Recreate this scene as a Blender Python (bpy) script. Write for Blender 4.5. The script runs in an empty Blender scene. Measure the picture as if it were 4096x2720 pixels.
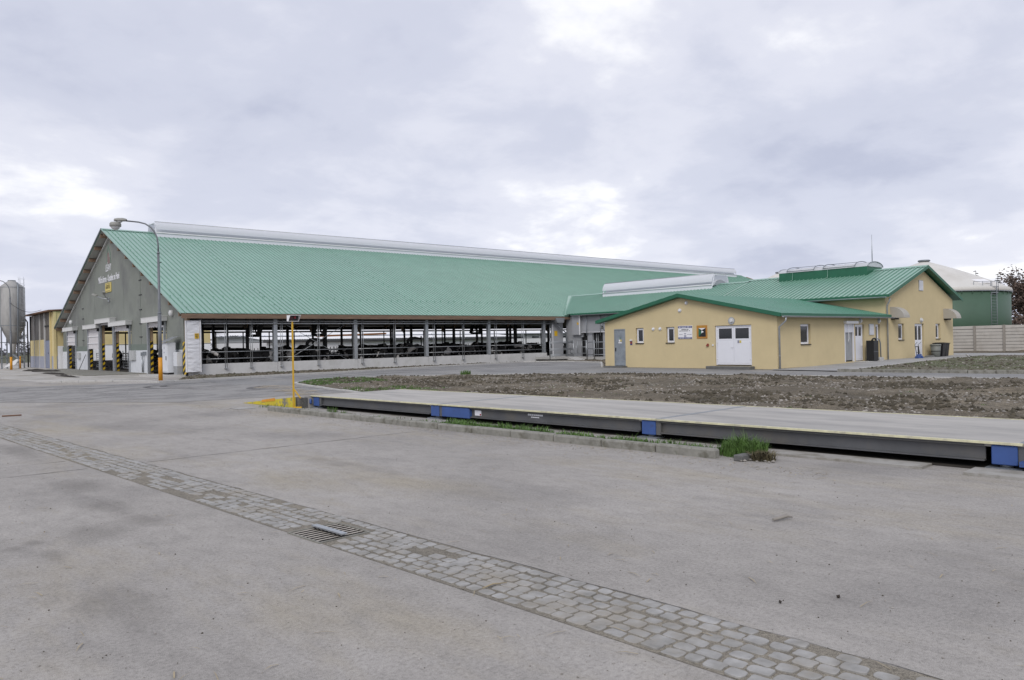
import bpy, bmesh, math, random
from mathutils import Vector, Matrix, noise
from mathutils.geometry import delaunay_2d_cdt
R = math.radians
random.seed(7)
SC = bpy.context.scene
COL = SC.collection
# ------------------------------------------------------------------ camera
# world axes: x runs along the long side of the barn, y across it towards the barn
TH, PITCH, ROLL, EYE = 0.857131, 0.0025889, 0.0202737, 1.7
ST, CT = math.sin(TH), math.cos(TH)
cam_d = bpy.data.cameras.new('camera'); cam = bpy.data.objects.new('camera', cam_d); COL.objects.link(cam)
cam_d.sensor_width = 36; cam_d.lens = 36*773.07/1024; cam_d.clip_start = 0.05; cam_d.clip_end = 6000
_f0 = Vector((CT, ST, 0)); _r0 = Vector((ST, -CT, 0)); _z = Vector((0, 0, 1))
_fw = _f0*math.cos(PITCH)+_z*math.sin(PITCH); _up = _z*math.cos(PITCH)-_f0*math.sin(PITCH)
_cx = _r0*math.cos(ROLL)-_up*math.sin(ROLL); _cy = _r0*math.sin(ROLL)+_up*math.cos(ROLL)
_m = Matrix((_cx, _cy, -_fw)).transposed().to_4x4(); _m.translation = (0, 0, EYE)
cam.matrix_world = _m
SC.camera = cam
# ------------------------------------------------------------------ sky, sun, exposure
SUN_EL, SUN_AZ = R(40), R(218)     # azimuth of the direction towards the sun, from +x anticlockwise
W = bpy.data.worlds.new('World'); SC.world = W; W.use_nodes = True
nt = W.node_tree; nt.nodes.clear()
def N(t, kind, **kw):
    n = t.nodes.new(kind)
    for k, v in kw.items():
        if k == 'inp':
            for a, b in v.items(): n.inputs[a].default_value = b
        else: setattr(n, k, v)
    return n
def L(t, a, ao, b, bi): t.links.new(a.outputs[ao], b.inputs[bi])
def ramp(t, pts, interp='LINEAR'):
    n = t.nodes.new('ShaderNodeValToRGB'); cr = n.color_ramp; cr.interpolation = interp
    while len(cr.elements) < len(pts): cr.elements.new(0.5)
    for e, (p, c) in zip(cr.elements, pts):
        e.position = p; e.color = (c, c, c, 1) if isinstance(c, (int, float)) else (*c, 1)
    return n
bg = N(nt, 'ShaderNodeBackground', inp={'Strength': 0.1}); wo = N(nt, 'ShaderNodeOutputWorld'); L(nt, bg, 0, wo, 0)
sky = N(nt, 'ShaderNodeTexSky', sky_type='NISHITA', sun_disc=False)
sky.sun_elevation = SUN_EL; sky.sun_rotation = R(90)-SUN_AZ; sky.air_density = 1.2; sky.dust_density = 2.0
tc = N(nt, 'ShaderNodeTexCoord'); sp = N(nt, 'ShaderNodeSeparateXYZ'); L(nt, tc, 'Generated', sp, 0)
mx = N(nt, 'ShaderNodeMath', operation='MAXIMUM', inp={1: 0.0}); L(nt, sp, 'Z', mx, 0)
ad = N(nt, 'ShaderNodeMath', operation='ADD', inp={1: 0.24}); L(nt, mx, 0, ad, 0)
dx = N(nt, 'ShaderNodeMath', operation='DIVIDE'); L(nt, sp, 'X', dx, 0); L(nt, ad, 0, dx, 1)
dy = N(nt, 'ShaderNodeMath', operation='DIVIDE'); L(nt, sp, 'Y', dy, 0); L(nt, ad, 0, dy, 1)
cb = N(nt, 'ShaderNodeCombineXYZ', inp={2: 3.7}); L(nt, dx, 0, cb, 0); L(nt, dy, 0, cb, 1)
def skynoise(scale, detail, rough, off, dist=0.0):
    mp = N(nt, 'ShaderNodeMapping'); mp.inputs['Location'].default_value = off; L(nt, cb, 0, mp, 0)
    n = N(nt, 'ShaderNodeTexNoise', inp={'Scale': scale, 'Detail': detail, 'Roughness': rough, 'Distortion': dist}); L(nt, mp, 0, n, 'Vector')
    return n
n1 = skynoise(1.05, 7, 0.52, (-13.402, -7.05, 0), 0.25)
n2 = skynoise(2.9, 6, 0.55, (0.598, 11.262, 4), 0.2)
mxn = N(nt, 'ShaderNodeMix', data_type='FLOAT', inp={0: 0.36}); L(nt, n1, 'Fac', mxn, 2); L(nt, n2, 'Fac', mxn, 3)
crm = ramp(nt, [(0.35, (5.5, 5.8, 7.2)), (0.46, (6.8, 7.05, 8.3)), (0.55, (8.0, 8.15, 9.2)), (0.635, (10.8, 10.8, 11.1))], 'EASE')
L(nt, mxn, 0, crm, 0)
# brighter towards the horizon, as thin overcast is
hz = ramp(nt, [(0.0, 1.10), (0.25, 1.0), (1.0, 1.0)]); L(nt, mx, 0, hz, 0)
ml = N(nt, 'ShaderNodeMix', data_type='RGBA', blend_type='MULTIPLY', inp={0: 1.0}); L(nt, crm, 0, ml, 6); L(nt, hz, 0, ml, 7)
ms = N(nt, 'ShaderNodeMix', data_type='RGBA', inp={0: 0.93}); L(nt, sky, 0, ms, 6); L(nt, ml, 2, ms, 7)
L(nt, ms, 2, bg, 0)
sun_d = bpy.data.lights.new('sun', 'SUN'); sun_d.energy = 1.5; sun_d.angle = R(25); sun_d.color = (1.0, 0.96, 0.90)
sun = bpy.data.objects.new('sun', sun_d); COL.objects.link(sun)
_sd = Vector((math.cos(SUN_EL)*math.cos(SUN_AZ), math.cos(SUN_EL)*math.sin(SUN_AZ), math.sin(SUN_EL)))
sun.rotation_euler = _sd.to_track_quat('Z', 'Y').to_euler(); sun.location = (0, 0, 60)
vs = SC.view_settings; vs.view_transform = 'Standard'; vs.look = 'None'; vs.gamma = 1; vs.exposure = 0.0; vs.use_curve_mapping = False
# ------------------------------------------------------------------ helpers
def tag(o, label=None, cat=None, group=None, kind=None):
    if label: o['label'] = label
    if cat: o['category'] = cat
    if group: o['group'] = group
    if kind: o['kind'] = kind
    return o
def wm(o):
    m = o.matrix_basis.copy()
    return wm(o.parent) @ m if o.parent else m
def thing(name, label, cat, loc=(0, 0, 0), rz=0.0, group=None):
    o = bpy.data.objects.new(name, None); COL.objects.link(o); o.location = loc; o.rotation_euler = (0, 0, rz)
    o.empty_display_size = 0.3
    return tag(o, label, cat, group)
def newobj(name, me, parent=None):
    o = bpy.data.objects.new(name, me); COL.objects.link(o)
    if parent: o.parent = parent
    return o
def copy_tree(o, loc=None, rz=None, label=None, parent=None):
    c = o.copy(); COL.objects.link(c)
    if parent: c.parent = parent
    if loc is not None: c.location = loc
    if rz is not None: c.rotation_euler = (0, 0, rz)
    if label: c['label'] = label
    for ch in list(o.children): copy_tree(ch, parent=c)
    return c
class MB:
    def __init__(s): s.v = []; s.f = []; s.sm = []; s.mi = []; s.cur = 0
    def add(s, vs, fs, smooth=False):
        b = len(s.v); s.v += [tuple(p) for p in vs]
        for f in fs: s.f.append(tuple(b+i for i in f)); s.sm.append(smooth); s.mi.append(s.cur)
        return s
    def box(s, x0, x1, y0, y1, z0, z1, m=None):
        vs = [Vector(p) for p in ((x0, y0, z0), (x1, y0, z0), (x1, y1, z0), (x0, y1, z0), (x0, y0, z1), (x1, y0, z1), (x1, y1, z1), (x0, y1, z1))]
        if m is not None: vs = [m @ p for p in vs]
        return s.add(vs, [(3, 2, 1, 0), (4, 5, 6, 7), (0, 1, 5, 4), (1, 2, 6, 5), (2, 3, 7, 6), (3, 0, 4, 7)])
    def quad(s, a, b, c, d): return s.add([a, b, c, d], [(0, 1, 2, 3)])
    def poly(s, pts): return s.add(pts, [tuple(range(len(pts)))])
    def prism(s, pts, off):
        off = Vector(off); n = len(pts); p0 = [Vector(p) for p in pts]; p1 = [p+off for p in p0]
        fs = [tuple(range(n-1, -1, -1)), tuple(range(n, 2*n))]+[(i, (i+1) % n, n+(i+1) % n, n+i) for i in range(n)]
        return s.add(p0+p1, fs)
    def tube(s, path, r, n=8, cap=True):
        P = [Vector(p) for p in path]; rs = r if isinstance(r, (list, tuple)) else [r]*len(P)
        vs = []; prev = None
        for i, p in enumerate(P):
            d = (P[min(i+1, len(P)-1)]-P[max(i-1, 0)]).normalized()
            if prev is None:
                a = Vector((0, 0, 1)) if abs(d.z) < 0.9 else Vector((1, 0, 0))
                u = d.cross(a).normalized()
            else:
                u = (prev-d*prev.dot(d)).normalized()
            w = d.cross(u); prev = u
            for k in range(n):
                t = 2*math.pi*k/n; vs.append(p+(u*math.cos(t)+w*math.sin(t))*rs[i])
        fs = [(i*n+k, i*n+(k+1) % n, (i+1)*n+(k+1) % n, (i+1)*n+k) for i in range(len(P)-1) for k in range(n)]
        s.add(vs, fs, True)
        if cap:
            b = len(s.v)-len(vs)
            s.f.append(tuple(b+k for k in range(n-1, -1, -1))); s.sm.append(False); s.mi.append(s.cur)
            s.f.append(tuple(b+(len(P)-1)*n+k for k in range(n))); s.sm.append(False); s.mi.append(s.cur)
        return s
    def bar(s, a, b, w, h=None, up=(0, 0, 1)):
        a = Vector(a); b = Vector(b); h = h or w; d = (b-a).normalized(); up = Vector(up)
        if abs(d.dot(up)) > 0.95: up = Vector((1, 0, 0))
        u = d.cross(up).normalized()*w/2; v = u.cross(d).normalized()*h/2
        vs = [a-u-v, a+u-v, a+u+v, a-u+v, b-u-v, b+u-v, b+u+v, b-u+v]
        return s.add(vs, [(0, 1, 2, 3), (7, 6, 5, 4), (0, 4, 5, 1), (1, 5, 6, 2), (2, 6, 7, 3), (3, 7, 4, 0)])
    def lathe(s, prof, c, n=24, cap=True):
        vs = [(c[0]+r*math.cos(2*math.pi*k/n), c[1]+r*math.sin(2*math.pi*k/n), c[2]+z) for r, z in prof for k in range(n)]
        fs = [(i*n+k, i*n+(k+1) % n, (i+1)*n+(k+1) % n, (i+1)*n+k) for i in range(len(prof)-1) for k in range(n)]
        s.add(vs, fs, True)
        if cap:
            b = len(s.v)-len(vs)
            for f in (tuple(b+k for k in range(n-1, -1, -1)), tuple(b+(len(prof)-1)*n+k for k in range(n))):
                s.f.append(f); s.sm.append(False); s.mi.append(s.cur)
        return s
    def disc(s, c, r, ax, t, n=16, r2=None):
        a = Vector(ax).normalized(); c = Vector(c)
        return s.tube([c, c+a*t], [r, r2 or r], n)
    def mesh(s, name, mats, inv=None):
        me = bpy.data.meshes.new(name)
        vs = [inv @ Vector(p) for p in s.v] if inv is not None else s.v
        me.from_pydata(vs, [], s.f)
        if not isinstance(mats, (list, tuple)): mats = [mats]
        for m in mats: me.materials.append(m)
        me.polygons.foreach_set('use_smooth', s.sm); me.polygons.foreach_set('material_index', s.mi)
        me.update()
        return me
    def build(s, name, mats, parent=None, label=None, cat=None, group=None, kind=None, bevel=0, loc=None):
        inv = wm(parent).inverted() if parent else None
        if loc is not None and not parent: inv = Matrix.Translation(-Vector(loc))
        me = s.mesh(name, mats, inv)
        if bevel:
            bm = bmesh.new(); bm.from_mesh(me)
            bmesh.ops.bevel(bm, geom=list(bm.edges), offset=bevel, segments=1, affect='EDGES', profile=0.5)
            bm.to_mesh(me); bm.free()
        o = newobj(name, me, parent)
        if loc is not None and not parent: o.location = loc
        return tag(o, label, cat, group, kind)
def struct(o): o['kind'] = 'structure'; return o
# ------------------------------------------------------------------ materials
MATS = {}
def mat(name, col, rough=0.7, metal=0.0, var=0.12, scale=3.0, detail=5, bump=0.0, bscale=40, spec=0.5, world=False, dirt=None, dscale=1.2, dpos=(0.5, 0.7), stretch=None):
    m = bpy.data.materials.new(name); m.use_nodes = True; t = m.node_tree
    b = t.nodes['Principled BSDF']; b.inputs['Roughness'].default_value = rough; b.inputs['Metallic'].default_value = metal
    b.inputs['Specular IOR Level'].default_value = spec
    if world: g = N(t, 'ShaderNodeNewGeometry'); out = 'Position'
    else: g = N(t, 'ShaderNodeTexCoord'); out = 'Object'
    src = (g, out)
    if stretch:
        mp = N(t, 'ShaderNodeMapping'); mp.inputs['Scale'].default_value = stretch; L(t, g, out, mp, 0); src = (mp, 0)
    n = N(t, 'ShaderNodeTexNoise', inp={'Scale': scale, 'Detail': detail, 'Roughness': 0.6}); L(t, src[0], src[1], n, 'Vector')
    lo = tuple(c*(1-var) for c in col); hi = tuple(min(1, c*(1+var)) for c in col)
    r = ramp(t, [(0.3, lo), (0.7, hi)]); L(t, n, 'Fac', r, 0); last = (r, 0)
    if dirt:
        n2 = N(t, 'ShaderNodeTexNoise', inp={'Scale': dscale, 'Detail': 6, 'Roughness': 0.65}); L(t, src[0], src[1], n2, 'Vector')
        r2 = ramp(t, [(dpos[0], 0.0), (dpos[1], 1.0)]); L(t, n2, 'Fac', r2, 0)
        mm = N(t, 'ShaderNodeMix', data_type='RGBA'); L(t, r2, 0, mm, 0); L(t, r, 0, mm, 6); mm.inputs[7].default_value = (*dirt, 1); last = (mm, 2)
    L(t, last[0], last[1], b, 'Base Color')
    if bump:
        nb = N(t, 'ShaderNodeTexNoise', inp={'Scale': bscale, 'Detail': 4}); L(t, g, out, nb, 'Vector')
        bp = N(t, 'ShaderNodeBump', inp={'Strength': bump, 'Distance': 0.02}); L(t, nb, 'Fac', bp, 'Height'); L(t, bp, 0, b, 'Normal')
    MATS[name] = m
    return m
M_roof = mat('green_coated_steel', (0.185, 0.345, 0.272), 0.30, 0, 0.07, 0.6, 4, spec=1.0, world=True)
M_roof_lo = mat('deep_green_coated_steel', (0.075, 0.235, 0.16), 0.35, 0, 0.06, 0.6, 4, spec=0.6, world=True)
M_trim = mat('dark_green_trim', (0.018, 0.125, 0.068), 0.45, 0, 0.08, 2)
M_soffit = mat('grey_soffit_board', (0.38, 0.38, 0.36), 0.8, 0, 0.08, 2)
M_wood = mat('brown_stained_timber', (0.185, 0.125, 0.085), 0.75, 0, 0.3, 4, stretch=(0.3, 4, 4))
M_glulam = mat('laminated_timber', (0.30, 0.22, 0.14), 0.75, 0, 0.2, 4)
M_gable = mat('sage_grey_cladding', (0.205, 0.220, 0.195), 0.75, 0, 0.10, 0.5, 6, world=True, dirt=(0.15, 0.155, 0.15), dscale=0.35)
M_gable2 = mat('sage_grey_plinth', (0.15, 0.18, 0.155), 0.75, 0, 0.10, 0.8)
M_whitepanel = mat('white_wall_panel', (0.62, 0.64, 0.67), 0.55, 0, 0.04, 2, dirt=(0.45, 0.44, 0.42), dscale=1.5, dpos=(0.6, 0.85))
M_white = mat('white_paint', (0.78, 0.78, 0.80), 0.45, 0, 0.03, 3)
M_pvc = mat('white_plastic_frame', (0.74, 0.75, 0.80), 0.35, 0, 0.02, 3)
M_curtain = mat('white_roll_curtain', (0.62, 0.60, 0.61), 0.6, 0, 0.05, 3, dirt=(0.36, 0.31, 0.25), dscale=2.5, dpos=(0.62, 0.8))
M_fabric = mat('white_tarpaulin', (0.66, 0.67, 0.70), 0.55, 0, 0.03, 3)
M_conc = mat('precast_concrete', (0.56, 0.56, 0.555), 0.85, 0, 0.06, 2.5, 6, bump=0.1, bscale=60, world=True, dirt=(0.46, 0.46, 0.44), dscale=0.8)
M_kerb = mat('kerb_concrete', (0.235, 0.23, 0.205), 0.9, 0, 0.2, 6, 6, bump=0.3, bscale=60, world=True, dirt=(0.12, 0.115, 0.09), dscale=4.5, dpos=(0.48, 0.68))
M_kerbl = mat('pale_kerb_concrete', (0.44, 0.435, 0.42), 0.9, 0, 0.1, 6, 6, world=True)
M_galv = mat('galvanised_steel', (0.40, 0.42, 0.44), 0.42, 0.65, 0.12, 8)
M_galvd = mat('dull_galvanised_tube', (0.22, 0.24, 0.26), 0.5, 0.4, 0.15, 8)
M_alu = mat('grey_roller_box', (0.42, 0.43, 0.43), 0.5, 0.0, 0.08, 3)
M_linkg = mat('cool_grey_panel', (0.33, 0.34, 0.36), 0.6, 0, 0.06, 1)
M_alul = mat('light_roller_box', (0.62, 0.62, 0.61), 0.5, 0.0, 0.05, 3)
M_dark = mat('dark_steel_and_shade', (0.018, 0.018, 0.019), 0.6, 0, 0.2, 4)
M_black = mat('black_plastic', (0.012, 0.012, 0.014), 0.45, 0, 0.2, 4)
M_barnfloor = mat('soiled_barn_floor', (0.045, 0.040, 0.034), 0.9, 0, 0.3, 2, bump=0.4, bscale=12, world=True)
M_yellow = mat('cream_yellow_render', (0.585, 0.485, 0.288), 0.9, 0, 0.05, 0.9, 7, bump=0.12, bscale=180, world=True)
M_yellowo = mat('faded_yellow_render', (0.60, 0.50, 0.26), 0.9, 0, 0.08, 0.8, 6, world=True)
M_plinth = mat('grey_plinth', (0.30, 0.31, 0.32), 0.85, 0, 0.1, 3, world=True)
M_block = mat('concrete_block', (0.13, 0.13, 0.125), 0.9, 0, 0.2, 8, 6, bump=0.4)
M_glass = mat('dark_window_glass', (0.018, 0.02, 0.024), 0.06, 0, 0.3, 1.5, spec=0.6)
M_doorg = mat('galvanised_door_sheet', (0.27, 0.30, 0.33), 0.45, 0.25, 0.22, 2.5, 8)
M_orange = mat('orange_paint', (0.62, 0.27, 0.010), 0.5, 0, 0.1, 4)
M_yel = mat('yellow_enamel', (0.58, 0.35, 0.02), 0.5, 0, 0.08, 4)
M_yelsign = mat('yellow_sign', (0.68, 0.42, 0.02), 0.5, 0, 0.04, 4)
M_pyel = mat('pale_yellow_sign', (0.62, 0.50, 0.13), 0.5, 0, 0.04, 4)
M_yramp = mat('flaking_yellow_paint', (0.55, 0.45, 0.03), 0.75, 0, 0.15, 5, 6, dirt=(0.20, 0.19, 0.15), dscale=3.5, dpos=(0.52, 0.60))
M_ypale = mat('pale_yellow_edge_paint', (0.62, 0.595, 0.40), 0.6, 0, 0.15, 6, dirt=(0.40, 0.38, 0.30), dscale=5, dpos=(0.5, 0.7))
M_blue = mat('blue_enamel', (0.042, 0.092, 0.28), 0.5, 0, 0.12, 3, dirt=(0.05, 0.06, 0.10), dscale=7, dpos=(0.58, 0.75))
M_beam = mat('grey_painted_steel', (0.092, 0.095, 0.102), 0.55, 0, 0.15, 2, 6, dirt=(0.13, 0.12, 0.105), dscale=1.5, dpos=(0.5, 0.8))
M_slab = mat('dusty_foundation_slab', (0.33, 0.32, 0.30), 0.95, 0, 0.12, 4, 6, bump=0.3, bscale=60, world=True, dirt=(0.20, 0.185, 0.155), dscale=2.2, dpos=(0.45, 0.65))
M_deck = mat('weighbridge_concrete', (0.40, 0.385, 0.362), 0.9, 0, 0.13, 2.2, 8, bump=0.25, bscale=90, dirt=(0.29, 0.283, 0.272), dscale=0.9, dpos=(0.5, 0.68), stretch=(1.6, 0.3, 1))
M_pole = mat('grey_lamp_post', (0.15, 0.16, 0.175), 0.5, 0.2, 0.1, 4)
M_lamphead = mat('grey_lamp_housing', (0.30, 0.30, 0.28), 0.6, 0, 0.1, 8)
M_lens = mat('milky_lamp_lens', (0.60, 0.61, 0.62), 0.3, 0, 0.05, 8)
M_red = mat('red_lens', (0.28, 0.01, 0.02), 0.25, 0, 0.1, 8)
M_redp = mat('red_brown_paint', (0.25, 0.045, 0.03), 0.5, 0, 0.1, 8)
M_letter = mat('white_lettering', (0.70, 0.71, 0.74), 0.6, 0, 0.02, 4)
M_ink = mat('dark_print', (0.03, 0.03, 0.03), 0.6, 0, 0.05, 4)
M_inkb = mat('navy_print', (0.035, 0.045, 0.19), 0.5, 0, 0.05, 4)
M_inkbr = mat('faded_brown_print', (0.11, 0.09, 0.03), 0.6, 0, 0.05, 4)
M_inkg = mat('grey_print', (0.25, 0.25, 0.32), 0.5, 0, 0.05, 4)
M_green = mat('green_print', (0.02, 0.13, 0.07), 0.5, 0, 0.05, 4)
M_fgreen = mat('faint_green_emblem', (0.155, 0.215, 0.175), 0.7, 0, 0.05, 4)
M_fred = mat('faint_red_emblem', (0.235, 0.165, 0.16), 0.7, 0, 0.05, 4)
M_tank = mat('green_tank_cladding', (0.062, 0.118, 0.078), 0.55, 0, 0.08, 0.5, world=True)
M_memb = mat('pale_membrane', (0.60, 0.585, 0.55), 0.7, 0, 0.05, 0.4, world=True, dirt=(0.52, 0.50, 0.46), dscale=0.3)
M_fence = mat('precast_fence_panel', (0.50, 0.475, 0.44), 0.9, 0, 0.08, 1.5, 6, world=True, dirt=(0.36, 0.33, 0.29), dscale=0.9, dpos=(0.5, 0.75))
M_fpost = mat('precast_fence_post', (0.30, 0.275, 0.245), 0.9, 0, 0.12, 3, world=True)
M_silo = mat('weathered_silo_shell', (0.36, 0.355, 0.345), 0.6, 0.1, 0.18, 1.2, 7, dirt=(0.22, 0.215, 0.21), dscale=0.9, dpos=(0.48, 0.7), stretch=(1.5, 1.5, 0.35))
M_oldglass = mat('grimy_glass_brick', (0.12, 0.108, 0.095), 0.6, 0, 0.15, 1, 6, world=True, dirt=(0.17, 0.15, 0.13), dscale=0.6)
M_paleblue = mat('pale_blue_grey_base', (0.33, 0.345, 0.41), 0.8, 0, 0.06, 1, world=True)
M_bluedoor = mat('blue_grey_steel_door', (0.21, 0.235, 0.32), 0.6, 0, 0.12, 2)
M_shedwhite = mat('pale_shed_wall', (0.78, 0.79, 0.81), 0.7, 0, 0.04, 0.6, world=True)
M_shedgrey = mat('grey_shed_wall', (0.40, 0.42, 0.43), 0.7, 0, 0.08, 0.6, world=True)
M_asb = mat('corrugated_fibre_cement', (0.78, 0.78, 0.79), 0.65, 0, 0.06, 1.5, world=True)
M_rust = mat('rusty_brown_steel', (0.16, 0.085, 0.05), 0.8, 0, 0.3, 4)
M_trunk = mat('bark', (0.065, 0.05, 0.04), 0.95, 0, 0.3, 4)
M_pine = mat('dark_spruce_needles', (0.014, 0.022, 0.016), 0.9, 0, 0.4, 6)
M_brownleaf = mat('brown_autumn_leaves', (0.115, 0.083, 0.066), 0.9, 0, 0.45, 3)
M_twig = mat('bare_grey_twigs', (0.13, 0.125, 0.14), 0.95, 0, 0.3, 4)
M_stone = mat('field_stone', (0.29, 0.27, 0.245), 0.95, 0, 0.45, 1.7, 3, world=True)
M_clod = mat('dry_soil_clod', (0.075, 0.065, 0.046), 1.0, 0, 0.35, 2.0, 4, world=True)
M_grass = mat('grass_blades', (0.075, 0.145, 0.028), 0.75, 0, 0.4, 5, 3, world=True)
M_weed = mat('dull_weeds', (0.085, 0.11, 0.035), 0.8, 0, 0.4, 5, 3, world=True)
M_straw = mat('straw', (0.36, 0.30, 0.20), 0.9, 0, 0.25, 4)
M_manure_shade = mat('manure_and_shade', (0.03, 0.024, 0.018), 0.95, 0, 0.4, 3, bump=0.6, bscale=10, world=True)
M_poly = bpy.data.materials.new('translucent_polycarbonate'); M_poly.use_nodes = True
_b = M_poly.node_tree.nodes['Principled BSDF']; _b.inputs['Base Color'].default_value = (0.78, 0.79, 0.83, 1); _b.inputs['Roughness'].default_value = 0.28
_t = M_poly.node_tree; _tr = N(_t, 'ShaderNodeBsdfTranslucent'); _tr.inputs[0].default_value = (0.75, 0.77, 0.8, 1)
_mx = N(_t, 'ShaderNodeMixShader', inp={0: 0.35}); L(_t, _b, 0, _mx, 1); L(_t, _tr, 0, _mx, 2); L(_t, _mx, 0, _t.nodes['Material Output'], 0)
# black and yellow hazard stripes (flat print)
def stripes():
    m = bpy.data.materials.new('hazard_stripes'); m.use_nodes = True; t = m.node_tree; b = t.nodes['Principled BSDF']
    g = N(t, 'ShaderNodeNewGeometry'); s = N(t, 'ShaderNodeSeparateXYZ'); L(t, g, 'Position', s, 0)
    a = N(t, 'ShaderNodeMath', operation='MULTIPLY_ADD', inp={1: 0.62}); L(t, s, 'Y', a, 0); L(t, s, 'Z', a, 2)
    a1 = N(t, 'ShaderNodeMath', operation='MULTIPLY_ADD', inp={1: -0.62}); L(t, s, 'X', a1, 0); L(t, a, 0, a1, 2)
    d = N(t, 'ShaderNodeMath', operation='DIVIDE', inp={1: 0.40}); L(t, a1, 0, d, 0)
    f = N(t, 'ShaderNodeMath', operation='FRACT'); L(t, d, 0, f, 0)
    c = ramp(t, [(0.0, (0.012, 0.012, 0.013)), (0.52, (0.60, 0.40, 0.01))], 'CONSTANT'); L(t, f, 0, c, 0)
    n = N(t, 'ShaderNodeTexNoise', inp={'Scale': 5, 'Detail': 5}); r = ramp(t, [(0.3, 0.75), (0.6, 1.0)]); L(t, n, 'Fac', r, 0)
    mm = N(t, 'ShaderNodeMix', data_type='RGBA', blend_type='MULTIPLY', inp={0: 1.0}); L(t, c, 0, mm, 6); L(t, r, 0, mm, 7)
    L(t, mm, 2, b, 'Base Color'); b.inputs['Roughness'].default_value = 0.55
    return m
M_haz = stripes()
# ground materials
def ground_mat(name, base, fine, dust, dustpos, stain, spots=True, rough=0.92, streak=None, agg=220):
    m = bpy.data.materials.new(name); m.use_nodes = True; t = m.node_tree; b = t.nodes['Principled BSDF']; b.inputs['Roughness'].default_value = rough
    b.inputs['Specular IOR Level'].default_value = 0.3
    g = N(t, 'ShaderNodeNewGeometry')
    def nz(scale, detail, rg=0.6, st=None, rot=0.0):
        n = N(t, 'ShaderNodeTexNoise', inp={'Scale': scale, 'Detail': detail, 'Roughness': rg})
        if st:
            mp = N(t, 'ShaderNodeMapping'); mp.inputs['Scale'].default_value = st; mp.inputs['Rotation'].default_value = (0, 0, rot); L(t, g, 'Position', mp, 0); L(t, mp, 0, n, 'Vector')
        else: L(t, g, 'Position', n, 'Vector')
        return n
    def mix(fac, a, col=None, blend='MIX', bn=None):
        mm = N(t, 'ShaderNodeMix', data_type='RGBA', blend_type=blend)
        if isinstance(fac, float): mm.inputs[0].default_value = fac
        else: L(t, fac, 0, mm, 0)
        L(t, a[0], a[1], mm, 6)
        if bn: L(t, bn[0], bn[1], mm, 7)
        else: mm.inputs[7].default_value = (*col, 1)
        return (mm, 2)
    n0 = nz(0.30, 8, 0.66); r0 = ramp(t, [(0.32, tuple(c*0.84 for c in base)), (0.68, tuple(c*1.12 for c in base))]); L(t, n0, 'Fac', r0, 0); cur = (r0, 0)
    # dust and straw litter drifting along the traffic direction
    n1 = nz(0.5, 8, 0.68, (0.9, 0.32, 1), R(3.5)); r1 = ramp(t, [(dustpos-0.03, 0.0), (dustpos+0.15, 0.85)]); L(t, n1, 'Fac', r1, 0); cur = mix(r1, cur, dust)
    n2 = nz(0.9, 7, 0.6, (1.0, 0.22, 1), R(-14)); r2 = ramp(t, [(0.56, 0.0), (0.72, 0.55)]); L(t, n2, 'Fac', r2, 0); cur = mix(r2, cur, stain)
    n2b = nz(0.35, 3, 0.4, (1.3, 1.0, 1), 0.4); r2b = ramp(t, [(0.52, 0.0), (0.68, 0.45)]); L(t, n2b, 'Fac', r2b, 0); cur = mix(r2b, cur, stain)
    # aggregate
    n3 = nz(agg, 3, 0.7); r3 = ramp(t, [(0.30, 1-fine*1.6), (0.5, 1.0), (0.72, 1+fine)]); L(t, n3, 'Fac', r3, 0); cur = mix(1.0, cur, None, 'MULTIPLY', (r3, 0))
    n3b = nz(agg*0.16, 4, 0.75); r3b = ramp(t, [(0.28, 1-fine), (0.5, 1.0), (0.75, 1+fine*0.5)]); L(t, n3b, 'Fac', r3b, 0); cur = mix(1.0, cur, None, 'MULTIPLY', (r3b, 0))
    n4 = nz(7.0, 6, 0.7, (1.0, 0.45, 1), R(3.5)); r4 = ramp(t, [(0.30, 1-fine*0.45), (0.5, 1.0), (0.72, 1+fine*0.30)]); L(t, n4, 'Fac', r4, 0); cur = mix(1.0, cur, None, 'MULTIPLY', (r4, 0))
    if spots:
        v = N(t, 'ShaderNodeTexVoronoi', inp={'Scale': 9.0, 'Randomness': 1.0}); L(t, g, 'Position', v, 'Vector')
        rv = ramp(t, [(0.03, 0.8), (0.09, 0.0)]); L(t, v, 'Distance', rv, 0)
        nv = nz(3.1, 2); rn = ramp(t, [(0.5, 0.0), (0.62, 1.0)]); L(t, nv, 'Fac', rn, 0)
        mv = N(t, 'ShaderNodeMath', operation='MULTIPLY'); L(t, rv, 0, mv, 0); L(t, rn, 0, mv, 1)
        cur = mix(mv, cur, tuple(c*0.35 for c in base))
        v2 = N(t, 'ShaderNodeTexVoronoi', inp={'Scale': 26.0, 'Randomness': 1.0}); L(t, g, 'Position', v2, 'Vector')
        rv2 = ramp(t, [(0.06, 0.6), (0.16, 0.0)]); L(t, v2, 'Distance', rv2, 0)
        nv2 = nz(1.3, 3); rn2 = ramp(t, [(0.45, 0.0), (0.65, 1.0)]); L(t, nv2, 'Fac', rn2, 0)
        mv2 = N(t, 'ShaderNodeMath', operation='MULTIPLY'); L(t, rv2, 0, mv2, 0); L(t, rn2, 0, mv2, 1)
        cur = mix(mv2, cur, tuple(min(1, c*1.6) for c in base))
    L(t, cur[0], cur[1], b, 'Base Color')
    bp = N(t, 'ShaderNodeBump', inp={'Strength': 0.35, 'Distance': 0.006}); L(t, n3, 'Fac', bp, 'Height'); L(t, bp, 0, b, 'Normal')
    return m
G_yard = ground_mat('dusty_yard_concrete', (0.352, 0.333, 0.311), 0.32, (0.335, 0.300, 0.235), 0.53, (0.205, 0.196, 0.188))
G_road = ground_mat('grey_asphalt', (0.245, 0.244, 0.242), 0.22, (0.30, 0.29, 0.275), 0.52, (0.15, 0.15, 0.155), spots=False)
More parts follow.
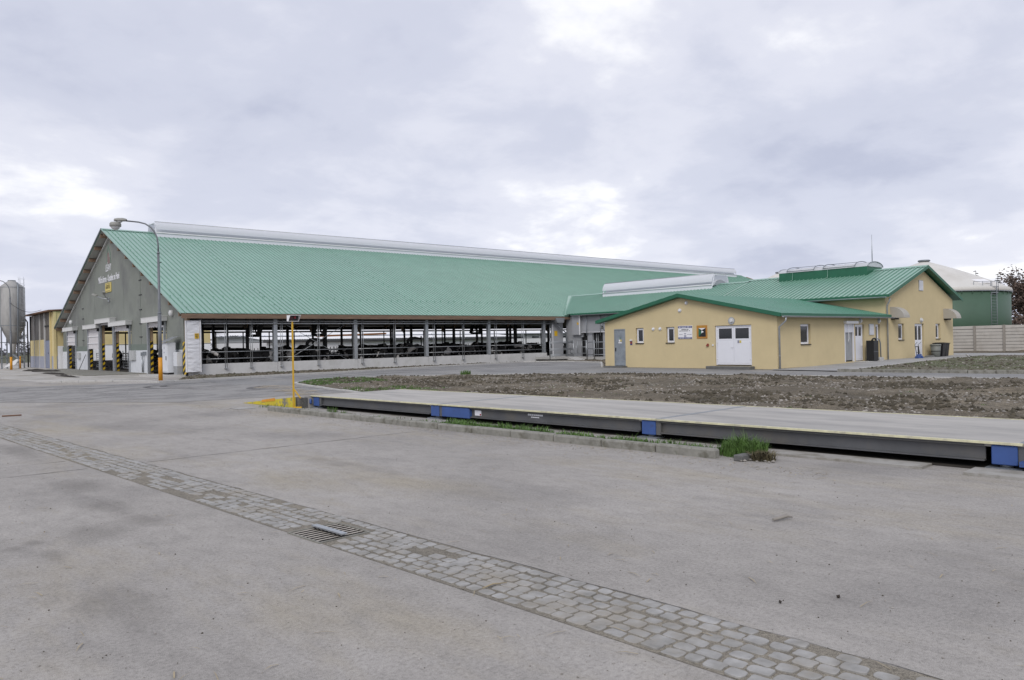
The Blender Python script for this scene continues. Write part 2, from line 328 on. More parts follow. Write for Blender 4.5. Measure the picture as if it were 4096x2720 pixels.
G_path = ground_mat('new_pavement_concrete', (0.36, 0.36, 0.36), 0.12, (0.33, 0.32, 0.30), 0.55, (0.27, 0.27, 0.27), spots=False)
G_apron = ground_mat('pale_apron_concrete', (0.46, 0.445, 0.42), 0.15, (0.36, 0.33, 0.28), 0.50, (0.24, 0.225, 0.20), spots=False)
G_sand = ground_mat('sandy_joint_fill', (0.225, 0.204, 0.168), 0.5, (0.29, 0.258, 0.200), 0.5, (0.20, 0.18, 0.15), spots=False)
G_dirt = ground_mat('stony_bare_soil', (0.140, 0.118, 0.085), 0.65, (0.215, 0.183, 0.135), 0.52, (0.060, 0.053, 0.038), spots=False, agg=45)
G_field = ground_mat('winter_field', (0.085, 0.085, 0.05), 0.3, (0.055, 0.085, 0.03), 0.5, (0.10, 0.09, 0.07), spots=False, agg=20)
G_green = ground_mat('weedy_soil', (0.135, 0.122, 0.09), 0.5, (0.085, 0.115, 0.042), 0.47, (0.13, 0.11, 0.085), spots=False, agg=60)
# ------------------------------------------------------------------ ground sheets
def ss(a, b, x):
    t = max(0.0, min(1.0, (x-a)/(b-a))); return t*t*(3-2*t)
def T(x, y): return 0.10*ss(36, 49, x)*(1-ss(30, 40, y))
FI = math.atan(0.062); FS, FC = math.sin(FI), math.cos(FI)
def UV(u, v, z=0.0):          # frame of the weighbridge, kerb and cobble drain
    a = u*FS+v*FC; b = u*FC-v*FS
    return Vector((a, -b, z))
UVROT = Matrix(((FS, FC, 0, 0), (-FC, FS, 0, 0), (0, 0, 1, 0), (0, 0, 0, 1)))
def cw(X, D, z=0.0): return Vector((X*ST+D*CT, D*ST-X*CT, z))   # metres right of and ahead of the camera
def inside(p, poly):
    c = False; n = len(poly); x, y = p
    for i in range(n):
        x0, y0 = poly[i]; x1, y1 = poly[(i+1) % n]
        if (y0 > y) != (y1 > y) and x < (x1-x0)*(y-y0)/(y1-y0)+x0: c = not c
    return c
def edist(p, poly):
    P = Vector(p); d = 1e9
    for i in range(len(poly)):
        a = Vector(poly[i]); b = Vector(poly[(i+1) % len(poly)]); ab = b-a
        t = max(0, min(1, (P-a).dot(ab)/max(ab.length_squared, 1e-9))); d = min(d, (P-a-ab*t).length)
    return d
def sheet(name, poly, z, m, res=1.5, fn=None, parent=None, jit=0.3):
    rnd = random.Random(len(name)+len(poly)); b = []
    for i in range(len(poly)):
        p, q = Vector(poly[i]), Vector(poly[(i+1) % len(poly)]); k = max(1, int((q-p).length/res))
        for j in range(k): b.append(p.lerp(q, j/k))
    pts = list(b); nb = len(b); pl = [tuple(p) for p in poly]
    xs = [p[0] for p in pl]; ys = [p[1] for p in pl]
    x = min(xs)+res/2
    while x < max(xs):
        y = min(ys)+res/2
        while y < max(ys):
            q = (x+rnd.uniform(-jit, jit)*res, y+rnd.uniform(-jit, jit)*res)
            if inside(q, pl) and edist(q, pl) > res*0.35: pts.append(Vector(q))
            y += res
        x += res
    r = delaunay_2d_cdt(pts, [(i, (i+1) % nb) for i in range(nb)], [], 1, 1e-5)
    vs = []
    for p in r[0]:
        h = z+T(p.x, p.y)
        if fn: h += fn(p.x, p.y, edist((p.x, p.y), pl))
        vs.append((p.x, p.y, h))
    mb = MB(); mb.add(vs, [tuple(f) for f in r[2]], fn is not None)
    o = mb.build(name, m, parent)
    me = o.data
    if me.polygons and sum(q.normal.z for q in me.polygons) < 0: me.flip_normals()
    return o
mb = MB(); mb.quad((-3000, -3000, -0.10), (3000, -3000, -0.10), (3000, 3000, -0.10), (-3000, 3000, -0.10)); struct(mb.build('field', G_field))
# yard pavement, with a shallow pit under the grate
gu0, gu1, gv0, gv1 = -6.46, -5.94, 3.46, 3.95
mb = MB()
def uvq(u0, u1, v0, v1, z=0.0): mb.quad(UV(u0, v0, z), UV(u1, v0, z), UV(u1, v1, z), UV(u0, v1, z))
uvq(-140, 40, -40, gv0); uvq(-140, 40, gv1, 14.0); uvq(-140, gu0, gv0, gv1); uvq(gu1, 40, gv0, gv1); uvq(-140, -24.0, 14.0, 60); uvq(-24.0, 40, 14.0, 60)
YARD = struct(mb.build('yard', G_yard))
if sum(p.normal.z for p in YARD.data.polygons) < 0: YARD.data.flip_normals()
# wandering joint between two concrete bays
def strip(pts, w, z, wob=0.0):
    mb = MB(); rnd = random.Random(3); vs = []; n = len(pts)
    for i, p in enumerate(pts):
        p = Vector(p); d = (Vector(pts[min(i+1, n-1)])-Vector(pts[max(0, i-1)])).normalized(); nrm = Vector((-d.y, d.x))
        o = rnd.uniform(-wob, wob); ww = w*(1+rnd.uniform(-0.5, 0.5)*(wob > 0))
        for s_ in (-1, 1): q = p+nrm*(o+s_*ww/2); vs.append((q.x, q.y, z))
    mb.add(vs, [(2*i, 2*i+1, 2*i+3, 2*i+2) for i in range(n-1)])
    return mb
M_crack = mat('dirt_filled_joint', (0.10, 0.095, 0.085), 1.0, 0, 0.3, 6, world=True)
for (u0, v0, u1, v1, n) in ((-12.2, 4.2, -12.05, 9.5, 40), (-12.6, -4, -12.25, 3.4, 50), (-13.7, -6, -13.35, 3.4, 40)):
    pts = [UV(u0+(u1-u0)*i/n, v0+(v1-v0)*i/n).xy for i in range(n+1)]
    o = strip(pts, 0.016, 0.003, 0.012).build('pavement_joint', M_crack, YARD)
# asphalt road past the barn and round the yellow building
road_poly = [(3, 34), (9, 26.5), (14.0, 25.4), (14.3, 24.9), (14.15, 27.1), (14.8, 30.4), (15.2, 32.3), (15.6, 33.4), (16.6, 34.7), (17.7, 35.3), (19.9, 35.5), (22.3, 34.2),
             (24.0, 32.4), (26.3, 30.0), (28.6, 26.4), (29.6, 22.5), (30.2, 18.0), (31.0, 13.5), (31.2, 9), (32, -6), (38, -6), (36.4, 6), (35.4, 12), (35.0, 17.4), (36.0, 20.8),
             (36.0, 33.1), (42.5, 39.2), (43.9, 43.2), (43.6, 46.0), (42.3, 47.4), (32.6, 45.7), (24.0, 43.4), (15.3, 42.0), (11.9, 40.9), (8, 43), (0, 52)]
ROAD = struct(sheet('road', road_poly, 0.004, G_road, 2.0))
# blend strip where the road surface is dusted over into the yard
def alpha_mat(name, col, lo, hi, scale, st=(1, 1, 1), mxa=0.8):
    m = bpy.data.materials.new(name); m.use_nodes = True; t = m.node_tree; b = t.nodes['Principled BSDF']; b.inputs['Base Color'].default_value = (*col, 1); b.inputs['Roughness'].default_value = 0.95
    g = N(t, 'ShaderNodeNewGeometry'); mp = N(t, 'ShaderNodeMapping'); mp.inputs['Scale'].default_value = st; L(t, g, 'Position', mp, 0)
    n = N(t, 'ShaderNodeTexNoise', inp={'Scale': scale, 'Detail': 7, 'Roughness': 0.65}); L(t, mp, 0, n, 'Vector')
    r = ramp(t, [(lo, 0.0), (hi, mxa)]); L(t, n, 'Fac', r, 0); L(t, r, 0, b, 'Alpha')
    return m
A_tyre = alpha_mat('tyre_rubber_smear', (0.085, 0.085, 0.09), 0.30, 0.75, 2.5)
A_dust = alpha_mat('straw_dust', (0.40, 0.345, 0.26), 0.40, 0.62, 1.3)
A_dust2 = alpha_mat('pale_road_dust', (0.33, 0.322, 0.312), 0.25, 0.55, 0.7)
dust_poly = [(1, 35), (8, 25.5), (14.2, 24.9), (14.1, 27.2), (14.6, 31.5), (13.5, 36), (9, 40.5), (0, 50)]
sheet('road_dust', dust_poly, 0.0085, A_dust2, 2.0, parent=ROAD)
def arc(c, r0, a0, a1, n=28, sq=1.0): return [Vector((c[0]+r0*math.cos(R(a0+(a1-a0)*i/n)), c[1]+sq*r0*math.sin(R(a0+(a1-a0)*i/n)))) for i in range(n+1)]
marks = [(arc((13.0, 36.4), 2.1, 60, 285), .30), (arc((13.0, 36.0), 2.9, 70, 250), .28), (arc((14.6, 31.0), 1.6, 110, 300), .26), (arc((14.8, 30.4), 2.3, 120, 285), .26),
         ([Vector((16+2.2*i, 38.2+0.28*i)) for i in range(12)], .32), ([Vector((15+2.2*i, 39.9+0.30*i)) for i in range(12)], .32), ([Vector((4+1.2*i, 43-0.55*i)) for i in range(9)], .35),
         ([Vector((1+1.2*i, 41-0.42*i)) for i in range(10)], .3)]
for k, (pts, w) in enumerate(marks):
    strip(pts, w, 0.0125+0.001*k).build('tyre_mark', A_tyre, ROAD)
for k, (c, r0) in enumerate((((13.7, 31.0), 1.3), ((13.0, 27.8), 1.0), ((12.4, 25.6), 0.8))):
    pts = [(c[0]+r0*(0.5+0.4*random.random())*math.cos(a*0.5), c[1]+1.6*r0*(0.6+0.4*random.random())*math.sin(a*0.5)) for a in range(12)]
    sheet('straw_dust', pts, 0.021+0.001*k, A_dust, 0.6, parent=ROAD)
A_wear = alpha_mat('faint_tyre_wear', (0.17, 0.162, 0.152), 0.50, 0.85, 0.9, (1.0, 0.6, 1), 0.13)
for k, (u0, v0, u1, v1, w) in enumerate(((-30, 3.0, 6, 2.6, .3), (-28, 6.3, 6, 5.9, .3), (-26, 5.2, 2, 7.4, .25), (-24, 7.0, -2, 5.0, .25), (-30, 0.2, 4, 2.2, .3))):
    pts = [UV(u0+(u1-u0)*i/40, v0+(v1-v0)*i/40+.15*math.sin(i*.21+k)).xy for i in range(41)]
    strip(pts, w, 0.0022+0.00015*k, 0.02).build('tyre_mark', A_wear, YARD)
def stain_mat():
    m = bpy.data.materials.new('old_damp_stain'); m.use_nodes = True; t = m.node_tree; b = t.nodes['Principled BSDF']; b.inputs['Base Color'].default_value = (0.175, 0.165, 0.145, 1); b.inputs['Roughness'].default_value = 0.9
    g = N(t, 'ShaderNodeTexCoord'); ln = N(t, 'ShaderNodeVectorMath', operation='LENGTH'); L(t, g, 'Object', ln, 0)
    gp = N(t, 'ShaderNodeNewGeometry'); n = N(t, 'ShaderNodeTexNoise', inp={'Scale': 3.0, 'Detail': 6, 'Roughness': 0.65}); L(t, gp, 'Position', n, 'Vector')
    a = N(t, 'ShaderNodeMath', operation='MULTIPLY_ADD', inp={1: -1.5, 2: 1.65}); L(t, n, 'Fac', a, 0)
    c = N(t, 'ShaderNodeMath', operation='MULTIPLY'); L(t, ln, 'Value', c, 0); L(t, a, 0, c, 1)
    r = ramp(t, [(0.10, 0.17), (0.75, 0.0)], 'EASE'); L(t, c, 0, r, 0); L(t, r, 0, b, 'Alpha')
    return m
A_oil = stain_mat(); mb = MB(); mb.add([(math.cos(2*math.pi*i/24), math.sin(2*math.pi*i/24), 0) for i in range(24)], [tuple(range(24))]); oil_me = mb.mesh('damp_stain', A_oil)
for k, (x, y, rx, ry) in enumerate(((1.26, 7.99, .10, .14), (2.26, 8.26, .25, .4), (2.16, 9.3, .25, .55), (1.76, 8.05, .3, .5), (1.29, 7.37, .12, .3), (1.08, 7.89, .1, .12), (2.26, 15.38, .3, 1.8), (2.22, 11.01, .3, .7), (1.1, 13.6, .25, 1.4), (1.4, 5.6, .3, .6))):
    o = newobj('damp_stain', oil_me, YARD); o.location = (x, y, 0.0012+0.00005*k); o.scale = (rx*1.5, ry*1.5, 1); o.rotation_euler = (0, 0, .06)
# dry soil strip between road and barn wall
def bumpy(amp, sc, edge, base=0.0):
    def fn(x, y, d):
        e = min(1, d/edge); p = Vector((x*sc, y*sc, 0))
        h = noise.fractal(p, 0.9, 2.1, 5)*amp+abs(noise.noise(p*3.7))*amp*0.55+abs(noise.noise(p*8.3+Vector((9, 2, 1))))*amp*0.35
        return e*(base+max(-0.03, h))
    return fn
soil_poly = [(12.9, 41.3), (15.3, 42.2), (24.0, 43.6), (32.6, 45.9), (42.3, 47.6), (46.2, 48.75), (16.0, 48.75), (15.2, 47.4)]
SOIL = struct(sheet('soil_strip', soil_poly, 0.012, G_dirt, 0.4, bumpy(0.07, 0.9, 0.8, 0.05)))
yard_soil = [(42.5, 47.4), (43.8, 46), (44.1, 43.2), (42.7, 39.0), (36.2, 33.0), (48.6, 33.0), (48.6, 48.0), (46, 48.6)]
SOIL2 = struct(sheet('soil_bed', yard_soil, 0.02, G_dirt, 0.5, bumpy(0.06, 0.9, 0.8, 0.05)))
# stony island between road and weighbridge
bv = 13.98
isl = [UV(-24.2, 15.6).xy, (14.35, 27.1), (15.0, 30.4), (15.4, 32.3), (15.8, 33.3), (16.7, 34.5), (17.8, 35.1), (19.9, 35.3), (22.2, 34.0), (23.9, 32.2), (26.2, 29.8), (28.5, 26.3),
       (29.4, 22.5), (30.0, 18.0), (30.8, 13.5), (31.0, 9), (31.8, -6), UV(6, bv+0.1).xy, UV(-19.2, bv+0.1).xy, UV(-21.5, 14.6).xy]
isl = [tuple(p) for p in isl]
isl_fn = bumpy(0.10, 0.75, 1.1, 0.05)
ISLAND = struct(sheet('stony_island', isl, 0.02, G_dirt, 0.24, isl_fn))
# second patch beside the pavement, weedy
patch = [(35.3, 17.3), (35.7, 12), (36.7, 6), (38.2, -6), (70, -6), (60, 9), (56.6, 16.5), (55.0, 18.3), (45.1, 17.9)]
PATCH = struct(sheet('weedy_soil_patch', patch, 0.03, G_green, 0.5, bumpy(0.09, 0.7, 0.8, 0.06)))
path_poly = [(35.2, 17.5), (45.1, 18.1), (55.0, 18.5), (61.5, 20.9), (61.5, 22.5), (48.8, 22.5), (36.2, 21.3), (35.4, 20.9)]
PATH = struct(sheet('pavement', path_poly, 0.045, G_path, 1.5))
road2 = [(57.0, 16.6), (60.5, 9), (66, -6), (76, -6), (66.8, 18), (66.5, 40), (61.6, 40), (61.6, 20.8), (55.4, 18.2)]
struct(sheet('back_road', road2, 0.012, G_path, 2.0))
soil3 = [(66.5, 40), (66.8, 18), (76, -6), (140, -6), (140, 60), (66.5, 60)]
struct(sheet('soil_verge', soil3, 0.02, G_dirt, 2.0, bumpy(0.12, 0.4, 1.5, 0.05)))
apron_poly = [(-6, 120), (-2, 84), (4, 70), (7.5, 60), (8.3, 48.5), (12.3, 48.2), (15.9, 47.8), (16.0, 100), (16, 120)]
APRON = struct(sheet('barn_apron', apron_poly, 0.006, G_apron, 2.0))
# kerb stones
def kerb_line(root, pts, w, h, ln, m, zf=None, bev=0.012):
    P = [Vector(p) for p in pts]; k = 0; carry = P[0]
    for a, b in zip(P[:-1], P[1:]):
        d = b-a; n = max(1, round(d.length/ln)); 
        for i in range(n):
            p, q = a+d*(i/n), a+d*((i+1)/n); c = (p+q)/2; l = d.length/n-0.022; ang = math.atan2(d.y, d.x)
            me_key = (round(l, 2), w, h, m.name)
            if me_key not in KM:
                mb = MB(); mb.box(-l/2, l/2, -w/2, w/2, -0.1, h); o = mb.build('kerb_stone', m, None, bevel=bev); KM[me_key] = o.data; bpy.data.objects.remove(o)
            o = newobj('kerb_stone', KM[me_key], root)
            z = (zf(c.x, c.y) if zf else 0)+random.uniform(-0.008, 0.008)
            o.location = (c.x, c.y, z); o.rotation_euler = (0, 0, ang+random.uniform(-0.012, 0.012))
KM = {}
def kroot(name):
    o = bpy.data.objects.new(name, None); COL.objects.link(o); return struct(o)
K1 = kroot('kerb'); kerb_line(K1, [UV(-19.35, 9.84).xy, UV(-18.5, 9.80).xy, UV(-12, 9.70).xy, UV(-5.78, 9.70).xy], 0.15, 0.125, 1.0, M_kerb, bev=0.025)
K2 = kroot('island_kerb'); kerb_line(K2, [UV(-22.4, 15.0).xy, UV(-24.2, 15.5).xy, (14.25, 27.1), (14.9, 30.4), (15.3, 32.3), (15.7, 33.4), (16.6, 34.6), (17.8, 35.2), (19.9, 35.4), (22.3, 34.1), (24.0, 32.3), (26.3, 29.9), (28.6, 26.4), (29.5, 22.5), (30.1, 18.0), (30.9, 13.5), (31.1, 9), (31.9, -4)], 0.10, 0.06, 1.0, M_kerbl, T)
K3 = kroot('roadside_kerb'); kerb_line(K3, [(8.3, 48.4), (11.6, 44.6), (11.95, 41.0), (15.3, 42.1), (24.0, 43.5), (32.6, 45.8), (42.3, 47.5), (43.7, 46.0), (44.0, 43.2), (42.6, 39.1), (36.1, 33.1)], 0.12, 0.10, 1.0, M_kerbl)
K4 = kroot('patch_kerb'); kerb_line(K4, [(35.2, 17.4), (35.6, 12), (36.6, 6), (38.0, -4)], 0.15, 0.14, 1.0, M_kerb, T)
K5 = kroot('pavement_kerb'); kerb_line(K5, [(35.3, 17.45), (45.1, 18.0), (55.0, 18.42), (61.5, 20.8)], 0.08, 0.075, 1.0, M_kerbl, T)
# ------------------------------------------------------------------ cobbled drain and grate
DRAIN = kroot('cobbled_drain')
mb = MB()
for (u0, u1) in ((-40, gu0-0.03), (gu1+0.03, 14)):
    mb.quad(UV(u0, 3.46, 0.003), UV(u1, 3.46, 0.003), UV(u1, 4.14, 0.003), UV(u0, 4.14, 0.003))
mb.quad(UV(gu0-0.03, 3.99, 0.003), UV(gu1+0.03, 3.99, 0.003), UV(gu1+0.03, 4.14, 0.003), UV(gu0-0.03, 4.14, 0.003))
o = mb.build('sand_bed', G_sand, DRAIN)
if o.data.polygons[0].normal.z < 0: o.data.flip_normals()
for v_ in (4.145,):
    pts = [UV(-40+0.25*i, v_).xy for i in range(216)]
    strip(pts, 0.008, 0.0045, 0.014).build('drain_edge_joint', M_crack, DRAIN)
def cob_mat():
    m = bpy.data.materials.new('granite_cobble'); m.use_nodes = True; t = m.node_tree; b = t.nodes['Principled BSDF']; b.inputs['Roughness'].default_value = 0.75
    oi = N(t, 'ShaderNodeObjectInfo'); g = N(t, 'ShaderNodeNewGeometry')
    n = N(t, 'ShaderNodeTexNoise', inp={'Scale': 14, 'Detail': 6, 'Roughness': 0.7}); L(t, g, 'Position', n, 'Vector')
    n2 = N(t, 'ShaderNodeTexNoise', inp={'Scale': 5.3, 'Detail': 2}); L(t, g, 'Position', n2, 'Vector')
    r = ramp(t, [(0.3, (0.24, 0.232, 0.215)), (0.7, (0.39, 0.385, 0.375))]); L(t, n2, 'Fac', r, 0)
    r2 = ramp(t, [(0.3, 0.78), (0.65, 1.05)]); L(t, n, 'Fac', r2, 0)
    mm = N(t, 'ShaderNodeMix', data_type='RGBA', blend_type='MULTIPLY', inp={0: 1.0}); L(t, r, 0, mm, 6); L(t, r2, 0, mm, 7)
    n3 = N(t, 'ShaderNodeTexNoise', inp={'Scale': 1.6, 'Detail': 6, 'Roughness': 0.7}); L(t, g, 'Position', n3, 'Vector')
    r3 = ramp(t, [(0.48, 0.0), (0.66, 0.75)]); L(t, n3, 'Fac', r3, 0)
    m3 = N(t, 'ShaderNodeMix', data_type='RGBA'); L(t, r3, 0, m3, 0); L(t, mm, 2, m3, 6); m3.inputs[7].default_value = (0.285, 0.258, 0.215, 1)
    L(t, m3, 2, b, 'Base Color')
    bp = N(t, 'ShaderNodeBump', inp={'Strength': 0.5, 'Distance': 0.008}); L(t, n, 'Fac', bp, 'Height'); L(t, bp, 0, b, 'Normal')
    return m
M_cob = cob_mat()
rnd = random.Random(11); CM = []
def cob_pts(l, w, rr, seed):
    r_ = random.Random(seed); j = lambda: r_.uniform(-0.008, 0.008); e = 0.016
    base = [(-l/2+j(), -w/2+j()), (j(), -w/2+j()*0.6-0.002), (l/2+j(), -w/2+j()), (l/2+j()*0.6+0.002, j()), (l/2+j(), w/2+j()), (j(), w/2+j()*0.6+0.002), (-l/2+j(), w/2+j()), (-l/2+j()*0.6-0.002, j())]
    # round the four corners
    out = []
    for i, p in enumerate(base):
        if i % 2 == 0:
            a = Vector(base[i-1]); b = Vector(base[(i+1) % 8]); q = Vector(p)
            out += [tuple(q.lerp(a, 0.33)), tuple(q.lerp(a, 0.11).lerp(b, 0.11)), tuple(q.lerp(b, 0.33))]
        else: out.append(p)
    return out
def cob_mesh(l, w, h, seed):
    o = cob_pts(l, w, 0, seed); n = len(o)
    vs = [(x, y, -0.02) for x, y in o]+[(x*0.99, y*0.99, h*0.62) for x, y in o]+[(x*0.92, y*0.91, h) for x, y in o]
    fs = [(i, (i+1) % n, n+(i+1) % n, n+i) for i in range(n)]+[(n+i, n+(i+1) % n, 2*n+(i+1) % n, 2*n+i) for i in range(n)]+[tuple(range(2*n, 3*n))]
    return vs, fs
for s_ in range(16):
    vs, fs = cob_mesh(0.098+0.034*(s_ % 4)/3, 0.081+0.015*(s_ % 3)/2, 0.007, s_); mb = MB(); mb.add(vs, fs[:-1], False); mb.add(vs[-16:], [tuple(range(16))], False); CM.append((mb.mesh('cobblestone', M_cob), vs, fs, 0.098+0.034*(s_ % 4)/3))
cobs = []
for row in range(6):
    v = 3.53+row*0.108; u = -40+rnd.uniform(0, 0.1)
    gaps = [(rnd.uniform(-22, 0), rnd.uniform(0.2, 0.9)) for _ in range(11 if row in (2, 3) else 4)]
    while u < 3.0:
        k = rnd.randrange(16); l = CM[k][3]+rnd.uniform(0.016, 0.024)
        uc = u+l/2; u += l
        vv = v+0.012*math.sin(uc*1.3+row)+rnd.uniform(-0.006, 0.006)
        if gu0-0.09 < uc < gu1+0.09 and 3.38 < vv < 4.03: continue
        if any(a < uc < a+b for a, b in gaps) and rnd.random() < 0.75: continue
        p = UV(uc, vv); d = math.hypot(p.x, p.y)
        if p.x*CT+p.y*ST < 2.0: continue
        cobs.append((d, p, k, rnd.uniform(-0.07, 0.07), rnd.uniform(-0.004, 0.005), rnd.uniform(0.92, 1.04)))
cobs.sort(key=lambda c: c[0])
# the ones in view nearest first
def inview(p):
    f = p.x*CT+p.y*ST; s_ = p.x*ST-p.y*CT
    return f > 0.5 and abs(s_/f) < 0.69 and 1.7/f < 0.46
vis = [c for c in cobs if inview(c[1])]; near = vis[:298]; nset = set(id(c) for c in near)
a0 = math.atan2(-FC, FS)
mbs = MB()
for c in cobs:
    d, p, k, rz, dz, sc_ = c
    if id(c) in nset:
        o = newobj('cobblestone', CM[k][0], DRAIN); o.location = (p.x, p.y, 0.003+dz); o.rotation_euler = (rnd.uniform(-.03, .03), rnd.uniform(-.03, .03), a0+rz); o.scale = (sc_, sc_, 1)
    else:
        m4 = Matrix.Translation((p.x, p.y, 0.003+dz)) @ Matrix.Rotation(a0+rz, 4, 'Z') @ Matrix.Diagonal((sc_, sc_, 1, 1))
        mbs.add([m4 @ Vector(q) for q in CM[k][1]], CM[k][2], False)
tag(mbs.build('far_cobblestones', M_cob, DRAIN), kind='stuff')
GR = thing('drain_grate', 'square steel drain grate with a raised crossbar set in the cobbled gutter', 'drain grate', UV((gu0+gu1)/2, (gv0+gv1)/2))
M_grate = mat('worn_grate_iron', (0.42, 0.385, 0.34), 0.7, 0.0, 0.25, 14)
mb = MB()
for (u0, u1, v0, v1) in ((gu0-0.018, gu1+0.018, gv0-0.018, gv0), (gu0-0.018, gu1+0.018, gv1, gv1+0.018), (gu0-0.018, gu0, gv0, gv1), (gu1, gu1+0.018, gv0, gv1)):
    p = [UV(u0, v0, -0.05), UV(u1, v0, -0.05), UV(u1, v1, -0.05), UV(u0, v1, -0.05)]; mb.prism(p, (0, 0, 0.062))
mb.build('frame', M_kerb, GR)
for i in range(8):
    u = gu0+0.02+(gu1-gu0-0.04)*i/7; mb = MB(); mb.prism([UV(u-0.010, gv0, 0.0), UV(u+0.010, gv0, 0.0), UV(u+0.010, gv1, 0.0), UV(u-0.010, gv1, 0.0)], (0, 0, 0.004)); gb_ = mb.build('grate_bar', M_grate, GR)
    mb = MB(); mb.prism([UV(u-0.008, gv0, -0.03), UV(u+0.008, gv0, -0.03), UV(u+0.008, gv1, -0.03), UV(u-0.008, gv1, -0.03)], (0, 0, 0.0298)); mb.build('bar_web', M_dark, gb_)  # near-black web: pit shade put into the colour of the rusty sides
mb = MB(); vm = (gv0+gv1)/2; mb.prism([UV(gu0+0.0, vm-0.03, 0.028), UV(gu1-0.0, vm-0.03, 0.028), UV(gu1-0.0, vm+0.03, 0.028), UV(gu0+0.0, vm+0.03, 0.028)], (0, 0, 0.012))
mb.build('crossbar', M_galv, GR)
for i in range(8):
    u = gu0+0.02+(gu1-gu0-0.04)*i/7; mb = MB(); mb.tube([UV(u, vm, 0.005), UV(u, vm, 0.03)], 0.012, 6); mb.build('crossbar_stud', M_dark, GR)
mb = MB(); z0 = -0.085
c_ = [UV(gu0, gv0, 0), UV(gu1, gv0, 0), UV(gu1, gv1, 0), UV(gu0, gv1, 0)]; d_ = [p+Vector((0, 0, z0)) for p in c_]
mb.add(c_+d_, [(4, 5, 6, 7)]+[((i+1) % 4, i, 4+i, 4+(i+1) % 4) for i in range(4)]); mb.build('pit', M_dark, GR)  # shallow pit in near-black, so the colour carries the shade of depth
# small slotted grate by the ramp
G2 = thing('slotted_gully', 'small slotted gully grating in the yard beside the yellow ramp', 'drain grate', UV(-20.68, 9.7))
mb = MB(); mb.prism([UV(-20.95, 9.45, 0), UV(-20.40, 9.45, 0), UV(-20.40, 9.95, 0), UV(-20.95, 9.95, 0)], (0, 0, 0.006)); mb.build('frame', M_block, G2)
for i in range(8):
    u = -20.93+i*0.067; mb = MB(); mb.prism([UV(u, 9.47, 0.006), UV(u+0.032, 9.47, 0.006), UV(u+0.032, 9.93, 0.006), UV(u, 9.93, 0.006)], (0, 0, 0.004)); mb.build('grate_bar', M_kerbl, G2)
#@@PART2
# ------------------------------------------------------------------ dairy barn
BX0, BX1, BY0, BY1, BYR = 16.1, 104.0, 48.9, 84.7, 66.8
EZ, RZ, EY = 3.86, 11.22, 48.3
SL = (RZ-EZ)/(BYR-EY)
BARN = thing('dairy_barn', 'long open sided dairy barn with mint green seamed roof and grey gable', 'barn', (BX0, BY0, 0))
def roofz(y): return RZ-SL*abs(y-BYR)
def panel_mesh(name, m, run, rise, wid, rib=0.035):
    # one trapezoid-ribbed sheet: x across, y up the slope
    s = math.hypot(run, rise); nx = Vector((0, -rise/s, run/s)); d = Vector((0, run, rise))
    prof = [(0, 0), (wid-0.105, 0), (wid-0.095, -rib*0.8), (wid-0.055, -rib*0.8), (wid-0.05, rib), (wid-0.012, rib), (wid, 0)]
    mb = MB(); vs = [Vector((x, 0, 0))+nx*h for x, h in prof]+[Vector((x, 0, 0))+nx*h+d for x, h in prof]; n = len(prof)
    mb.add(vs, [(i, i+1, n+i+1, n+i) for i in range(n-1)])
    mb.add([Vector((x, 0, 0))+nx*h for x, h in prof[3:]], [(3, 2, 1, 0)])
    return mb.mesh(name, m)
PW = 0.3404
pm = panel_mesh('roof_panel', M_roof, BYR-EY, RZ-EZ, PW)
nP = int((104.7-15.45)/PW)
for i in range(nP):
    o = newobj('roof_panel', pm, BARN); o.location = (15.45+i*PW-BX0, EY-BY0, EZ+random.uniform(-0.004, 0.004))
mb = MB(); mb.prism([(15.45, BYR, RZ-0.02), (15.45, 85.3, EZ), (15.45, 85.3, EZ-0.06), (15.45, BYR, RZ-0.08)], (89.2, 0, 0)); mb.build('far_roof_slope', M_roof, BARN)
mb = MB(); mb.prism([(15.42, EY-0.01, EZ-0.05), (15.42, BYR, RZ-0.05), (15.42, BYR, RZ+0.06), (15.42, EY-0.01, EZ+0.05)], (0.03, 0, 0)); mb.build('verge_trim', M_roof, BARN)
mb = MB(); mb.prism([(15.40, 85.33, EZ-0.08), (15.40, BYR, RZ-0.08), (15.40, BYR, RZ+0.05), (15.40, 85.33, EZ+0.05)], (0.04, 0, 0)); mb.build('verge_trim', M_pole, BARN)
mb = MB(); mb.prism([(15.42, BYR-0.3, RZ-0.12+0.05), (15.42, BYR, RZ+0.06), (15.42, BYR+0.3, RZ-0.12+0.05), (15.42, BYR, RZ+0.02)], (3.9, 0, 0)); mb.build('ridge_cap', M_roof, BARN)
mb = MB(); mb.prism([(101.9, BYR-0.3, RZ-0.12+0.05), (101.9, BYR, RZ+0.06), (101.9, BYR+0.3, RZ-0.12+0.05), (101.9, BYR, RZ+0.02)], (2.8, 0, 0)); mb.build('ridge_cap', M_roof, BARN)
# soffit boards (ceiling) under both slopes
for sgn in (-1, 1):
    y0 = BYR+sgn*18.3; y1 = BYR
    mb = MB(); a = [(15.5, y0, roofz(y0)-0.10), (15.5, y1, RZ-0.10), (15.5, y1, RZ-0.14), (15.5, y0, roofz(y0)-0.14)]
    mb.prism(a, (89.0, 0, 0)); mb.build('soffit', M_soffit, BARN)
# snow guards and screws: lines of small nubs
mb = MB()
for (y, st, off) in ((51.2, 4, 0), (51.35, 4, 2)):
    for i in range(off, nP, st):
        x = 15.45+(i+1)*PW-0.04; z = roofz(y)+0.03; mb.box(x-0.03, x+0.03, y-0.02, y+0.02, z, z+0.07)
for x0 in (16.1, 22.1, 34.1):
    for k in range(22):
        y = 49.2+k*0.8; z = roofz(y)+0.03; mb.box(x0-0.02, x0+0.02, y-0.03, y+0.03, z-0.02, z+0.05)
tag(mb.build('snow_guards', M_roof, BARN), kind='stuff')
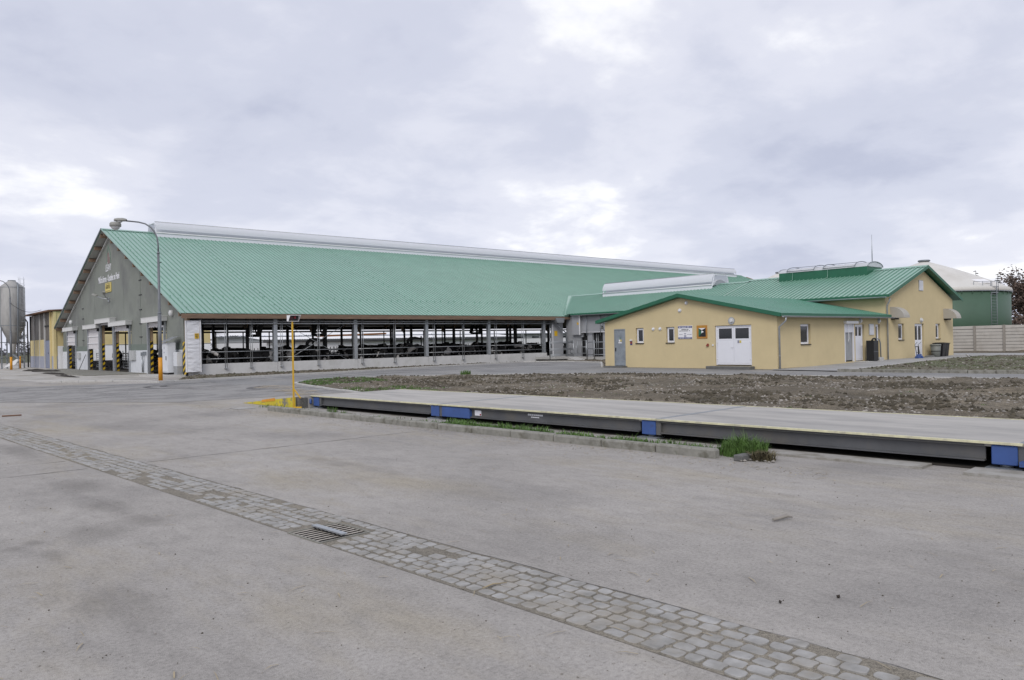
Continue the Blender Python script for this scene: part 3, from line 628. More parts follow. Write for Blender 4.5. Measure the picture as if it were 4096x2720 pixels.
# purlins showing their ends under the gable overhang
for sgn in (-1, 1):
    for k in range(10):
        y = BYR+sgn*(0.55+k*1.93); z = roofz(y)-0.15
        mb = MB(); mb.box(15.5, 16.5, y-0.09, y+0.09, z-0.26, z+0.0); mb.build('purlin_end', M_wood, BARN)
# gable wall
zt = lambda y: roofz(y)-0.16
doors = [(53.28, 56.95, 3.5), (61.46, 65.72, 3.5), (65.90, 70.02, 3.85), (70.26, 74.23, 3.5), (78.75, 82.27, 3.5)]
mb = MB()
mb.prism([(16.1, 49.9, 3.5), (16.1, 65.90, 3.5), (16.1, 65.90, 3.85), (16.1, 70.02, 3.85), (16.1, 70.02, 3.5), (16.1, BY1, 3.5), (16.1, BY1, zt(BY1)), (16.1, BYR, zt(BYR)), (16.1, 49.9, zt(49.9))], (0.2, 0, 0))
piers = [(49.9, 53.28), (56.95, 61.46), (65.72, 65.90), (70.02, 70.26), (74.23, 78.75), (82.27, BY1)]
for (a, b) in piers: mb.box(16.1, 16.3, a, b, 2.08, 3.5)
mb.build('gable_cladding', M_gable, BARN)
for (a, b) in piers:
    mb = MB(); mb.box(16.04, 16.3, a, b, 1.64, 2.08); mb.build('plinth_band', M_gable2, BARN)
    n = max(1, round((b-a)/1.5))
    for i in range(n):
        mb = MB(); mb.box(16.02, 16.3, a+(b-a)*i/n+(0.008 if i else 0), a+(b-a)*(i+1)/n, 0.0, 1.64); mb.build('white_panel', M_whitepanel, BARN)
mb = MB(); mb.prism([(16.0, BYR, zt(BYR)-0.35), (16.0, 85.0, zt(85.0)-0.35), (16.0, 85.0, zt(85.0)-0.22), (16.0, BYR, zt(BYR)-0.22)], (0.1, 0, 0)); mb.build('rake_trim', M_conc, BARN)
for (y, zs) in ((58.95, (2.6, 3.55, 4.55, 5.6, 6.65, 7.6)), (76.4, (2.6, 3.55, 4.5, 5.4))):
    for z in zs:
        mb = MB(); mb.box(16.06, 16.1, y-0.3, y+0.3, z-0.03, z+0.03); mb.build('cladding_clip', M_dark, BARN)
    mb = MB(); mb.box(16.085, 16.1, y-0.015, y+0.015, 2.1, zs[-1]); mb.build('cladding_joint', M_gable2, BARN)
for y in (52.5, 55.6, 63.3, 67.9, 72.2, 80.5):
    mb = MB(); mb.box(16.092, 16.1, y-0.006, y+0.006, 3.95, zt(y)-0.1); mb.build('cladding_joint', M_gable2, BARN)
# emblem: faint green frame with red bars, painted on the cladding
mb = MB(); mb.prism([(16.08, 67.9, 8.55), (16.08, 68.05, 8.55), (16.08, 68.05, 9.35), (16.08, 67.45, 10.1), (16.08, 66.75, 9.35), (16.08, 66.75, 8.55), (16.08, 66.9, 8.55), (16.08, 66.9, 9.25), (16.08, 67.45, 9.85), (16.08, 67.9, 9.25)], (0.02, 0, 0)); mb.build('green_emblem', M_fgreen, BARN)
mb = MB(); mb.box(16.08, 16.1, 67.35, 67.7, 8.6, 9.45); mb.box(16.08, 16.1, 67.0, 67.18, 8.6, 9.1); mb.build('red_emblem', M_fred, BARN)
def text(name, body, size, loc, rot, m, parent=None, depth=0.006, xs=1.0, bold=False):
    c = bpy.data.curves.new(name, 'FONT'); c.body = body; c.size = size; c.extrude = depth; c.align_x = 'CENTER'; c.align_y = 'CENTER'
    if bold: c.offset = size*0.022
    o = bpy.data.objects.new(name, c); COL.objects.link(o)
    dg = bpy.context.evaluated_depsgraph_get(); me = bpy.data.meshes.new_from_object(o.evaluated_get(dg))
    bpy.data.objects.remove(o); me.name = name; me.materials.clear(); me.materials.append(m)
    me.transform(Matrix.Diagonal((xs, 1, 1, 1)))
    if parent:
        me.transform(wm(parent).inverted() @ (Matrix.Translation(loc) @ rot.to_4x4())); return newobj(name, me, parent)
    o = newobj(name, me); o.matrix_basis = Matrix.Translation(loc) @ rot.to_4x4(); return o
# text on a wall facing -x: its right is -y;  facing -y: its right is +x
ROT_X = Matrix(((0, 0, -1), (-1, 0, 0), (0, 1, 0))); ROT_Y = Matrix(((1, 0, 0), (0, 0, -1), (0, 1, 0)))
text('gable_lettering', 'LEŠANY', 0.80, (16.085, 67.5, 8.25), ROT_X, M_letter, BARN, xs=0.62)
text('gable_lettering', 'Mléčná farma - Kostelec na Hané', 0.72, (16.085, 67.55, 7.42), ROT_X, M_letter, BARN, xs=0.66, bold=True)
AS = thing('company_sign', 'yellow sign with dark lettering fixed high on the grey barn gable', 'sign', (16.05, 67.56, 6.7))
mb = MB(); mb.box(16.04, 16.09, 66.72, 68.40, 6.33, 7.08); mb.build('board', M_pyel, AS)
text('lettering', 'AGROTEL', 0.44, (16.035, 67.56, 6.74), ROT_X, M_inkbr, AS, xs=0.66)
mb = MB(); mb.box(16.034, 16.04, 66.9, 68.2, 6.40, 6.43); mb.box(16.034, 16.04, 66.9, 68.2, 6.98, 7.01); mb.build('print_line', M_ink, AS)
# floodlight arms over the doors
FL = thing('floodlight_bracket', 'two armed floodlight bracket on the barn gable below the yellow sign', 'light', (16.1, 67.4, 5.75))
mb = MB(); mb.box(16.0, 16.1, 67.25, 67.5, 5.55, 5.85); mb.build('wall_plate', M_galv, FL)
for sg in (1, -1):
    mb = MB(); mb.tube([(16.0, 67.4, 5.75), (15.7, 67.4+sg*0.6, 5.85), (15.4, 67.4+sg*1.25, 6.08)], 0.035, 8); mb.build('arm', M_galv, FL)
    mb = MB(); mb.bar((15.45, 67.4+sg*1.15, 6.08), (15.3, 67.4+sg*1.75, 6.22), 0.22, 0.12); mb.build('lamp_head', M_lamphead, FL, bevel=0.02)
for y, z in ((80.7, 4.35), (51.9, 4.0)):
    mb = MB(); mb.lathe([(0.0, -0.2), (0.13, -0.17), (0.17, 0.0), (0.13, 0.17), (0.0, 0.2)], (16.0, y, z), 12); mb.build('wall_lamp', M_lens, BARN)
# roller doors
cb_ = [3.18, 3.12, 3.72, 1.82, 2.2]
rd_names = ['roller door nearest the lamp post, almost fully raised with a dirty hem', 'roller door right of the tallest doorway, almost fully raised with a dirty hem', 'tallest roller door in the middle of the barn gable, fully raised',
            'roller door left of the tallest doorway, pulled half way down', 'leftmost roller door of the barn gable, pulled half way down']
for (a, b, top), cb, nm in zip(doors, cb_, rd_names):
    d = thing('roller_door', nm, 'roller door', (16.1, (a+b)/2, 0), group='roller doors on the barn gable')
    bz = top+0.02
    mb = MB(); mb.box(15.62, 15.66, a-0.28, b+0.28, bz, bz+0.32); mb.build('box_front', M_alul, d)
    mb = MB(); mb.box(15.66, 16.08, a-0.28, b+0.28, bz+0.03, bz+0.32); mb.build('roller_box', M_alu, d)
    mb = MB(); mb.box(15.60, 16.1, a-0.30, b+0.30, bz+0.32, bz+0.35); mb.build('box_lid', M_alul, d)
    for y in (a+0.05, b-0.05):
        mb = MB(); mb.box(15.92, 16.07, y-0.07, y+0.07, 0, bz); mb.build('guide_rail', M_galv, d)
    mb = MB(); n = 16; m_ = 5; vs = []
    for i in range(n+1):
        for j in range(m_+1):
            y = a+0.12+(b-a-0.24)*i/n; z = cb+(bz-cb)*j/m_
            vs.append((15.995+0.03*math.sin(i*1.9+j)*(1-j/m_)+0.015*math.sin(i*4.1), y, z+(0.05*math.sin(i*2.3) if j == 0 else 0)))
    mb.add(vs, [(i*(m_+1)+j, (i+1)*(m_+1)+j, (i+1)*(m_+1)+j+1, i*(m_+1)+j+1) for i in range(n) for j in range(m_)], True); mb.build('curtain', M_curtain, d)
    if bz-cb > 0.8:
        for zz in (0.28, 0.62):
            z = cb+(bz-cb)*zz; mb = MB(); mb.box(15.93, 15.95, a+0.12, b-0.12, z-0.03, z+0.03); mb.build('curtain_seam', M_white, d)
    mb = MB(); mb.box(15.8, 15.95, a-0.02, a+0.15, bz-0.25, bz-0.02); mb.build('motor', M_dark, d)
# hazard striped timber columns inside the doorways
for k, (a_, b_, t_) in enumerate(doors):
    mb = MB(); mb.box(16.12, 16.30, b_-0.10, b_-0.005, 0.0, t_+0.3); mb.build('timber_column', M_glulam, BARN)
    mb = MB(); mb.box(16.11, 16.28, b_-0.13, b_-0.10, 0.1, 2.25); mb.build('hazard_board', M_haz, BARN)
mb = MB(); mb.box(15.86, 15.96, 48.82, 49.35, 0.02, 2.12); mb.build('hazard_board', M_haz, BARN)
mb = MB(); mb.box(15.97, 16.15, 48.82, 49.3, 2.05, 3.6); mb.build('corner_post', M_glulam, BARN)
# gates inside the doorways
gate_n = ['tubular steel gate in the doorway behind the lamp post', 'tubular steel gate in the doorway right of the tallest door', 'tubular steel gate under the half drawn curtain beside the tallest door', 'tubular steel gate under the leftmost door curtain']
for (a, b), nm in zip(((54.5, 55.5), (62.7, 65.1), (71.6, 73.4), (80.3, 82.3)), gate_n):
    g = thing('door_gate', nm, 'gate', (16.45, (a+b)/2, 0), group='gates inside the barn doorways')
    mb = MB(); mb.tube([(16.45, a, 0.3), (16.45, a, 1.45), (16.45, b, 1.45), (16.45, b, 0.3), (16.45, a, 0.3)], 0.03, 8); mb.build('gate_frame', M_galv, g)
    for z in (0.5, 0.7, 0.9, 1.1, 1.28):
        mb = MB(); mb.tube([(16.45, a, z), (16.45, b, z)], 0.018, 6); mb.build('gate_rail', M_galvd, g)
    mb = MB(); mb.tube([(16.45, (a+b)/2, 0.3), (16.45, (a+b)/2, 1.45)], 0.02, 6); mb.build('gate_bar', M_galv, g)
    for y in (a-0.1, ):
        mb = MB(); mb.tube([(16.45, y, 0), (16.45, y, 1.6)], 0.035, 8); mb.build('gate_post', M_galv, g)
# switch boxes and conduits on the white piers
for (y, z, w, h) in ((60.95, 0.9, 0.5, 0.75), (60.35, 0.95, 0.55, 0.68), (77.6, 1.0, 0.9, 0.55)):
    mb = MB(); mb.box(15.86, 16.02, y-w/2, y+w/2, z, z+h); mb.build('switch_box', M_alu, BARN, bevel=0.015)
for (y, z) in ((58.5, 1.25), (58.0, 1.3), (57.6, 1.3)):
    mb = MB(); mb.box(15.94, 16.02, y-0.12, y+0.12, z, z+0.25); mb.build('control_box', M_galvd, BARN)
mb = MB(); mb.tube([(15.97, 58.4, 1.25), (15.97, 58.3, 0.1)], 0.05, 8); mb.tube([(15.97, 58.0, 1.3), (15.97, 58.15, 0.1)], 0.03, 8); mb.build('conduit', M_galv, BARN)
RK = MB(); RK.tube([(15.6, 75.9, 0.03), (15.95, 75.0, 1.35)], 0.025, 6); tag(RK.build('leaning_pole', M_dark, None, loc=(15.6, 75.9, 0)), 'dark pole leaning against the white barn panels between two curtained doors', 'pole')
# long side: concrete sections, steel posts, rails
joints = [16.0, 21.77, 27.75, 33.86, 40.0, 46.3]
for a, b in zip(joints[:-1], joints[1:]):
    mb = MB(); mb.box(a+0.012, b-0.012, 48.86, 49.06, -0.1, 0.72); mb.build('base_wall_section', M_conc, BARN)
mb = MB(); mb.box(46.31, 104, 48.88, 49.06, -0.1, 0.45); mb.build('base_wall_section', M_conc, BARN)
for x in (21.65, 27.62, 33.74, 39.88, 46.05):
    mb = MB(); mb.box(x-0.13, x+0.13, 48.86, 48.88, 0.70, 3.5); mb.box(x-0.13, x+0.13, 49.08, 49.10, 0.70, 3.5); mb.box(x-0.012, x+0.012, 48.88, 49.08, 0.70, 3.5); mb.build('steel_post', M_galv, BARN)
for a, b in zip((16.75, 21.8, 27.77, 33.9, 40.03), (21.5, 27.47, 33.6, 39.73, 45.9)):
    for z in (1.45, 1.02):
        mb = MB(); mb.tube([(a, 48.95, z), (b, 48.95, z)], 0.024, 8); mb.build('side_rail', M_galv, BARN)
mb = MB(); mb.tube([(16.6, 48.80, 3.24), (47.0, 48.80, 3.24)], 0.055, 8); mb.build('curtain_roller', M_galv, BARN)
mb = MB(); mb.tube([(16.6, 48.80, 3.39), (47.0, 48.80, 3.39)], 0.03, 8); mb.build('curtain_tube', M_galv, BARN)
mb = MB(); mb.box(16.1, 47.2, 48.95, 49.08, 3.44, 3.52); mb.build('lintel', M_dark, BARN)
for x in (16.79, 18.35, 20.0, 22.05, 24.72, 28.13, 30.83, 34.36, 37.17, 40.51, 43.47, 46.71):
    mb = MB(); mb.tube([(x, 48.72, 0.42), (x, 48.72, 3.58)], 0.021, 8); mb.tube([(x-0.07, 48.84, 0.42), (x-0.07, 48.84, 3.5)], 0.021, 8); mb.box(x-0.13, x+0.06, 48.68, 48.86, 0.38, 0.43); mb.build('guide_tube', M_galv, BARN)
for (x0, z0, x1, z1) in ((22.4, 0.75, 26.9, 3.2), (26.9, 0.75, 22.4, 3.2)):
    mb = MB(); mb.tube([(x0, 49.0, z0), (x1, 49.0, z1)], 0.016, 6); mb.build('brace_rod', M_galv, BARN)
mb = MB(); mb.box(15.5, 47.6, 48.32, 48.40, 3.54, 3.83); mb.build('eave_fascia', M_wood, BARN)
mb = MB(); mb.box(47.6, 104.6, 48.34, 48.40, 3.6, 3.83); mb.build('eave_fascia', M_wood, BARN)
for i in range(16):
    x = 17.2+i*2.0
    mb = MB(); mb.prism([(x-0.06, 48.42, 3.55), (x-0.06, 50.2, 4.2), (x-0.06, 50.2, 4.45), (x-0.06, 48.42, 3.76)], (0.12, 0, 0)); mb.build('rafter_end', M_wood, BARN)
# roll-up curtain pack at the corner, with yellow notice
CP = thing('curtain_pack', 'tall white wrinkled curtain cover with yellow notice at the barn corner', 'curtain', (16.2, 48.6, 0))
mb = MB(); n, m_ = 14, 60; vs = []
for j in range(m_+1):
    for i in range(n+1):
        x = 15.86+0.74*i/n; z = 0.26+3.14*j/m_
        wr = 0.040*noise.noise(Vector((x*1.6, z*9.0+x*1.2, 0)))+0.022*noise.noise(Vector((x*3.5, z*17.0-x*2.5, 4)))
        vs.append((x, 48.52+wr-0.02*math.sin(math.pi*i/n), z))
mb.add(vs, [(j*(n+1)+i, j*(n+1)+i+1, (j+1)*(n+1)+i+1, (j+1)*(n+1)+i) for j in range(m_) for i in range(n)], True); mb.build('tarpaulin', M_fabric, CP)
mb = MB(); mb.box(15.82, 16.62, 48.56, 48.78, 0.25, 3.41); mb.build('backing', M_fabric, CP)
mb = MB(); mb.box(16.62, 16.67, 48.46, 48.78, 0.24, 3.42); mb.build('edge_profile', M_white, CP)
mb = MB(); mb.box(16.30, 16.55, 48.475, 48.485, 2.30, 2.62); mb.build('notice', M_yelsign, CP)
mb = MB()
for k, (zz, w) in enumerate(((2.56, .20), (2.50, .17), (2.45, .19), (2.41, .16), (2.36, .12))): mb.box(16.425-w/2, 16.425+w/2, 48.468, 48.474, zz-0.009, zz+0.009+0.008*(k == 0))
mb.build('notice_print', M_ink, CP)
# cabinets by the corner
CA = thing('control_cabinet', 'tall white control cabinet with sloping lid at the barn corner', 'cabinet', (15.4, 51.0, 0.1))
mb = MB(); mb.box(15.25, 15.75, 50.35, 51.35, 0.22, 2.1); mb.build('body', M_whitepanel, CA, bevel=0.01)
mb = MB(); mb.box(15.28, 15.72, 50.4, 51.3, 0.1, 0.22); mb.build('plinth', M_dark, CA)
mb = MB(); mb.prism([(15.1, 50.2, 2.12), (15.9, 50.2, 2.45), (15.9, 50.2, 2.48), (15.1, 50.2, 2.15)], (0, 1.3, 0)); mb.build('lid', M_galv, CA)
mb = MB(); mb.box(15.23, 15.25, 50.42, 51.28, 0.3, 2.05); mb.build('door', M_whitepanel, CA)
mb = MB(); mb.box(15.20, 15.23, 50.5, 50.55, 1.0, 1.25); mb.build('handle', M_dark, CA)
mb = MB(); mb.box(15.222, 15.23, 50.85, 50.95, 1.7, 1.85); mb.box(15.222, 15.23, 50.8, 50.85, 1.45, 1.52); mb.box(15.222, 15.23, 50.95, 51.0, 1.45, 1.52); mb.build('warning_label', M_inkg, CA)
CB = thing('meter_cabinet', 'low white meter cabinet on a grey base beside the tall control cabinet', 'cabinet', (15.7, 49.8, 0.1))
mb = MB(); mb.box(15.55, 15.9, 49.55, 50.2, 0.62, 1.5); mb.build('body', M_whitepanel, CB, bevel=0.01)
mb = MB(); mb.box(15.57, 15.9, 49.55, 50.2, 0.1, 0.62); mb.build('base', M_plinth, CB)
mb = MB(); mb.box(14.2, 15.95, 48.9, 52.6, -0.05, 0.10); struct(mb.build('cabinet_slab', M_kerbl))
# cattle walk floor and inside structure
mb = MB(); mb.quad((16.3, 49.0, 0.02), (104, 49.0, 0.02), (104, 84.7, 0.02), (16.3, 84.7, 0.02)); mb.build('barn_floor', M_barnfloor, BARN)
for iy, y in enumerate((53.6, 60.2, 73.4, 80.0)):
    for i in range(15):
        x = 21.65+6.05*i
        mb = MB(); mb.box(x-0.09, x+0.09, y-0.09, y+0.09, 0.02, roofz(y)-0.16); mb.build('inner_column', M_dark, BARN)
    mb = MB(); mb.box(16.3, 104, y-0.08, y+0.08, roofz(y)-0.45, roofz(y)-0.16); mb.build('purlin_beam', M_wood, BARN)
for i in range(-1, 15):
    x = 21.65+6.05*i if i >= 0 else 16.6
    mb = MB()
    for sgn in (-1, 1):
        y0, y1 = BYR+sgn*17.8, BYR
        mb.prism([(x-0.09, y0, roofz(y0)-0.15), (x-0.09, y1, RZ-0.15), (x-0.09, y1, RZ-0.8), (x-0.09, y0, roofz(y0)-0.48)], (0.18, 0, 0))
    mb.build('rafter', M_glulam, BARN)
    if i >= 0:
        for (y, sg) in ((53.6, -1), (80.0, 1)):
            mb = MB(); mb.prism([(x-0.06, y, 3.0), (x-0.06, y+sg*0.55, 3.35), (x-0.06, y+sg*0.7, 3.8), (x-0.06, y, 3.8)], (0.12, 0, 0)); mb.build('knee_brace', M_glulam, BARN)
mb = MB(); mb.box(16.3, 104, 84.5, 84.7, 0, 0.7); mb.build('base_wall_section', M_conc, BARN)
mb = MB(); mb.box(16.3, 104, 84.5, 84.66, 3.32, 3.50); mb.build('lintel', M_dark, BARN)
mb = MB(); mb.box(16.3, 104, 84.3, 84.5, 3.60, 3.95); mb.build('lintel', M_dark, BARN)
mb = MB(); mb.tube([(16.3, 84.6, 2.22), (104, 84.6, 2.22)], 0.035, 6); mb.build('curtain_tube', M_dark, BARN)
for i in range(0, 30):
    x = 18.6+3.02*i; mb = MB(); mb.box(x-0.05, x+0.05, 84.55, 84.65, 0.7, 3.4); mb.build('steel_post', M_dark, BARN)
# cubicle rails and feed fence
FF = thing('feed_barrier', 'dark steel cubicle rails and head barriers running through the barn', 'barrier', (17, 54, 0))
for y in (54.9, 58.9, 63.0, 70.5):
    for z in (0.95, 1.38):
        mb = MB(); mb.tube([(17.5, y, z), (100, y, z)], 0.035, 6); mb.build('rail', M_dark, FF)
    mb = MB()
    for i in range(55):
        x = 17.8+1.22*i
        mb.tube([(x, y, 0.02), (x, y, 1.62)], 0.03, 5); mb.tube([(x, y, 1.15), (x+0.02, y-1.5, 1.15), (x+0.02, y-1.7, 0.7), (x, y, 0.55)], 0.025, 5)
    tag(mb.build('cubicle_dividers', M_dark, FF), kind='stuff')
for i, x in enumerate((18.9, 21.5, 24.9, 26.2, 29.0, 31.2, 35.8, 37.5, 41.8)):
    mb = MB(); mb.tube([(x, 53.2, 0.02), (x, 53.2, 1.3)], 0.025, 6); mb.build('short_post', M_galvd, FF)
# fans
def fan(x, y, z, rz, lab):
    f = thing('barn_fan', lab, 'fan', (x, y, z), rz, 'large fans hanging in the barn')
    M = Matrix.Translation((x, y, z)) @ Matrix.Rotation(rz, 4, 'Z') @ Matrix.Rotation(R(20), 4, 'Y')
    mb = MB()
    for (y0, y1, z0, z1) in ((-.55, .55, .5, .55), (-.55, .55, -.55, -.5), (-.55, -.5, -.5, .5), (.5, .55, -.5, .5)): mb.box(-0.2, 0.2, y0, y1, z0, z1, M)
    mb.build('housing', M_dark, f)
    mb = MB()
    for k in range(5):
        a = 2*math.pi*k/5; q = M @ Matrix.Rotation(a, 4, 'X') @ Matrix.Rotation(0.5, 4, 'Z'); mb.box(-0.01, 0.01, -0.09, 0.09, 0.05, 0.47, q)
    mb.build('blades', M_black, f)
    mb = MB(); mb.tube([M @ Vector((-.12, 0, 0)), M @ Vector((.12, 0, 0))], 0.09, 10); mb.build('hub', M_dark, f)
    mb = MB(); mb.tube([M @ Vector((0, 0, .5)), M @ Vector((0, 0, 1.4))], 0.02, 6); mb.build('hanger', M_dark, f)
fan(21.8, 52.6, 3.0, R(20), 'black ventilation fan hanging in the second bay behind the third guide tube')
fan(26.6, 52.3, 3.0, R(20), 'black ventilation fan hanging left of the second steel post from the corner')
fan(43.0, 54.5, 3.05, R(10), 'black ventilation fan hanging left of the last steel post of the barn side')
# drinking bowls with bent pipe
def brush(x, y, lab):
    f = thing('cow_brush', lab, 'cow brush', (x, y, 0), 0, 'rotating brushes for the cows')
    mb = MB(); mb.tube([(x+1.3, y, 0), (x+1.3, y, 2.35)], 0.05, 8); mb.build('post', M_dark, f)
    mb = MB(); mb.tube([(x+1.3, y, 2.12), (x+0.7, y, 2.2), (x+0.25, y, 2.15), (x+0.02, y, 1.95), (x, y, 1.75)], [0.06, 0.11, 0.13, 0.13, 0.12], 10); mb.build('arm', M_dark, f)
    mb = MB(); mb.box(x-0.26, x+0.26, y-0.25, y+0.25, 1.4, 1.8); mb.build('motor_housing', M_dark, f, bevel=0.03)
brush(25.6, 52.4, 'black cow brush on a bent arm behind the crossed brace rods')
brush(34.3, 52.4, 'black cow brush on a bent arm just left of the third steel post')
# ridge ventilator
def ventilator(name, label, along, c, x0, x1, zr, sl, seg, parent=None, sc=1.0):
    # along 'x': ridge runs in x at y=c ; along 'y': ridge runs in y at x=c
    def P(t, w, h): return Vector((t, c+w, zr+h)) if along == 'x' else Vector((c+w, t, zr+h))
    v = thing(name, label, 'roof vent', P((x0+x1)/2, 0, 0)); n = max(1, round((x1-x0)/seg))
    prof = [(1.12, 0.20), (1.11, 0.34), (1.06, 0.52), (0.96, 0.68), (0.84, 0.80), (0.80, 0.84)]
    prof = [(w*sc, (h-0.05)*sc) for w, h in prof]
    for side in (-1, 1):
        for i in range(n):
            a, b = x0+(x1-x0)*i/n+0.012, x0+(x1-x0)*(i+1)/n-0.012
            mb = MB(); vs = [P(a, side*w, h) for w, h in prof]+[P(b, side*w, h) for w, h in prof]; k = len(prof)
            mb.add(vs, [(j, j+1, k+j+1, k+j) for j in range(k-1)], True); mb.build('vent_panel', M_poly, v)
            mb = MB(); mb.prism([P(b, side*(w+0.015), h) for w, h in prof]+[P(b, side*(w-0.03), h) for w, h in reversed(prof)], (0.03, 0, 0) if along == 'x' else (0, 0.03, 0)); mb.build('vent_rib', M_pvc, v)
        w0 = 1.15*sc
        mb = MB(); mb.prism([P(x0, side*w0, -sl*w0-0.0), P(x0, side*w0, -sl*w0+0.30), P(x0, side*(w0-0.06), -sl*w0+0.30), P(x0, side*(w0-0.06), -sl*w0)], P(x1, 0, 0)-P(x0, 0, 0)); mb.build('vent_skirt', M_pvc, v)
        mb = MB(); mb.tube([P(x0, side*(w0+0.03), -sl*w0+0.33), P(x1, side*(w0+0.03), -sl*w0+0.33)], 0.045*sc, 6); mb.build('vent_rail', M_white, v)
        mb = MB(); mb.tube([P(x0, side*0.80*sc, 0.80*sc), P(x1, side*0.80*sc, 0.80*sc)], 0.03, 6); mb.build('vent_rail', M_galv, v)
    arc_ = [(0.82*sc*math.cos(R(180*i/12)), 0.46*sc*math.sin(R(180*i/12))-0.12) for i in range(13)]
    mb = MB(); vs = [P(x0, w, h) for w, h in arc_]+[P(x1, w, h) for w, h in arc_]; mb.add(vs, [(j, j+1, 14+j, 13+j) for j in range(12)], True); mb.build('inner_dome', M_poly, v)
    for t in (x0, x1):
        mb = MB(); mb.prism([P(t, w, h) for w, h in arc_], (0.03, 0, 0) if along == 'x' else (0, 0.03, 0)); mb.build('end_cap', M_galv, v)
        mb = MB(); mb.bar(P(t, -0.82*sc, 0.70*sc), P(t, 0.82*sc, 0.70*sc), 0.10, 0.05); mb.bar(P(t, -1.1*sc, -0.2), P(t, -0.82*sc, 0.70*sc), 0.06, 0.04); mb.bar(P(t, 1.1*sc, -0.2), P(t, 0.82*sc, 0.70*sc), 0.06, 0.04); mb.build('end_frame', M_pvc, v)
    return v
RV = ventilator('ridge_ventilator', 'long translucent ridge ventilator along the top of the barn roof', 'x', BYR, 19.2, 101.8, RZ, SL, 3.06)
# ------------------------------------------------------------------ cows
def cow_mat():
    m = bpy.data.materials.new('black_and_white_hide'); m.use_nodes = True; t = m.node_tree; b = t.nodes['Principled BSDF']; b.inputs['Roughness'].default_value = 0.75
    g = N(t, 'ShaderNodeTexCoord'); oi = N(t, 'ShaderNodeObjectInfo'); v = N(t, 'ShaderNodeVectorMath', operation='ADD')
    ml = N(t, 'ShaderNodeMath', operation='MULTIPLY', inp={1: 37.0}); L(t, oi, 'Random', ml, 0); L(t, g, 'Object', v, 0); L(t, ml, 0, v, 1)
    n = N(t, 'ShaderNodeTexNoise', inp={'Scale': 1.5, 'Detail': 2, 'Distortion': 0.4}); L(t, v, 0, n, 'Vector')
    r = ramp(t, [(0.575, (0.012, 0.011, 0.011)), (0.60, (0.50, 0.48, 0.45))]); L(t, n, 'Fac', r, 0); L(t, r, 0, b, 'Base Color')
    return m
M_cow = cow_mat(); M_cowface = mat('white_hide', (0.58, 0.56, 0.52), 0.8, 0, 0.1, 3, dirt=(0.03, 0.03, 0.03), dscale=2.2, dpos=(0.58, 0.62))
def cow_mesh(pose):
    V = []; E = []; Rr = []
    def a(p, r, par=None):
        V.append(p); Rr.append(r if isinstance(r, tuple) else (r, r))
        if par is not None: E.append((par, len(V)-1))
        return len(V)-1
    dz = -0.62 if pose == 'lie' else 0
    pel = a((-.60, 0, 1.12+dz), (.30, .30)); mid = a((-.15, 0, 1.04+dz), (.38, .38), pel); ch = a((.38, 0, 1.05+dz), (.33, .35), mid)
    rump = a((-.88, 0, 1.16+dz), .24, pel)
    nb = a((.72, 0, 1.16+dz), (.20, .26), ch)
    if pose == 'graze': pts = [((1.02, 0, .95), (.13, .18)), ((1.25, 0, .72), .13), ((1.40, .0, .48), .105), ((1.46, 0, .28), .085)]
    elif pose == 'turn': pts = [((1.00, .10, 1.30), (.14, .18)), ((1.16, .28, 1.40), .135), ((1.22, .55, 1.24), .105), ((1.24, .70, 1.14), .085)]
    else: pts = [((1.05, 0, 1.32+dz), (.13, .18)), ((1.28, 0, 1.40+dz), .135), ((1.55, 0, 1.22+dz), .105), ((1.70, 0, 1.10+dz), .085)]
    q = nb; hd = []
    for p, r in pts: q = a(p, r, q); hd.append(q)
    hp = Vector(pts[1][0]); d = (Vector(pts[2][0])-hp).normalized(); sd = Vector((-d.y, d.x, 0)); sd = sd.normalized() if sd.length > 0.2 else Vector((0, 1, 0))
    for s_ in (-1, 1): a(tuple(hp-d*0.05+sd*0.27*s_+Vector((0, 0, .03))), .045, hd[1])
    tl = a((-1.06, 0, 1.05+dz), .045, rump); tl = a((-1.10, 0, .75+dz*0.8), .028, tl); a((-1.08, 0, .42+dz*0.5), .05, tl)
    if pose == 'lie':
        for s_ in (-1, 1):
            k = a((.62, .24*s_, .26), .12, ch); k = a((.92, .22*s_, .10), .07, k); a((.62, .26*s_, .07), .06, k)
            k = a((-.55, .38*s_, .30), .20, pel); k = a((-.15, .50*s_, .16), .10, k); a((-.55, .52*s_, .08), .06, k)
    else:
        for s_ in (-1, 1):
            k = a((.46, .19*s_, .74), .125, ch); k = a((.50, .19*s_, .43), .075, k); k = a((.48, .19*s_, .12), .052, k); a((.53, .19*s_, .03), .068, k)
            k = a((-.66, .21*s_, .82), .17, pel); k = a((-.88, .21*s_, .50), .078, k); k = a((-.82, .21*s_, .13), .055, k); a((-.77, .21*s_, .03), .070, k)
        a((-.45, 0, .70), .19, pel)
    me = bpy.data.meshes.new('cow'); me.from_pydata(V, E, []); o = bpy.data.objects.new('cow', me); COL.objects.link(o)
    md = o.modifiers.new('skin', 'SKIN'); md.use_smooth_shade = True
    for i, sv in enumerate(me.skin_vertices[0].data): sv.radius = Rr[i]; sv.use_root = (i == 0)
    o.modifiers.new('sub', 'SUBSURF').levels = 1
    dg = bpy.context.evaluated_depsgraph_get(); res = bpy.data.meshes.new_from_object(o.evaluated_get(dg)); bpy.data.objects.remove(o); bpy.data.meshes.remove(me)
    res.name = 'cow'; res.materials.clear(); res.materials.append(M_cow)
    for p in res.polygons: p.use_smooth = True
    return res
CW = {k: cow_mesh(k) for k in ('stand', 'graze', 'turn', 'lie')}
cow_lab = {'stand': 'black and white dairy cow standing behind the front row inside the shaded barn', 'turn': 'black and white dairy cow standing behind the front row inside the shaded barn',
           'graze': 'black and white dairy cow standing behind the front row inside the shaded barn', 'lie': 'black and white dairy cow lying in a cubicle behind the front row'}
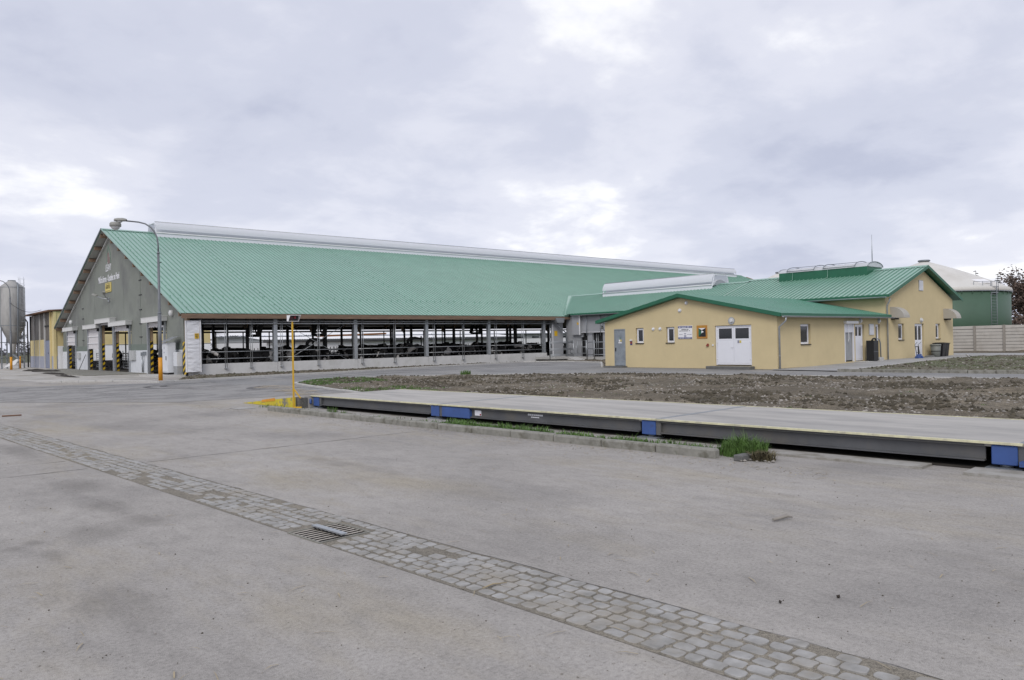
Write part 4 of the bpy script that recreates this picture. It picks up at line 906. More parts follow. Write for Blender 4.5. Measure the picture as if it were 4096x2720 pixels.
def cow(x, y, rz, pose, label=None, z=0.02, group=True, face=False, sc=1.0):
    o = newobj('cow', CW[pose]); o.location = (x, y, z); o.rotation_euler = (0, 0, rz); o.scale = (sc, sc, sc)
    tag(o, label or cow_lab[pose], 'cow', ('dairy cows lying in the barn' if pose == 'lie' else 'dairy cows in the barn') if group else None)
    return o
rc = random.Random(5); bays_ = ('first', 'second', 'third', 'fourth', 'last')
cow(18.1, 50.6, R(-120), 'turn', 'black cow with a white face looking out beside the white curtain cover', group=False)
cow(31.4, 50.7, R(-150), 'lie', 'white headed cow lying just behind the wall right of the second steel post', 0.30, False)
x = 19.6
while x < 47:
    pose = rc.choice(['stand', 'graze', 'stand', 'turn', 'stand']); cow(x, 51.6+rc.uniform(-0.5, 0.6), rc.choice([R(90), R(-90), R(75), R(10), R(190), R(90)])+rc.uniform(-.2, .2), pose, f'black and white dairy cow of the front row in the {bays_[min(4, max(0, int((x-15.7)/6.05)))]} bay from the gable', z=0.06, sc=rc.uniform(0.98, 1.1)); x += rc.uniform(1.15, 1.9)
for y, x0, x1 in ((56.6, 18, 58), (61.2, 18, 54), (66.5, 18.5, 26), (72.0, 18.5, 27), (78.0, 18.5, 24)):
    x = x0+rc.uniform(0, 1)
    while x < x1:
        pose = rc.choice(['stand', 'graze', 'stand', 'turn', 'lie', 'stand']); cow(x, y+rc.uniform(-0.6, 0.6), rc.choice([R(90), R(-90), R(0), R(180), R(90)])+rc.uniform(-.3, .3), pose, z=0.22, sc=rc.uniform(0.98, 1.08)); x += rc.uniform(1.3, 2.6)
# ------------------------------------------------------------------ yellow milking house
def wall(mb, f, u0, u1, z0, z1, ops, depth=0.16, top=None):
    us = sorted({u0, u1, *[o[0] for o in ops], *[o[1] for o in ops]}); zs = sorted({z0, z1, *[o[2] for o in ops], *[o[3] for o in ops]})
    for a, b in zip(us[:-1], us[1:]):
        for c, d in zip(zs[:-1], zs[1:]):
            m = ((a+b)/2, (c+d)/2)
            if any(o[0] < m[0] < o[1] and o[2] < m[1] < o[3] for o in ops): continue
            mb.quad(f(a, c, 0), f(b, c, 0), f(b, d, 0), f(a, d, 0))
    for (a, b, c, d) in ops:
        mb.quad(f(a, c, 0), f(a, d, 0), f(a, d, depth), f(a, c, depth)); mb.quad(f(b, c, 0), f(b, c, depth), f(b, d, depth), f(b, d, 0))
        mb.quad(f(a, d, 0), f(b, d, 0), f(b, d, depth), f(a, d, depth)); mb.quad(f(a, c, 0), f(a, c, depth), f(b, c, depth), f(b, c, 0))
    if top: mb.poly([f(u, z, 0) for u, z in top])
FX, SY = 36.10, 20.99
fF = lambda u, z, d: (FX+d, u, z)      # faces -x
fS = lambda u, z, d: (u, SY+d, z)      # faces -y
LOW = thing('milking_house_annex', 'low cream yellow annex with green gabled roof and white double doors', 'building', (FX, 27, 0))
def bxF(mb, u0, u1, z0, z1, d0, d1): mb.box(FX+d0, FX+d1, u0, u1, z0, z1)
def bxS(mb, u0, u1, z0, z1, d0, d1): mb.box(u0, u1, SY+d0, SY+d1, z0, z1)
def window(bx, par, a, b, c, d, sill=True, handle=0):
    mb = MB(); t = 0.06
    for q in ((a, b, d-t, d), (a, b, c, c+t), (a, a+t, c+t, d-t), (b-t, b, c+t, d-t)): bx(mb, *q, 0.09, 0.15)
    for q in ((a+t, b-t, d-t-.04, d-t), (a+t, b-t, c+t, c+t+.04), (a+t, a+t+.04, c+t+.04, d-t-.04), (b-t-.04, b-t, c+t+.04, d-t-.04)): bx(mb, *q, 0.08, 0.14)
    w = mb.build('window', M_pvc, par)
    mb = MB(); bx(mb, a+t+.04, b-t-.04, c+t+.04, d-t-.04, 0.115, 0.125); mb.build('pane', M_glass, w)
    if sill: mb = MB(); bx(mb, a-0.04, b+0.04, c-0.05, c-0.005, -0.06, 0.1); mb.build('sill', M_black, w)
    return w
opsF = [(31.13, 32.02, 0.02, 2.36), (29.70, 30.30, 1.49, 2.38), (27.44, 28.04, 1.49, 2.38), (22.47, 24.72, 0.18, 2.36)]
mb = MB(); wall(mb, fF, SY, 32.79, 0.06, 2.78, opsF, 0.16, [(SY, 2.78), (32.79, 2.78), (26.95, 4.09)])
opsS = [(38.44, 39.50, 1.28, 2.35), (43.35, 44.52, 0.17, 2.35), (44.67, 45.85, 0.17, 2.32), (47.33, 47.95, 0.17, 2.32)]
wall(mb, fS, FX, 48.75, 0.06, 2.78, opsS, 0.16)
mb.quad((FX, 32.79, 0.06), (48.7, 32.79, 0.06), (48.7, 32.79, 2.78), (FX, 32.79, 2.78)); mb.build('rendered_wall', M_yellow, LOW)
mb = MB(); mb.box(FX+0.02, 48.6, SY+0.02, 32.77, -0.15, 0.06); mb.build('plinth', M_plinth, LOW)
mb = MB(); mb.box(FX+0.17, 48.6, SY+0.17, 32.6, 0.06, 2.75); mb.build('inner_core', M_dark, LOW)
LSL = (4.23-2.91)/(33.2-26.95); RSL = (4.23-2.90)/(26.95-20.70)
pmL = panel_mesh('roof_panel', M_roof_lo, 26.95-20.70, 4.23-2.90, 0.34, 0.010)
nl = int((48.72-35.82)/0.34)
for i in range(nl+1): o = newobj('roof_panel', pmL, LOW); o.location = (35.82+i*0.34-FX, 20.70-27, 2.90)
mb = MB(); mb.prism([(35.82, 33.2, 2.91), (35.82, 26.95, 4.225), (35.82, 26.95, 4.17), (35.82, 33.2, 2.85)], (13.0, 0, 0)); mb.build('far_roof_slope', M_roof_lo, LOW)
def rake(par, pts, h, m, dx, name='bargeboard'):
    for (p, q) in zip(pts[:-1], pts[1:]):
        mb = MB(); p = Vector(p); q = Vector(q); mb.prism([p, q, q-Vector((0, 0, h)), p-Vector((0, 0, h))], dx); mb.build(name, m, par)
rake(LOW, [(35.78, 20.62, 2.915), (35.78, 26.95, 4.26), (35.78, 33.3, 2.925)], 0.20, M_trim, (0.035, 0, 0))
mb = MB(); mb.prism([(35.815, 20.72, 2.74), (35.815, 26.95, 4.06), (35.815, 33.2, 2.74), (35.815, 33.2, 2.72), (35.815, 26.95, 4.035), (35.815, 20.72, 2.72)], (0.285, 0, 0)); mb.build('soffit', M_trim, LOW)
mb = MB(); mb.box(35.82, 48.7, 20.60, 20.72, 2.76, 2.90); mb.build('eave_trim', M_trim, LOW)
mb = MB(); mb.box(35.82, 48.7, 20.72, 21.0, 2.755, 2.775); mb.build('eave_soffit', M_trim, LOW)
def gutter(par, a, b, r=0.065):
    a = Vector(a); b = Vector(b); d = (b-a).normalized(); s_ = d.cross(Vector((0, 0, 1))); n = 8; mb = MB(); vs = []
    for p in (a, b):
        for k in range(n+1):
            t = math.pi+math.pi*k/n; vs.append(p+s_*math.cos(t)*r+Vector((0, 0, math.sin(t)*r)))
    mb.add(vs, [(k, k+1, n+2+k, n+1+k) for k in range(n)], True); mb.tube([a-s_*r, b-s_*r], 0.012, 6); mb.tube([a+s_*r, b+s_*r], 0.012, 6); mb.build('gutter', M_galv, par)
gutter(LOW, (35.9, 20.53, 2.74), (48.9, 20.53, 2.74))
def downpipe(par, x, y, zt, zb, yo, r=0.045):
    mb = MB(); mb.tube([(x, yo, zt), (x, yo, zt-0.18), (x, y, zt-0.48), (x, y, zb)], r, 10); mb.build('downpipe', M_galv, par)
    for z in (0.7, 1.7): mb = MB(); mb.tube([(x, y, z), (x, y, z+0.04)], r+0.008, 10); mb.build('pipe_clamp', M_galv, par)
downpipe(LOW, 36.16, 20.90, 2.68, 0.02, 20.53)
# grey sheet door
d = MB(); bxF(d, 31.17, 31.98, 0.12, 2.30, 0.02, 0.06); dd = d.build('sheet_door', M_doorg, LOW)
mb = MB(); bxF(mb, 31.13, 32.02, 2.30, 2.36, -0.01, 0.1); bxF(mb, 31.13, 31.17, 0.02, 2.30, -0.01, 0.1); bxF(mb, 31.98, 32.02, 0.02, 2.30, -0.01, 0.1); mb.build('door_frame', M_doorg, LOW)
mb = MB(); bxF(mb, 31.90, 31.93, 1.0, 1.22, -0.03, 0.02); mb.build('handle', M_black, dd)
mb = MB(); bxF(mb, 31.19, 31.96, 0.43, 0.445, 0.012, 0.02); mb.build('seam', M_galv, dd)
for (u, z, w, h, m, nm) in ((31.57, 1.80, .10, .09, M_green, 'exit_sign'), (31.61, 1.65, .10, .12, M_white, 'white_notice'), (31.50, 1.65, .11, .12, M_pyel, 'yellow_notice'), (31.57, 1.52, .26, .07, M_white, 'door_label')):
    mb = MB(); bxF(mb, u-w/2, u+w/2, z-h/2, z+h/2, 0.010, 0.018); mb.build(nm, m, dd)
mb = MB(); bxF(mb, 31.60, 31.61, 1.78, 1.83, 0.005, 0.012); bxF(mb, 31.55, 31.57, 1.775, 1.82, 0.005, 0.012); mb.build('running_figure', M_white, dd)
mb = MB(); bxF(mb, 31.05, 32.5, -0.1, 0.02, -0.55, 0.02)
for k in range(3):
    b_ = MB(); bxF(b_, 31.0+k*0.5, 31.49+k*0.5, -0.1, 0.10, -0.5, -0.02); b_.build('step_block', M_block, LOW, bevel=0.01)
# windows
window(bxF, LOW, 29.72, 30.26, 1.49, 2.36); window(bxF, LOW, 27.46, 28.00, 1.49, 2.36); window(bxS, LOW, 38.46, 39.42, 1.28, 2.33)
# white double doors
dl = MB()
for q in ((22.49, 24.70, 2.28, 2.34), (22.49, 22.56, 0.22, 2.28), (24.63, 24.70, 0.22, 2.28)): bxF(dl, *q, 0.06, 0.14)
dfr = dl.build('door_frame', M_pvc, LOW)
for a, b in ((22.57, 23.59), (23.60, 24.62)):
    mb = MB(); bxF(mb, a, b, 0.24, 1.55, 0.08, 0.12); bxF(mb, a, b, 2.20, 2.27, 0.08, 0.12); bxF(mb, a, a+.10, 1.55, 2.20, 0.08, 0.12); bxF(mb, b-.10, b, 1.55, 2.20, 0.08, 0.12); lf = mb.build('door_leaf', M_pvc, LOW)
    mb = MB(); bxF(mb, a+.10, b-.10, 1.64, 2.20, 0.095, 0.105); mb.build('pane', M_glass, lf)
    mb = MB(); bxF(mb, a+.10, b-.10, 1.55, 1.64, 0.075, 0.12); bxF(mb, a+.07, b-.07, 0.32, 1.48, 0.070, 0.08); mb.build('infill_panel', M_pvc, lf)
    for z in (0.5, 1.4, 2.1): mb = MB(); y = a+0.0 if a < 23 else b; mb.tube([(FX+0.06, y, z), (FX+0.06, y, z+0.1)], 0.014, 6); mb.build('hinge', M_white, lf)
mb = MB(); mb.tube([(FX+0.07, 23.63, 1.18), (FX+0.02, 23.63, 1.18), (FX+0.02, 23.75, 1.18)], 0.012, 6); mb.build('handle', M_white, dfr)
for (u, z, w, h, m) in ((23.30, 1.47, .10, .14, M_inkg), (23.18, 1.47, .10, .13, M_pyel)):
    mb = MB(); bxF(mb, u-w/2, u+w/2, z-h/2, z+h/2, 0.060, 0.068); mb.build('door_notice', m, dfr)
mb = MB(); bxF(mb, 22.3, 24.98, -0.1, 0.17, -0.55, 0.0); mb.build('door_step', M_block, LOW, bevel=0.015)
# white information board and orange emblem board
IS = thing('information_board', 'white information board with blue bands beside the second small window', 'sign', (FX-0.02, 26.67, 2.0))
mb = MB(); bxF(mb, 26.19, 27.16, 1.68, 2.42, -0.03, 0.0); mb.build('board', M_white, IS, bevel=0.004)
mb = MB(); bxF(mb, 26.20, 27.15, 2.29, 2.40, -0.035, -0.03); bxF(mb, 26.20, 27.15, 1.69, 1.77, -0.035, -0.03); mb.build('blue_band', M_inkb, IS)
def dashes(par, name, m, yc, z, w, h, n, seed, d=-0.04):
    r_ = random.Random(seed); mb = MB(); y = yc+w/2
    while y > yc-w/2:
        l = min(h*r_.uniform(0.35, 0.8), y-(yc-w/2))
        if l <= 0.002: break
        if r_.random() > 0.14: bxF(mb, y-l, y, z-h/2, z+h/2*r_.uniform(0.4, 1.0), d, d+0.005)
        y -= l+h*0.14
    mb.build(name, m, par)
dashes(IS, 'heading_print', M_letter, 26.68, 2.345, .82, .055, 9, 1)
dashes(IS, 'print_line', M_ink, 26.68, 2.21, .48, .05, 9, 2, -0.035); dashes(IS, 'print_line', M_ink, 26.68, 2.13, .78, .035, 9, 3, -0.035)
dashes(IS, 'print_line', M_inkg, 26.97, 1.93, .26, .03, 9, 4, -0.035); dashes(IS, 'print_line', M_inkg, 26.38, 1.93, .30, .03, 9, 5, -0.035); dashes(IS, 'print_line', M_letter, 26.68, 1.73, .88, .035, 9, 6)
mb = MB(); bxF(mb, 26.60, 26.75, 1.79, 1.91, -0.034, -0.03); mb.build('logo', M_inkg, IS)
mb = MB(); bxF(mb, 26.65, 26.70, 1.83, 1.88, -0.037, -0.034); mb.build('logo_centre', M_white, IS)
mb = MB(); mb.prism([(FX-0.034, 26.58, 1.955), (FX-0.034, 26.76, 1.955), (FX-0.034, 26.72, 2.0), (FX-0.034, 26.62, 2.0)], (0.004, 0, 0)); mb.build('logo', M_inkg, IS)
OS = thing('emblem_board', 'orange framed board with green black and white triangles left of double doors', 'sign', (FX-0.02, 25.54, 2.05))
mb = MB(); bxF(mb, 25.20, 25.89, 1.68, 2.41, -0.03, 0.0); mb.build('board', mat('orange_board', (0.44, 0.20, 0.035), 0.6), OS, bevel=0.004)
X = FX-0.036
def triF(pts, m, nm, x=X): mb = MB(); mb.prism([(x, u, z) for u, z in pts], (0.005, 0, 0)); mb.build(nm, m, OS)
triF([(25.29, 1.78), (25.76, 1.78), (25.76, 2.25), (25.29, 2.25)], M_black, 'black_field')
triF([(25.76, 2.25), (25.76, 1.78), (25.52, 2.02)], M_green, 'green_triangle', X-0.004)
triF([(25.76, 2.26), (25.29, 2.26), (25.54, 2.15)], M_white, 'white_wedge', X-0.004)
triF([(25.55, 2.13), (25.40, 2.05), (25.58, 1.97)], M_white, 'white_triangle', X-0.008)
dashes(OS, 'board_print', mat('amber_print', (0.52, 0.30, 0.03), 0.6), 25.54, 2.33, .5, .06, 9, 8, -0.035)
# small fittings on the front
for (u, z, r_, nm, m) in ((23.65, 2.60, .17, 'wall_lamp', M_lens), (26.56, 3.71, .10, 'vent_cap', M_pvc), (27.02, 3.30, .11, 'vent_cap', M_pvc), (28.95, 2.29, .10, 'vent_cap', M_pvc), (28.45, 2.29, .10, 'vent_cap', M_pvc)):
    mb = MB(); mb.disc((FX, u, z), r_, (-1, 0, 0), 0.05, 18, r_*0.92); mb.disc((FX-0.05, u, z), r_*0.8, (-1, 0, 0), 0.05, 18, r_*0.4); mb.build(nm, m, LOW)
mb = MB(); mb.disc((FX, 23.65, 2.60), .20, (-1, 0, 0), 0.03, 18); mb.build('lamp_base', M_galv, LOW)
mb = MB(); mb.prism([(FX-0.08, 25.25, 1.24), (FX-0.08, 25.12, 1.24), (FX-0.08, 25.12, 1.37), (FX-0.08, 25.17, 1.40), (FX-0.08, 25.25, 1.30)], (0.08, 0, 0)); mb.build('alarm_box', M_redp, LOW)
mb = MB(); bxF(mb, 24.80, 24.88, 1.27, 1.35, -0.05, 0); mb.build('socket', M_pvc, LOW)
mb = MB(); bxF(mb, 30.58, 30.74, 1.38, 1.60, -0.02, 0); mb.build('notice_plate', M_inkb, LOW)
mb = MB(); bxF(mb, 30.59, 30.73, 1.45, 1.58, -0.024, -0.02); mb.build('notice_face', M_redp, LOW)
mb = MB(); bxF(mb, 30.58, 30.74, 1.63, 1.70, -0.06, 0); mb.build('bell_box', M_pvc, LOW)
# side: shutter doorway, doors, louvre
mb = MB(); bxS(mb, 43.25, 44.72, 2.36, 2.52, -0.20, 0); mb.build('shutter_box', M_white, LOW, bevel=0.01)
mb = MB()
for k in range(9): bxS(mb, 43.38, 44.50, 1.86+k*0.055, 1.912+k*0.055, 0.03, 0.05)
mb.build('shutter_curtain', M_pvc, LOW)
for u in (43.35, 44.44): mb = MB(); bxS(mb, u, u+0.08, 0.17, 2.35, -0.01, 0.08); mb.build('shutter_guide', M_pvc, LOW)
mb = MB(); bxS(mb, 43.43, 44.44, 0.25, 1.86, 0.10, 0.14); mb.build('grey_inner_door', M_plinth, LOW)
mb = MB()
for k in range(14): bxS(mb, 43.43, 43.56, 0.30+k*0.11, 0.36+k*0.11, 0.05, 0.10)
mb.build('shelf_edges', M_black, LOW)
mb = MB(); mb.tube([(43.72, SY-0.06, 2.36), (43.74, SY-0.07, 1.5), (43.64, SY-0.09, 1.42), (43.66, SY-0.09, 1.30)], 0.016, 6); mb.build('crank_handle', M_white, LOW)
def pvc_door(bx, par, a, b, c, d, split=True, glz=1.60, dep=0.08):
    mb = MB()
    for q in ((a, b, d-.07, d), (a, a+.07, c, d-.07), (b-.07, b, c, d-.07)): bx(mb, *q, dep, dep+.07)
    bx(mb, a+.07, b-.07, c, glz, dep+.01, dep+.06); bx(mb, a+.12, b-.12, c+.1, glz-.1, dep, dep+.01)
    mid = (a+b)/2
    if split: bx(mb, mid-.06, mid+.06, glz, d-.07, dep+.01, dep+.06)
    bx(mb, a+.07, a+.13, glz, d-.07, dep+.01, dep+.06); bx(mb, b-.13, b-.07, glz, d-.07, dep+.01, dep+.06); bx(mb, a+.13, b-.13, glz, glz+.05, dep+.012, dep+.058); bx(mb, a+.13, b-.13, d-.13, d-.07, dep+.012, dep+.058)
    dr = mb.build('door', M_pvc, par)
    for q in (((a+.13, mid-.06), (mid+.06, b-.13)) if split else ((a+.13, b-.13),)):
        mb = MB(); bx(mb, q[0], q[1], glz+.05, d-.13, dep+.03, dep+.04); mb.build('pane', M_glass, dr)
    mb = MB(); bx(mb, b-.15, b-.12, 1.05, 1.25, dep-.04, dep); mb.build('handle', M_white, dr)
    return dr
pvc_door(bxS, LOW, 44.67, 45.75, 0.20, 2.32); pvc_door(bxS, LOW, 47.33, 47.85, 0.20, 2.32, False, 1.0)
def louvre(bx, par, a, b, c, d):
    mb = MB(); bx(mb, a, b, c, d, -0.03, 0); lv = mb.build('louvre_frame', M_galv, par); n = 8
    for k in range(n):
        z = c+0.03+(d-c-0.06)*k/n; mb = MB(); bx(mb, a+.02, b-.02, z, z+(d-c-0.06)/n*0.75, -0.06, -0.03); mb.build('louvre_slat', M_pvc, lv)
louvre(bxS, LOW, 46.42, 47.02, 1.68, 2.35)
for u in (45.3, 47.75):
    mb = MB(); mb.disc((u, SY, 2.53), .15, (0, -1, 0), 0.05, 16); mb.disc((u, SY-0.05, 2.53), .12, (0, -1, 0), 0.07, 16, 0.08); mb.build('wall_lamp', M_lens, LOW)
mb = MB(); bxS(mb, 44.5, 46.6, -0.05, 0.16, -0.7, 0.0); mb.build('door_step', M_kerbl, LOW, bevel=0.015)
# ------------------------------------------------------------------ taller yellow wing and its link to the barn
TALL = thing('milking_parlour', 'tall cream yellow wing with green ribbed roof and gable end facing right', 'building', (54.4, SY, 0))
TX0, TX1, TR, TRZ, TEZ = 48.75, 59.6, 54.4, 6.18, 4.16
ops = [(50.54, 51.42, 1.35, 2.37), (53.05, 54.55, 0.16, 2.37), (56.50, 57.32, 1.35, 2.37)]
mb = MB(); wall(mb, fS, TX0, TX1, 0.08, 4.07, ops, 0.16, [(TX0, 4.07), (TX1, 4.07), (TR, 5.98)])
mb.quad((TX0, SY, 0.08), (TX0, 33.8, 0.08), (TX0, 33.8, 4.07), (TX0, SY, 4.07)); mb.quad((TX1, SY, 0.08), (TX1, 48, 0.08), (TX1, 48, 4.07), (TX1, SY, 4.07)); mb.build('rendered_wall', M_yellow, TALL)
mb = MB(); mb.box(TX0+0.02, TX1-0.02, SY+0.02, 48, -0.1, 0.08); mb.build('plinth', M_plinth, TALL)
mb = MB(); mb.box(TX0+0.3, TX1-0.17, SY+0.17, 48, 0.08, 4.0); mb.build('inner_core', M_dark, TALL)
window(bxS, TALL, 50.56, 51.30, 1.35, 2.35); window(bxS, TALL, 56.52, 57.18, 1.35, 2.35); pvc_door(bxS, TALL, 53.07, 54.4, 0.18, 2.36, True, 1.25)
louvre(bxS, TALL, 53.8, 54.46, 4.55, 5.25)
mb = MB(); mb.disc((54.06, SY, 2.60), .16, (0, -1, 0), 0.05, 16); mb.disc((54.06, SY-0.05, 2.60), .13, (0, -1, 0), 0.08, 16, 0.08); mb.build('wall_lamp', M_lens, TALL)
mb = MB(); bxS(mb, 52.8, 54.8, 0.0, 0.17, -0.6, 0.0); mb.build('door_step', M_block, TALL, bevel=0.01)
M_hood = mat('beige_vent_hood', (0.40, 0.38, 0.34), 0.6, 0, 0.05, 3)
for x in (49.4, 57.9):
    mb = MB(); pr = [(x, SY, 2.72), (x, SY, 3.42)]+[(x, SY-0.85*math.sin(R(t)), 2.72+0.70*math.cos(R(t))) for t in range(12, 91, 13)]
    mb.prism(pr, (0.85, 0, 0)); h = mb.build('vent_hood', M_hood, TALL)
    mb = MB(); mb.box(x+0.1, x+0.7, SY-0.25, SY, 2.62, 2.72); mb.build('hood_throat', M_dark, h)
# roof: high part and link
def wing_panels(y0, y1, dz, eave_x, ridge_x, ez, rz, par):
    run, rise = ridge_x-eave_x, rz-ez
    s = math.hypot(run, rise); nx = Vector((-rise/s, 0, run/s)); d = Vector((run, 0, rise)); w = 0.34
    prof = [(0, 0), (w-0.145, 0), (w-0.13, -0.035), (w-0.085, -0.035), (w-0.075, 0.050), (w-0.03, 0.050), (w, 0)]; k = len(prof)
    mb = MB(); vs = [Vector((0, y, 0))+nx*h for y, h in prof]+[Vector((0, y, 0))+nx*h+d for y, h in prof]; mb.add(vs, [(i+1, i, k+i, k+i+1) for i in range(k-1)]); mb.add([vs[i] for i in range(3, 7)], [(0, 1, 2, 3)])
    me = mb.mesh('roof_panel', M_roof); n = int((y1-y0)/w)
    for i in range(n):
        o = newobj('roof_panel', me, par); o.location = Vector((eave_x, y0+i*w, ez+dz))-par.location
wing_panels(20.6, 33.85, 0.0, 48.35, TR, TEZ, TRZ, TALL)
mb = MB(); mb.prism([(TR, 20.6, TRZ), (60.3, 20.6, 4.13), (60.3, 20.6, 4.08), (TR, 20.6, TRZ-0.06)], (0, 13.25, 0)); mb.build('far_roof_slope', M_roof, TALL)
mb = MB(); mb.prism([(48.4, 20.62, TEZ-0.06), (TR, 20.62, TRZ-0.06), (60.25, 20.62, 4.07), (60.25, 20.62, 4.03), (TR, 20.62, TRZ-0.10), (48.4, 20.62, TEZ-0.10)], (0, 13.2, 0)); mb.build('soffit', M_trim, TALL)
rake(TALL, [(48.3, 20.56, TEZ+0.02), (TR, 20.56, TRZ+0.06), (60.38, 20.56, 4.14)], 0.20, M_trim, (0, 0.035, 0))
mb = MB(); mb.prism([(TR-0.25, 20.6, TRZ-0.05), (TR, 20.6, TRZ+0.07), (TR+0.25, 20.6, TRZ-0.05)], (0, 13.3, 0)); mb.build('ridge_cap', M_roof, TALL)
mb = MB(); mb.box(48.28, 48.36, 20.6, 33.8, TEZ-0.16, TEZ); mb.build('eave_trim', M_trim, TALL)
gutter(TALL, (48.2, 20.7, TEZ-0.16), (48.2, 31.0, TEZ-0.16))
downpipe(TALL, 48.80, 20.90, TEZ-0.2, 0.1, 20.75)
# skylight box on the ridge
SB = thing('skylight_box', 'dark green raised skylight box with white curved lid on the wing ridge', 'skylight', (TR, 27.4, TRZ))
mb = MB(); mb.box(53.25, 53.30, 24.1, 30.7, 5.7, 6.42); mb.box(55.5, 55.55, 24.1, 30.7, 5.7, 6.42); mb.prism([(53.3, 24.1, 5.75), (53.3, 24.1, 6.42), (55.5, 24.1, 6.42), (55.5, 24.1, 5.75)], (0, 0.05, 0)); mb.prism([(53.3, 30.65, 5.75), (53.3, 30.65, 6.42), (55.5, 30.65, 6.42), (55.5, 30.65, 5.75)], (0, 0.05, 0)); mb.build('side_cladding', M_trim, SB)
def arch(y0, y1, dz=0, tilt=0.0, sc=1.0):
    mb = MB(); A = [(TR-1.15*sc*math.cos(R(180*i/12)), 6.42+dz+0.34*sc*math.sin(R(180*i/12))) for i in range(13)]
    vs = [(x, y0, z) for x, z in A]+[(x, y1, z+tilt*(0.5 if x < TR else 1)) for x, z in A]
    mb.add(vs, [(j, j+1, 14+j, 13+j) for j in range(12)], True); mb.add([(x, y0, z) for x, z in A], [tuple(range(13))]); mb.add([(x, y1, z+tilt*(0.5 if x < TR else 1)) for x, z in A], [tuple(range(12, -1, -1))])
    return mb
arch(24.05, 30.75).build('arched_lid', M_poly, SB)
for (a, b) in ((27.9, 30.0), (24.9, 27.2)):
    mb = MB()
    for t0 in (a, b): mb.tube([(TR-1.25*math.cos(R(180*i/12)), t0, 6.50+0.36*math.sin(R(180*i/12))) for i in range(13)], 0.03, 6)
    mb.tube([(TR-1.25, a, 6.5), (TR-1.25, b, 6.5)], 0.03, 6); mb.tube([(TR, a, 6.86), (TR, b, 6.86)], 0.02, 6); fr = mb.build('opening_flap_frame', M_galvd, SB)
for y in (30.75, 24.03):
    mb = MB(); mb.tube([(TR-1.17*math.cos(R(180*i/12)), y, 6.43+0.35*math.sin(R(180*i/12))) for i in range(13)], 0.03, 6); mb.build('lid_rim', M_galv, SB)
LR = MB(); LR.tube([(54.5, 24.3, 6.7), (54.5, 24.3, 7.6), (54.5, 24.3, 8.7)], [0.035, 0.03, 0.012], 8); tag(LR.build('lightning_rod', M_galv, None, loc=(54.5, 24.3, 6.7)), 'thin vertical lightning rod standing on the green skylight box', 'lightning rod')
for y in (29.6, 26.9): mb = MB(); mb.tube([(53.22, y, 6.4), (53.20, y, 5.85), (52.9, y+0.2, 5.72)], 0.018, 6); mb.build('earthing_wire', M_roof, SB)
# link to the barn
LINK = thing('parlour_link', 'grey walled link building under the green roof joining wing and barn', 'building', (TX0, 40, 0))
wing_panels(33.9, 54.3, -0.09, 48.35, TR, TEZ, TRZ, LINK)
mb = MB(); mb.prism([(TR, 33.9, TRZ-0.09), (60.3, 33.9, 4.04), (60.3, 33.9, 3.99), (TR, 33.9, TRZ-0.15)], (0, 20, 0)); mb.build('far_roof_slope', M_roof, LINK)
mb = MB(); mb.prism([(TR-0.25, 33.9, TRZ-0.14), (TR, 33.9, TRZ-0.02), (TR+0.25, 33.9, TRZ-0.14)], (0, 20, 0)); mb.build('ridge_cap', M_roof, LINK)
mb = MB(); mb.box(48.28, 48.36, 33.2, 47.9, TEZ-0.22, TEZ-0.09); mb.build('eave_trim', M_trim, LINK)
gutter(LINK, (48.2, 31.2, TEZ-0.24), (48.2, 47.7, TEZ-0.24))
# valley flashing on the barn roof
mb = MB(); ya, za = 48.35, roofz(48.35)+0.05; yb = BYR-(RZ-(TRZ-0.09))/SL
mb.bar((48.25, 48.3, 3.98), (TR, yb-0.02, roofz(yb)+0.05), 0.40, 0.03, up=(-0.3, -0.35, 1)); mb.build('valley_flashing', M_roof, LINK)
mb = MB(); mb.box(TX0, TX0+0.2, 33.0, 46.9, 2.38, 3.85); mb.box(TX0, TX0+0.2, 46.9, 48.9, 2.0, 3.85)
for (a, b) in ((47.12, 48.9), (45.72, 46.3), (43.2, 44.52), (33.0, 42.4)): mb.box(TX0, TX0+0.2, a, b, 0.31, 2.38 if b < 47 else 2.0)
mb.build('grey_wall', M_linkg, LINK)
mb = MB(); mb.box(48.45, TX0, 46.92, 47.85, 2.22, 3.95); bx_ = mb.build('shutter_casing', M_linkg, LINK)
mb = MB(); mb.box(48.40, 48.45, 46.88, 46.96, 2.20, 3.97); mb.build('edge_profile', M_white, bx_)
mb = MB(); mb.box(48.44, 48.45, 47.05, 47.25, 3.1, 3.28); mb.build('yellow_notice', M_yelsign, bx_)
mb = MB(); mb.tube([(48.6, 33, 2.40), (48.6, 46.9, 2.40)], 0.05, 8); mb.build('curtain_roller', M_white, LINK)
mb = MB(); mb.tube([(48.6, 33, 3.78), (48.6, 46.9, 3.78)], 0.03, 8); mb.build('curtain_tube', M_galv, LINK)
for y in (46.2, 44.6, 43.0, 41.0): mb = MB(); mb.tube([(48.55, y, 2.1), (48.55, y, 3.85)], 0.03, 8); mb.build('guide_tube', M_galvd, LINK)
for y in (45.4, 45.2): mb = MB(); mb.tube([(48.9, y, 0.3), (48.9, y, 2.3)], 0.025, 8); mb.build('inner_bar', M_galv, LINK)
mb = MB(); mb.box(48.0, TX0, 33.0, 48.2, -0.1, 0.31); mb.build('threshold_slab', M_kerbl, LINK)
mb = MB(); mb.box(46.95, 48.3, 48.86, 48.95, 0.4, 3.55); lp = mb.build('grey_panel', M_linkg, LINK)
mb = MB(); mb.box(47.0, 47.06, 48.82, 48.86, 0.4, 3.3); mb.build('edge_profile', M_white, lp)
mb = MB(); mb.box(47.25, 47.6, 48.84, 48.86, 2.15, 2.6); mb.build('yellow_notice', M_yelsign, lp)
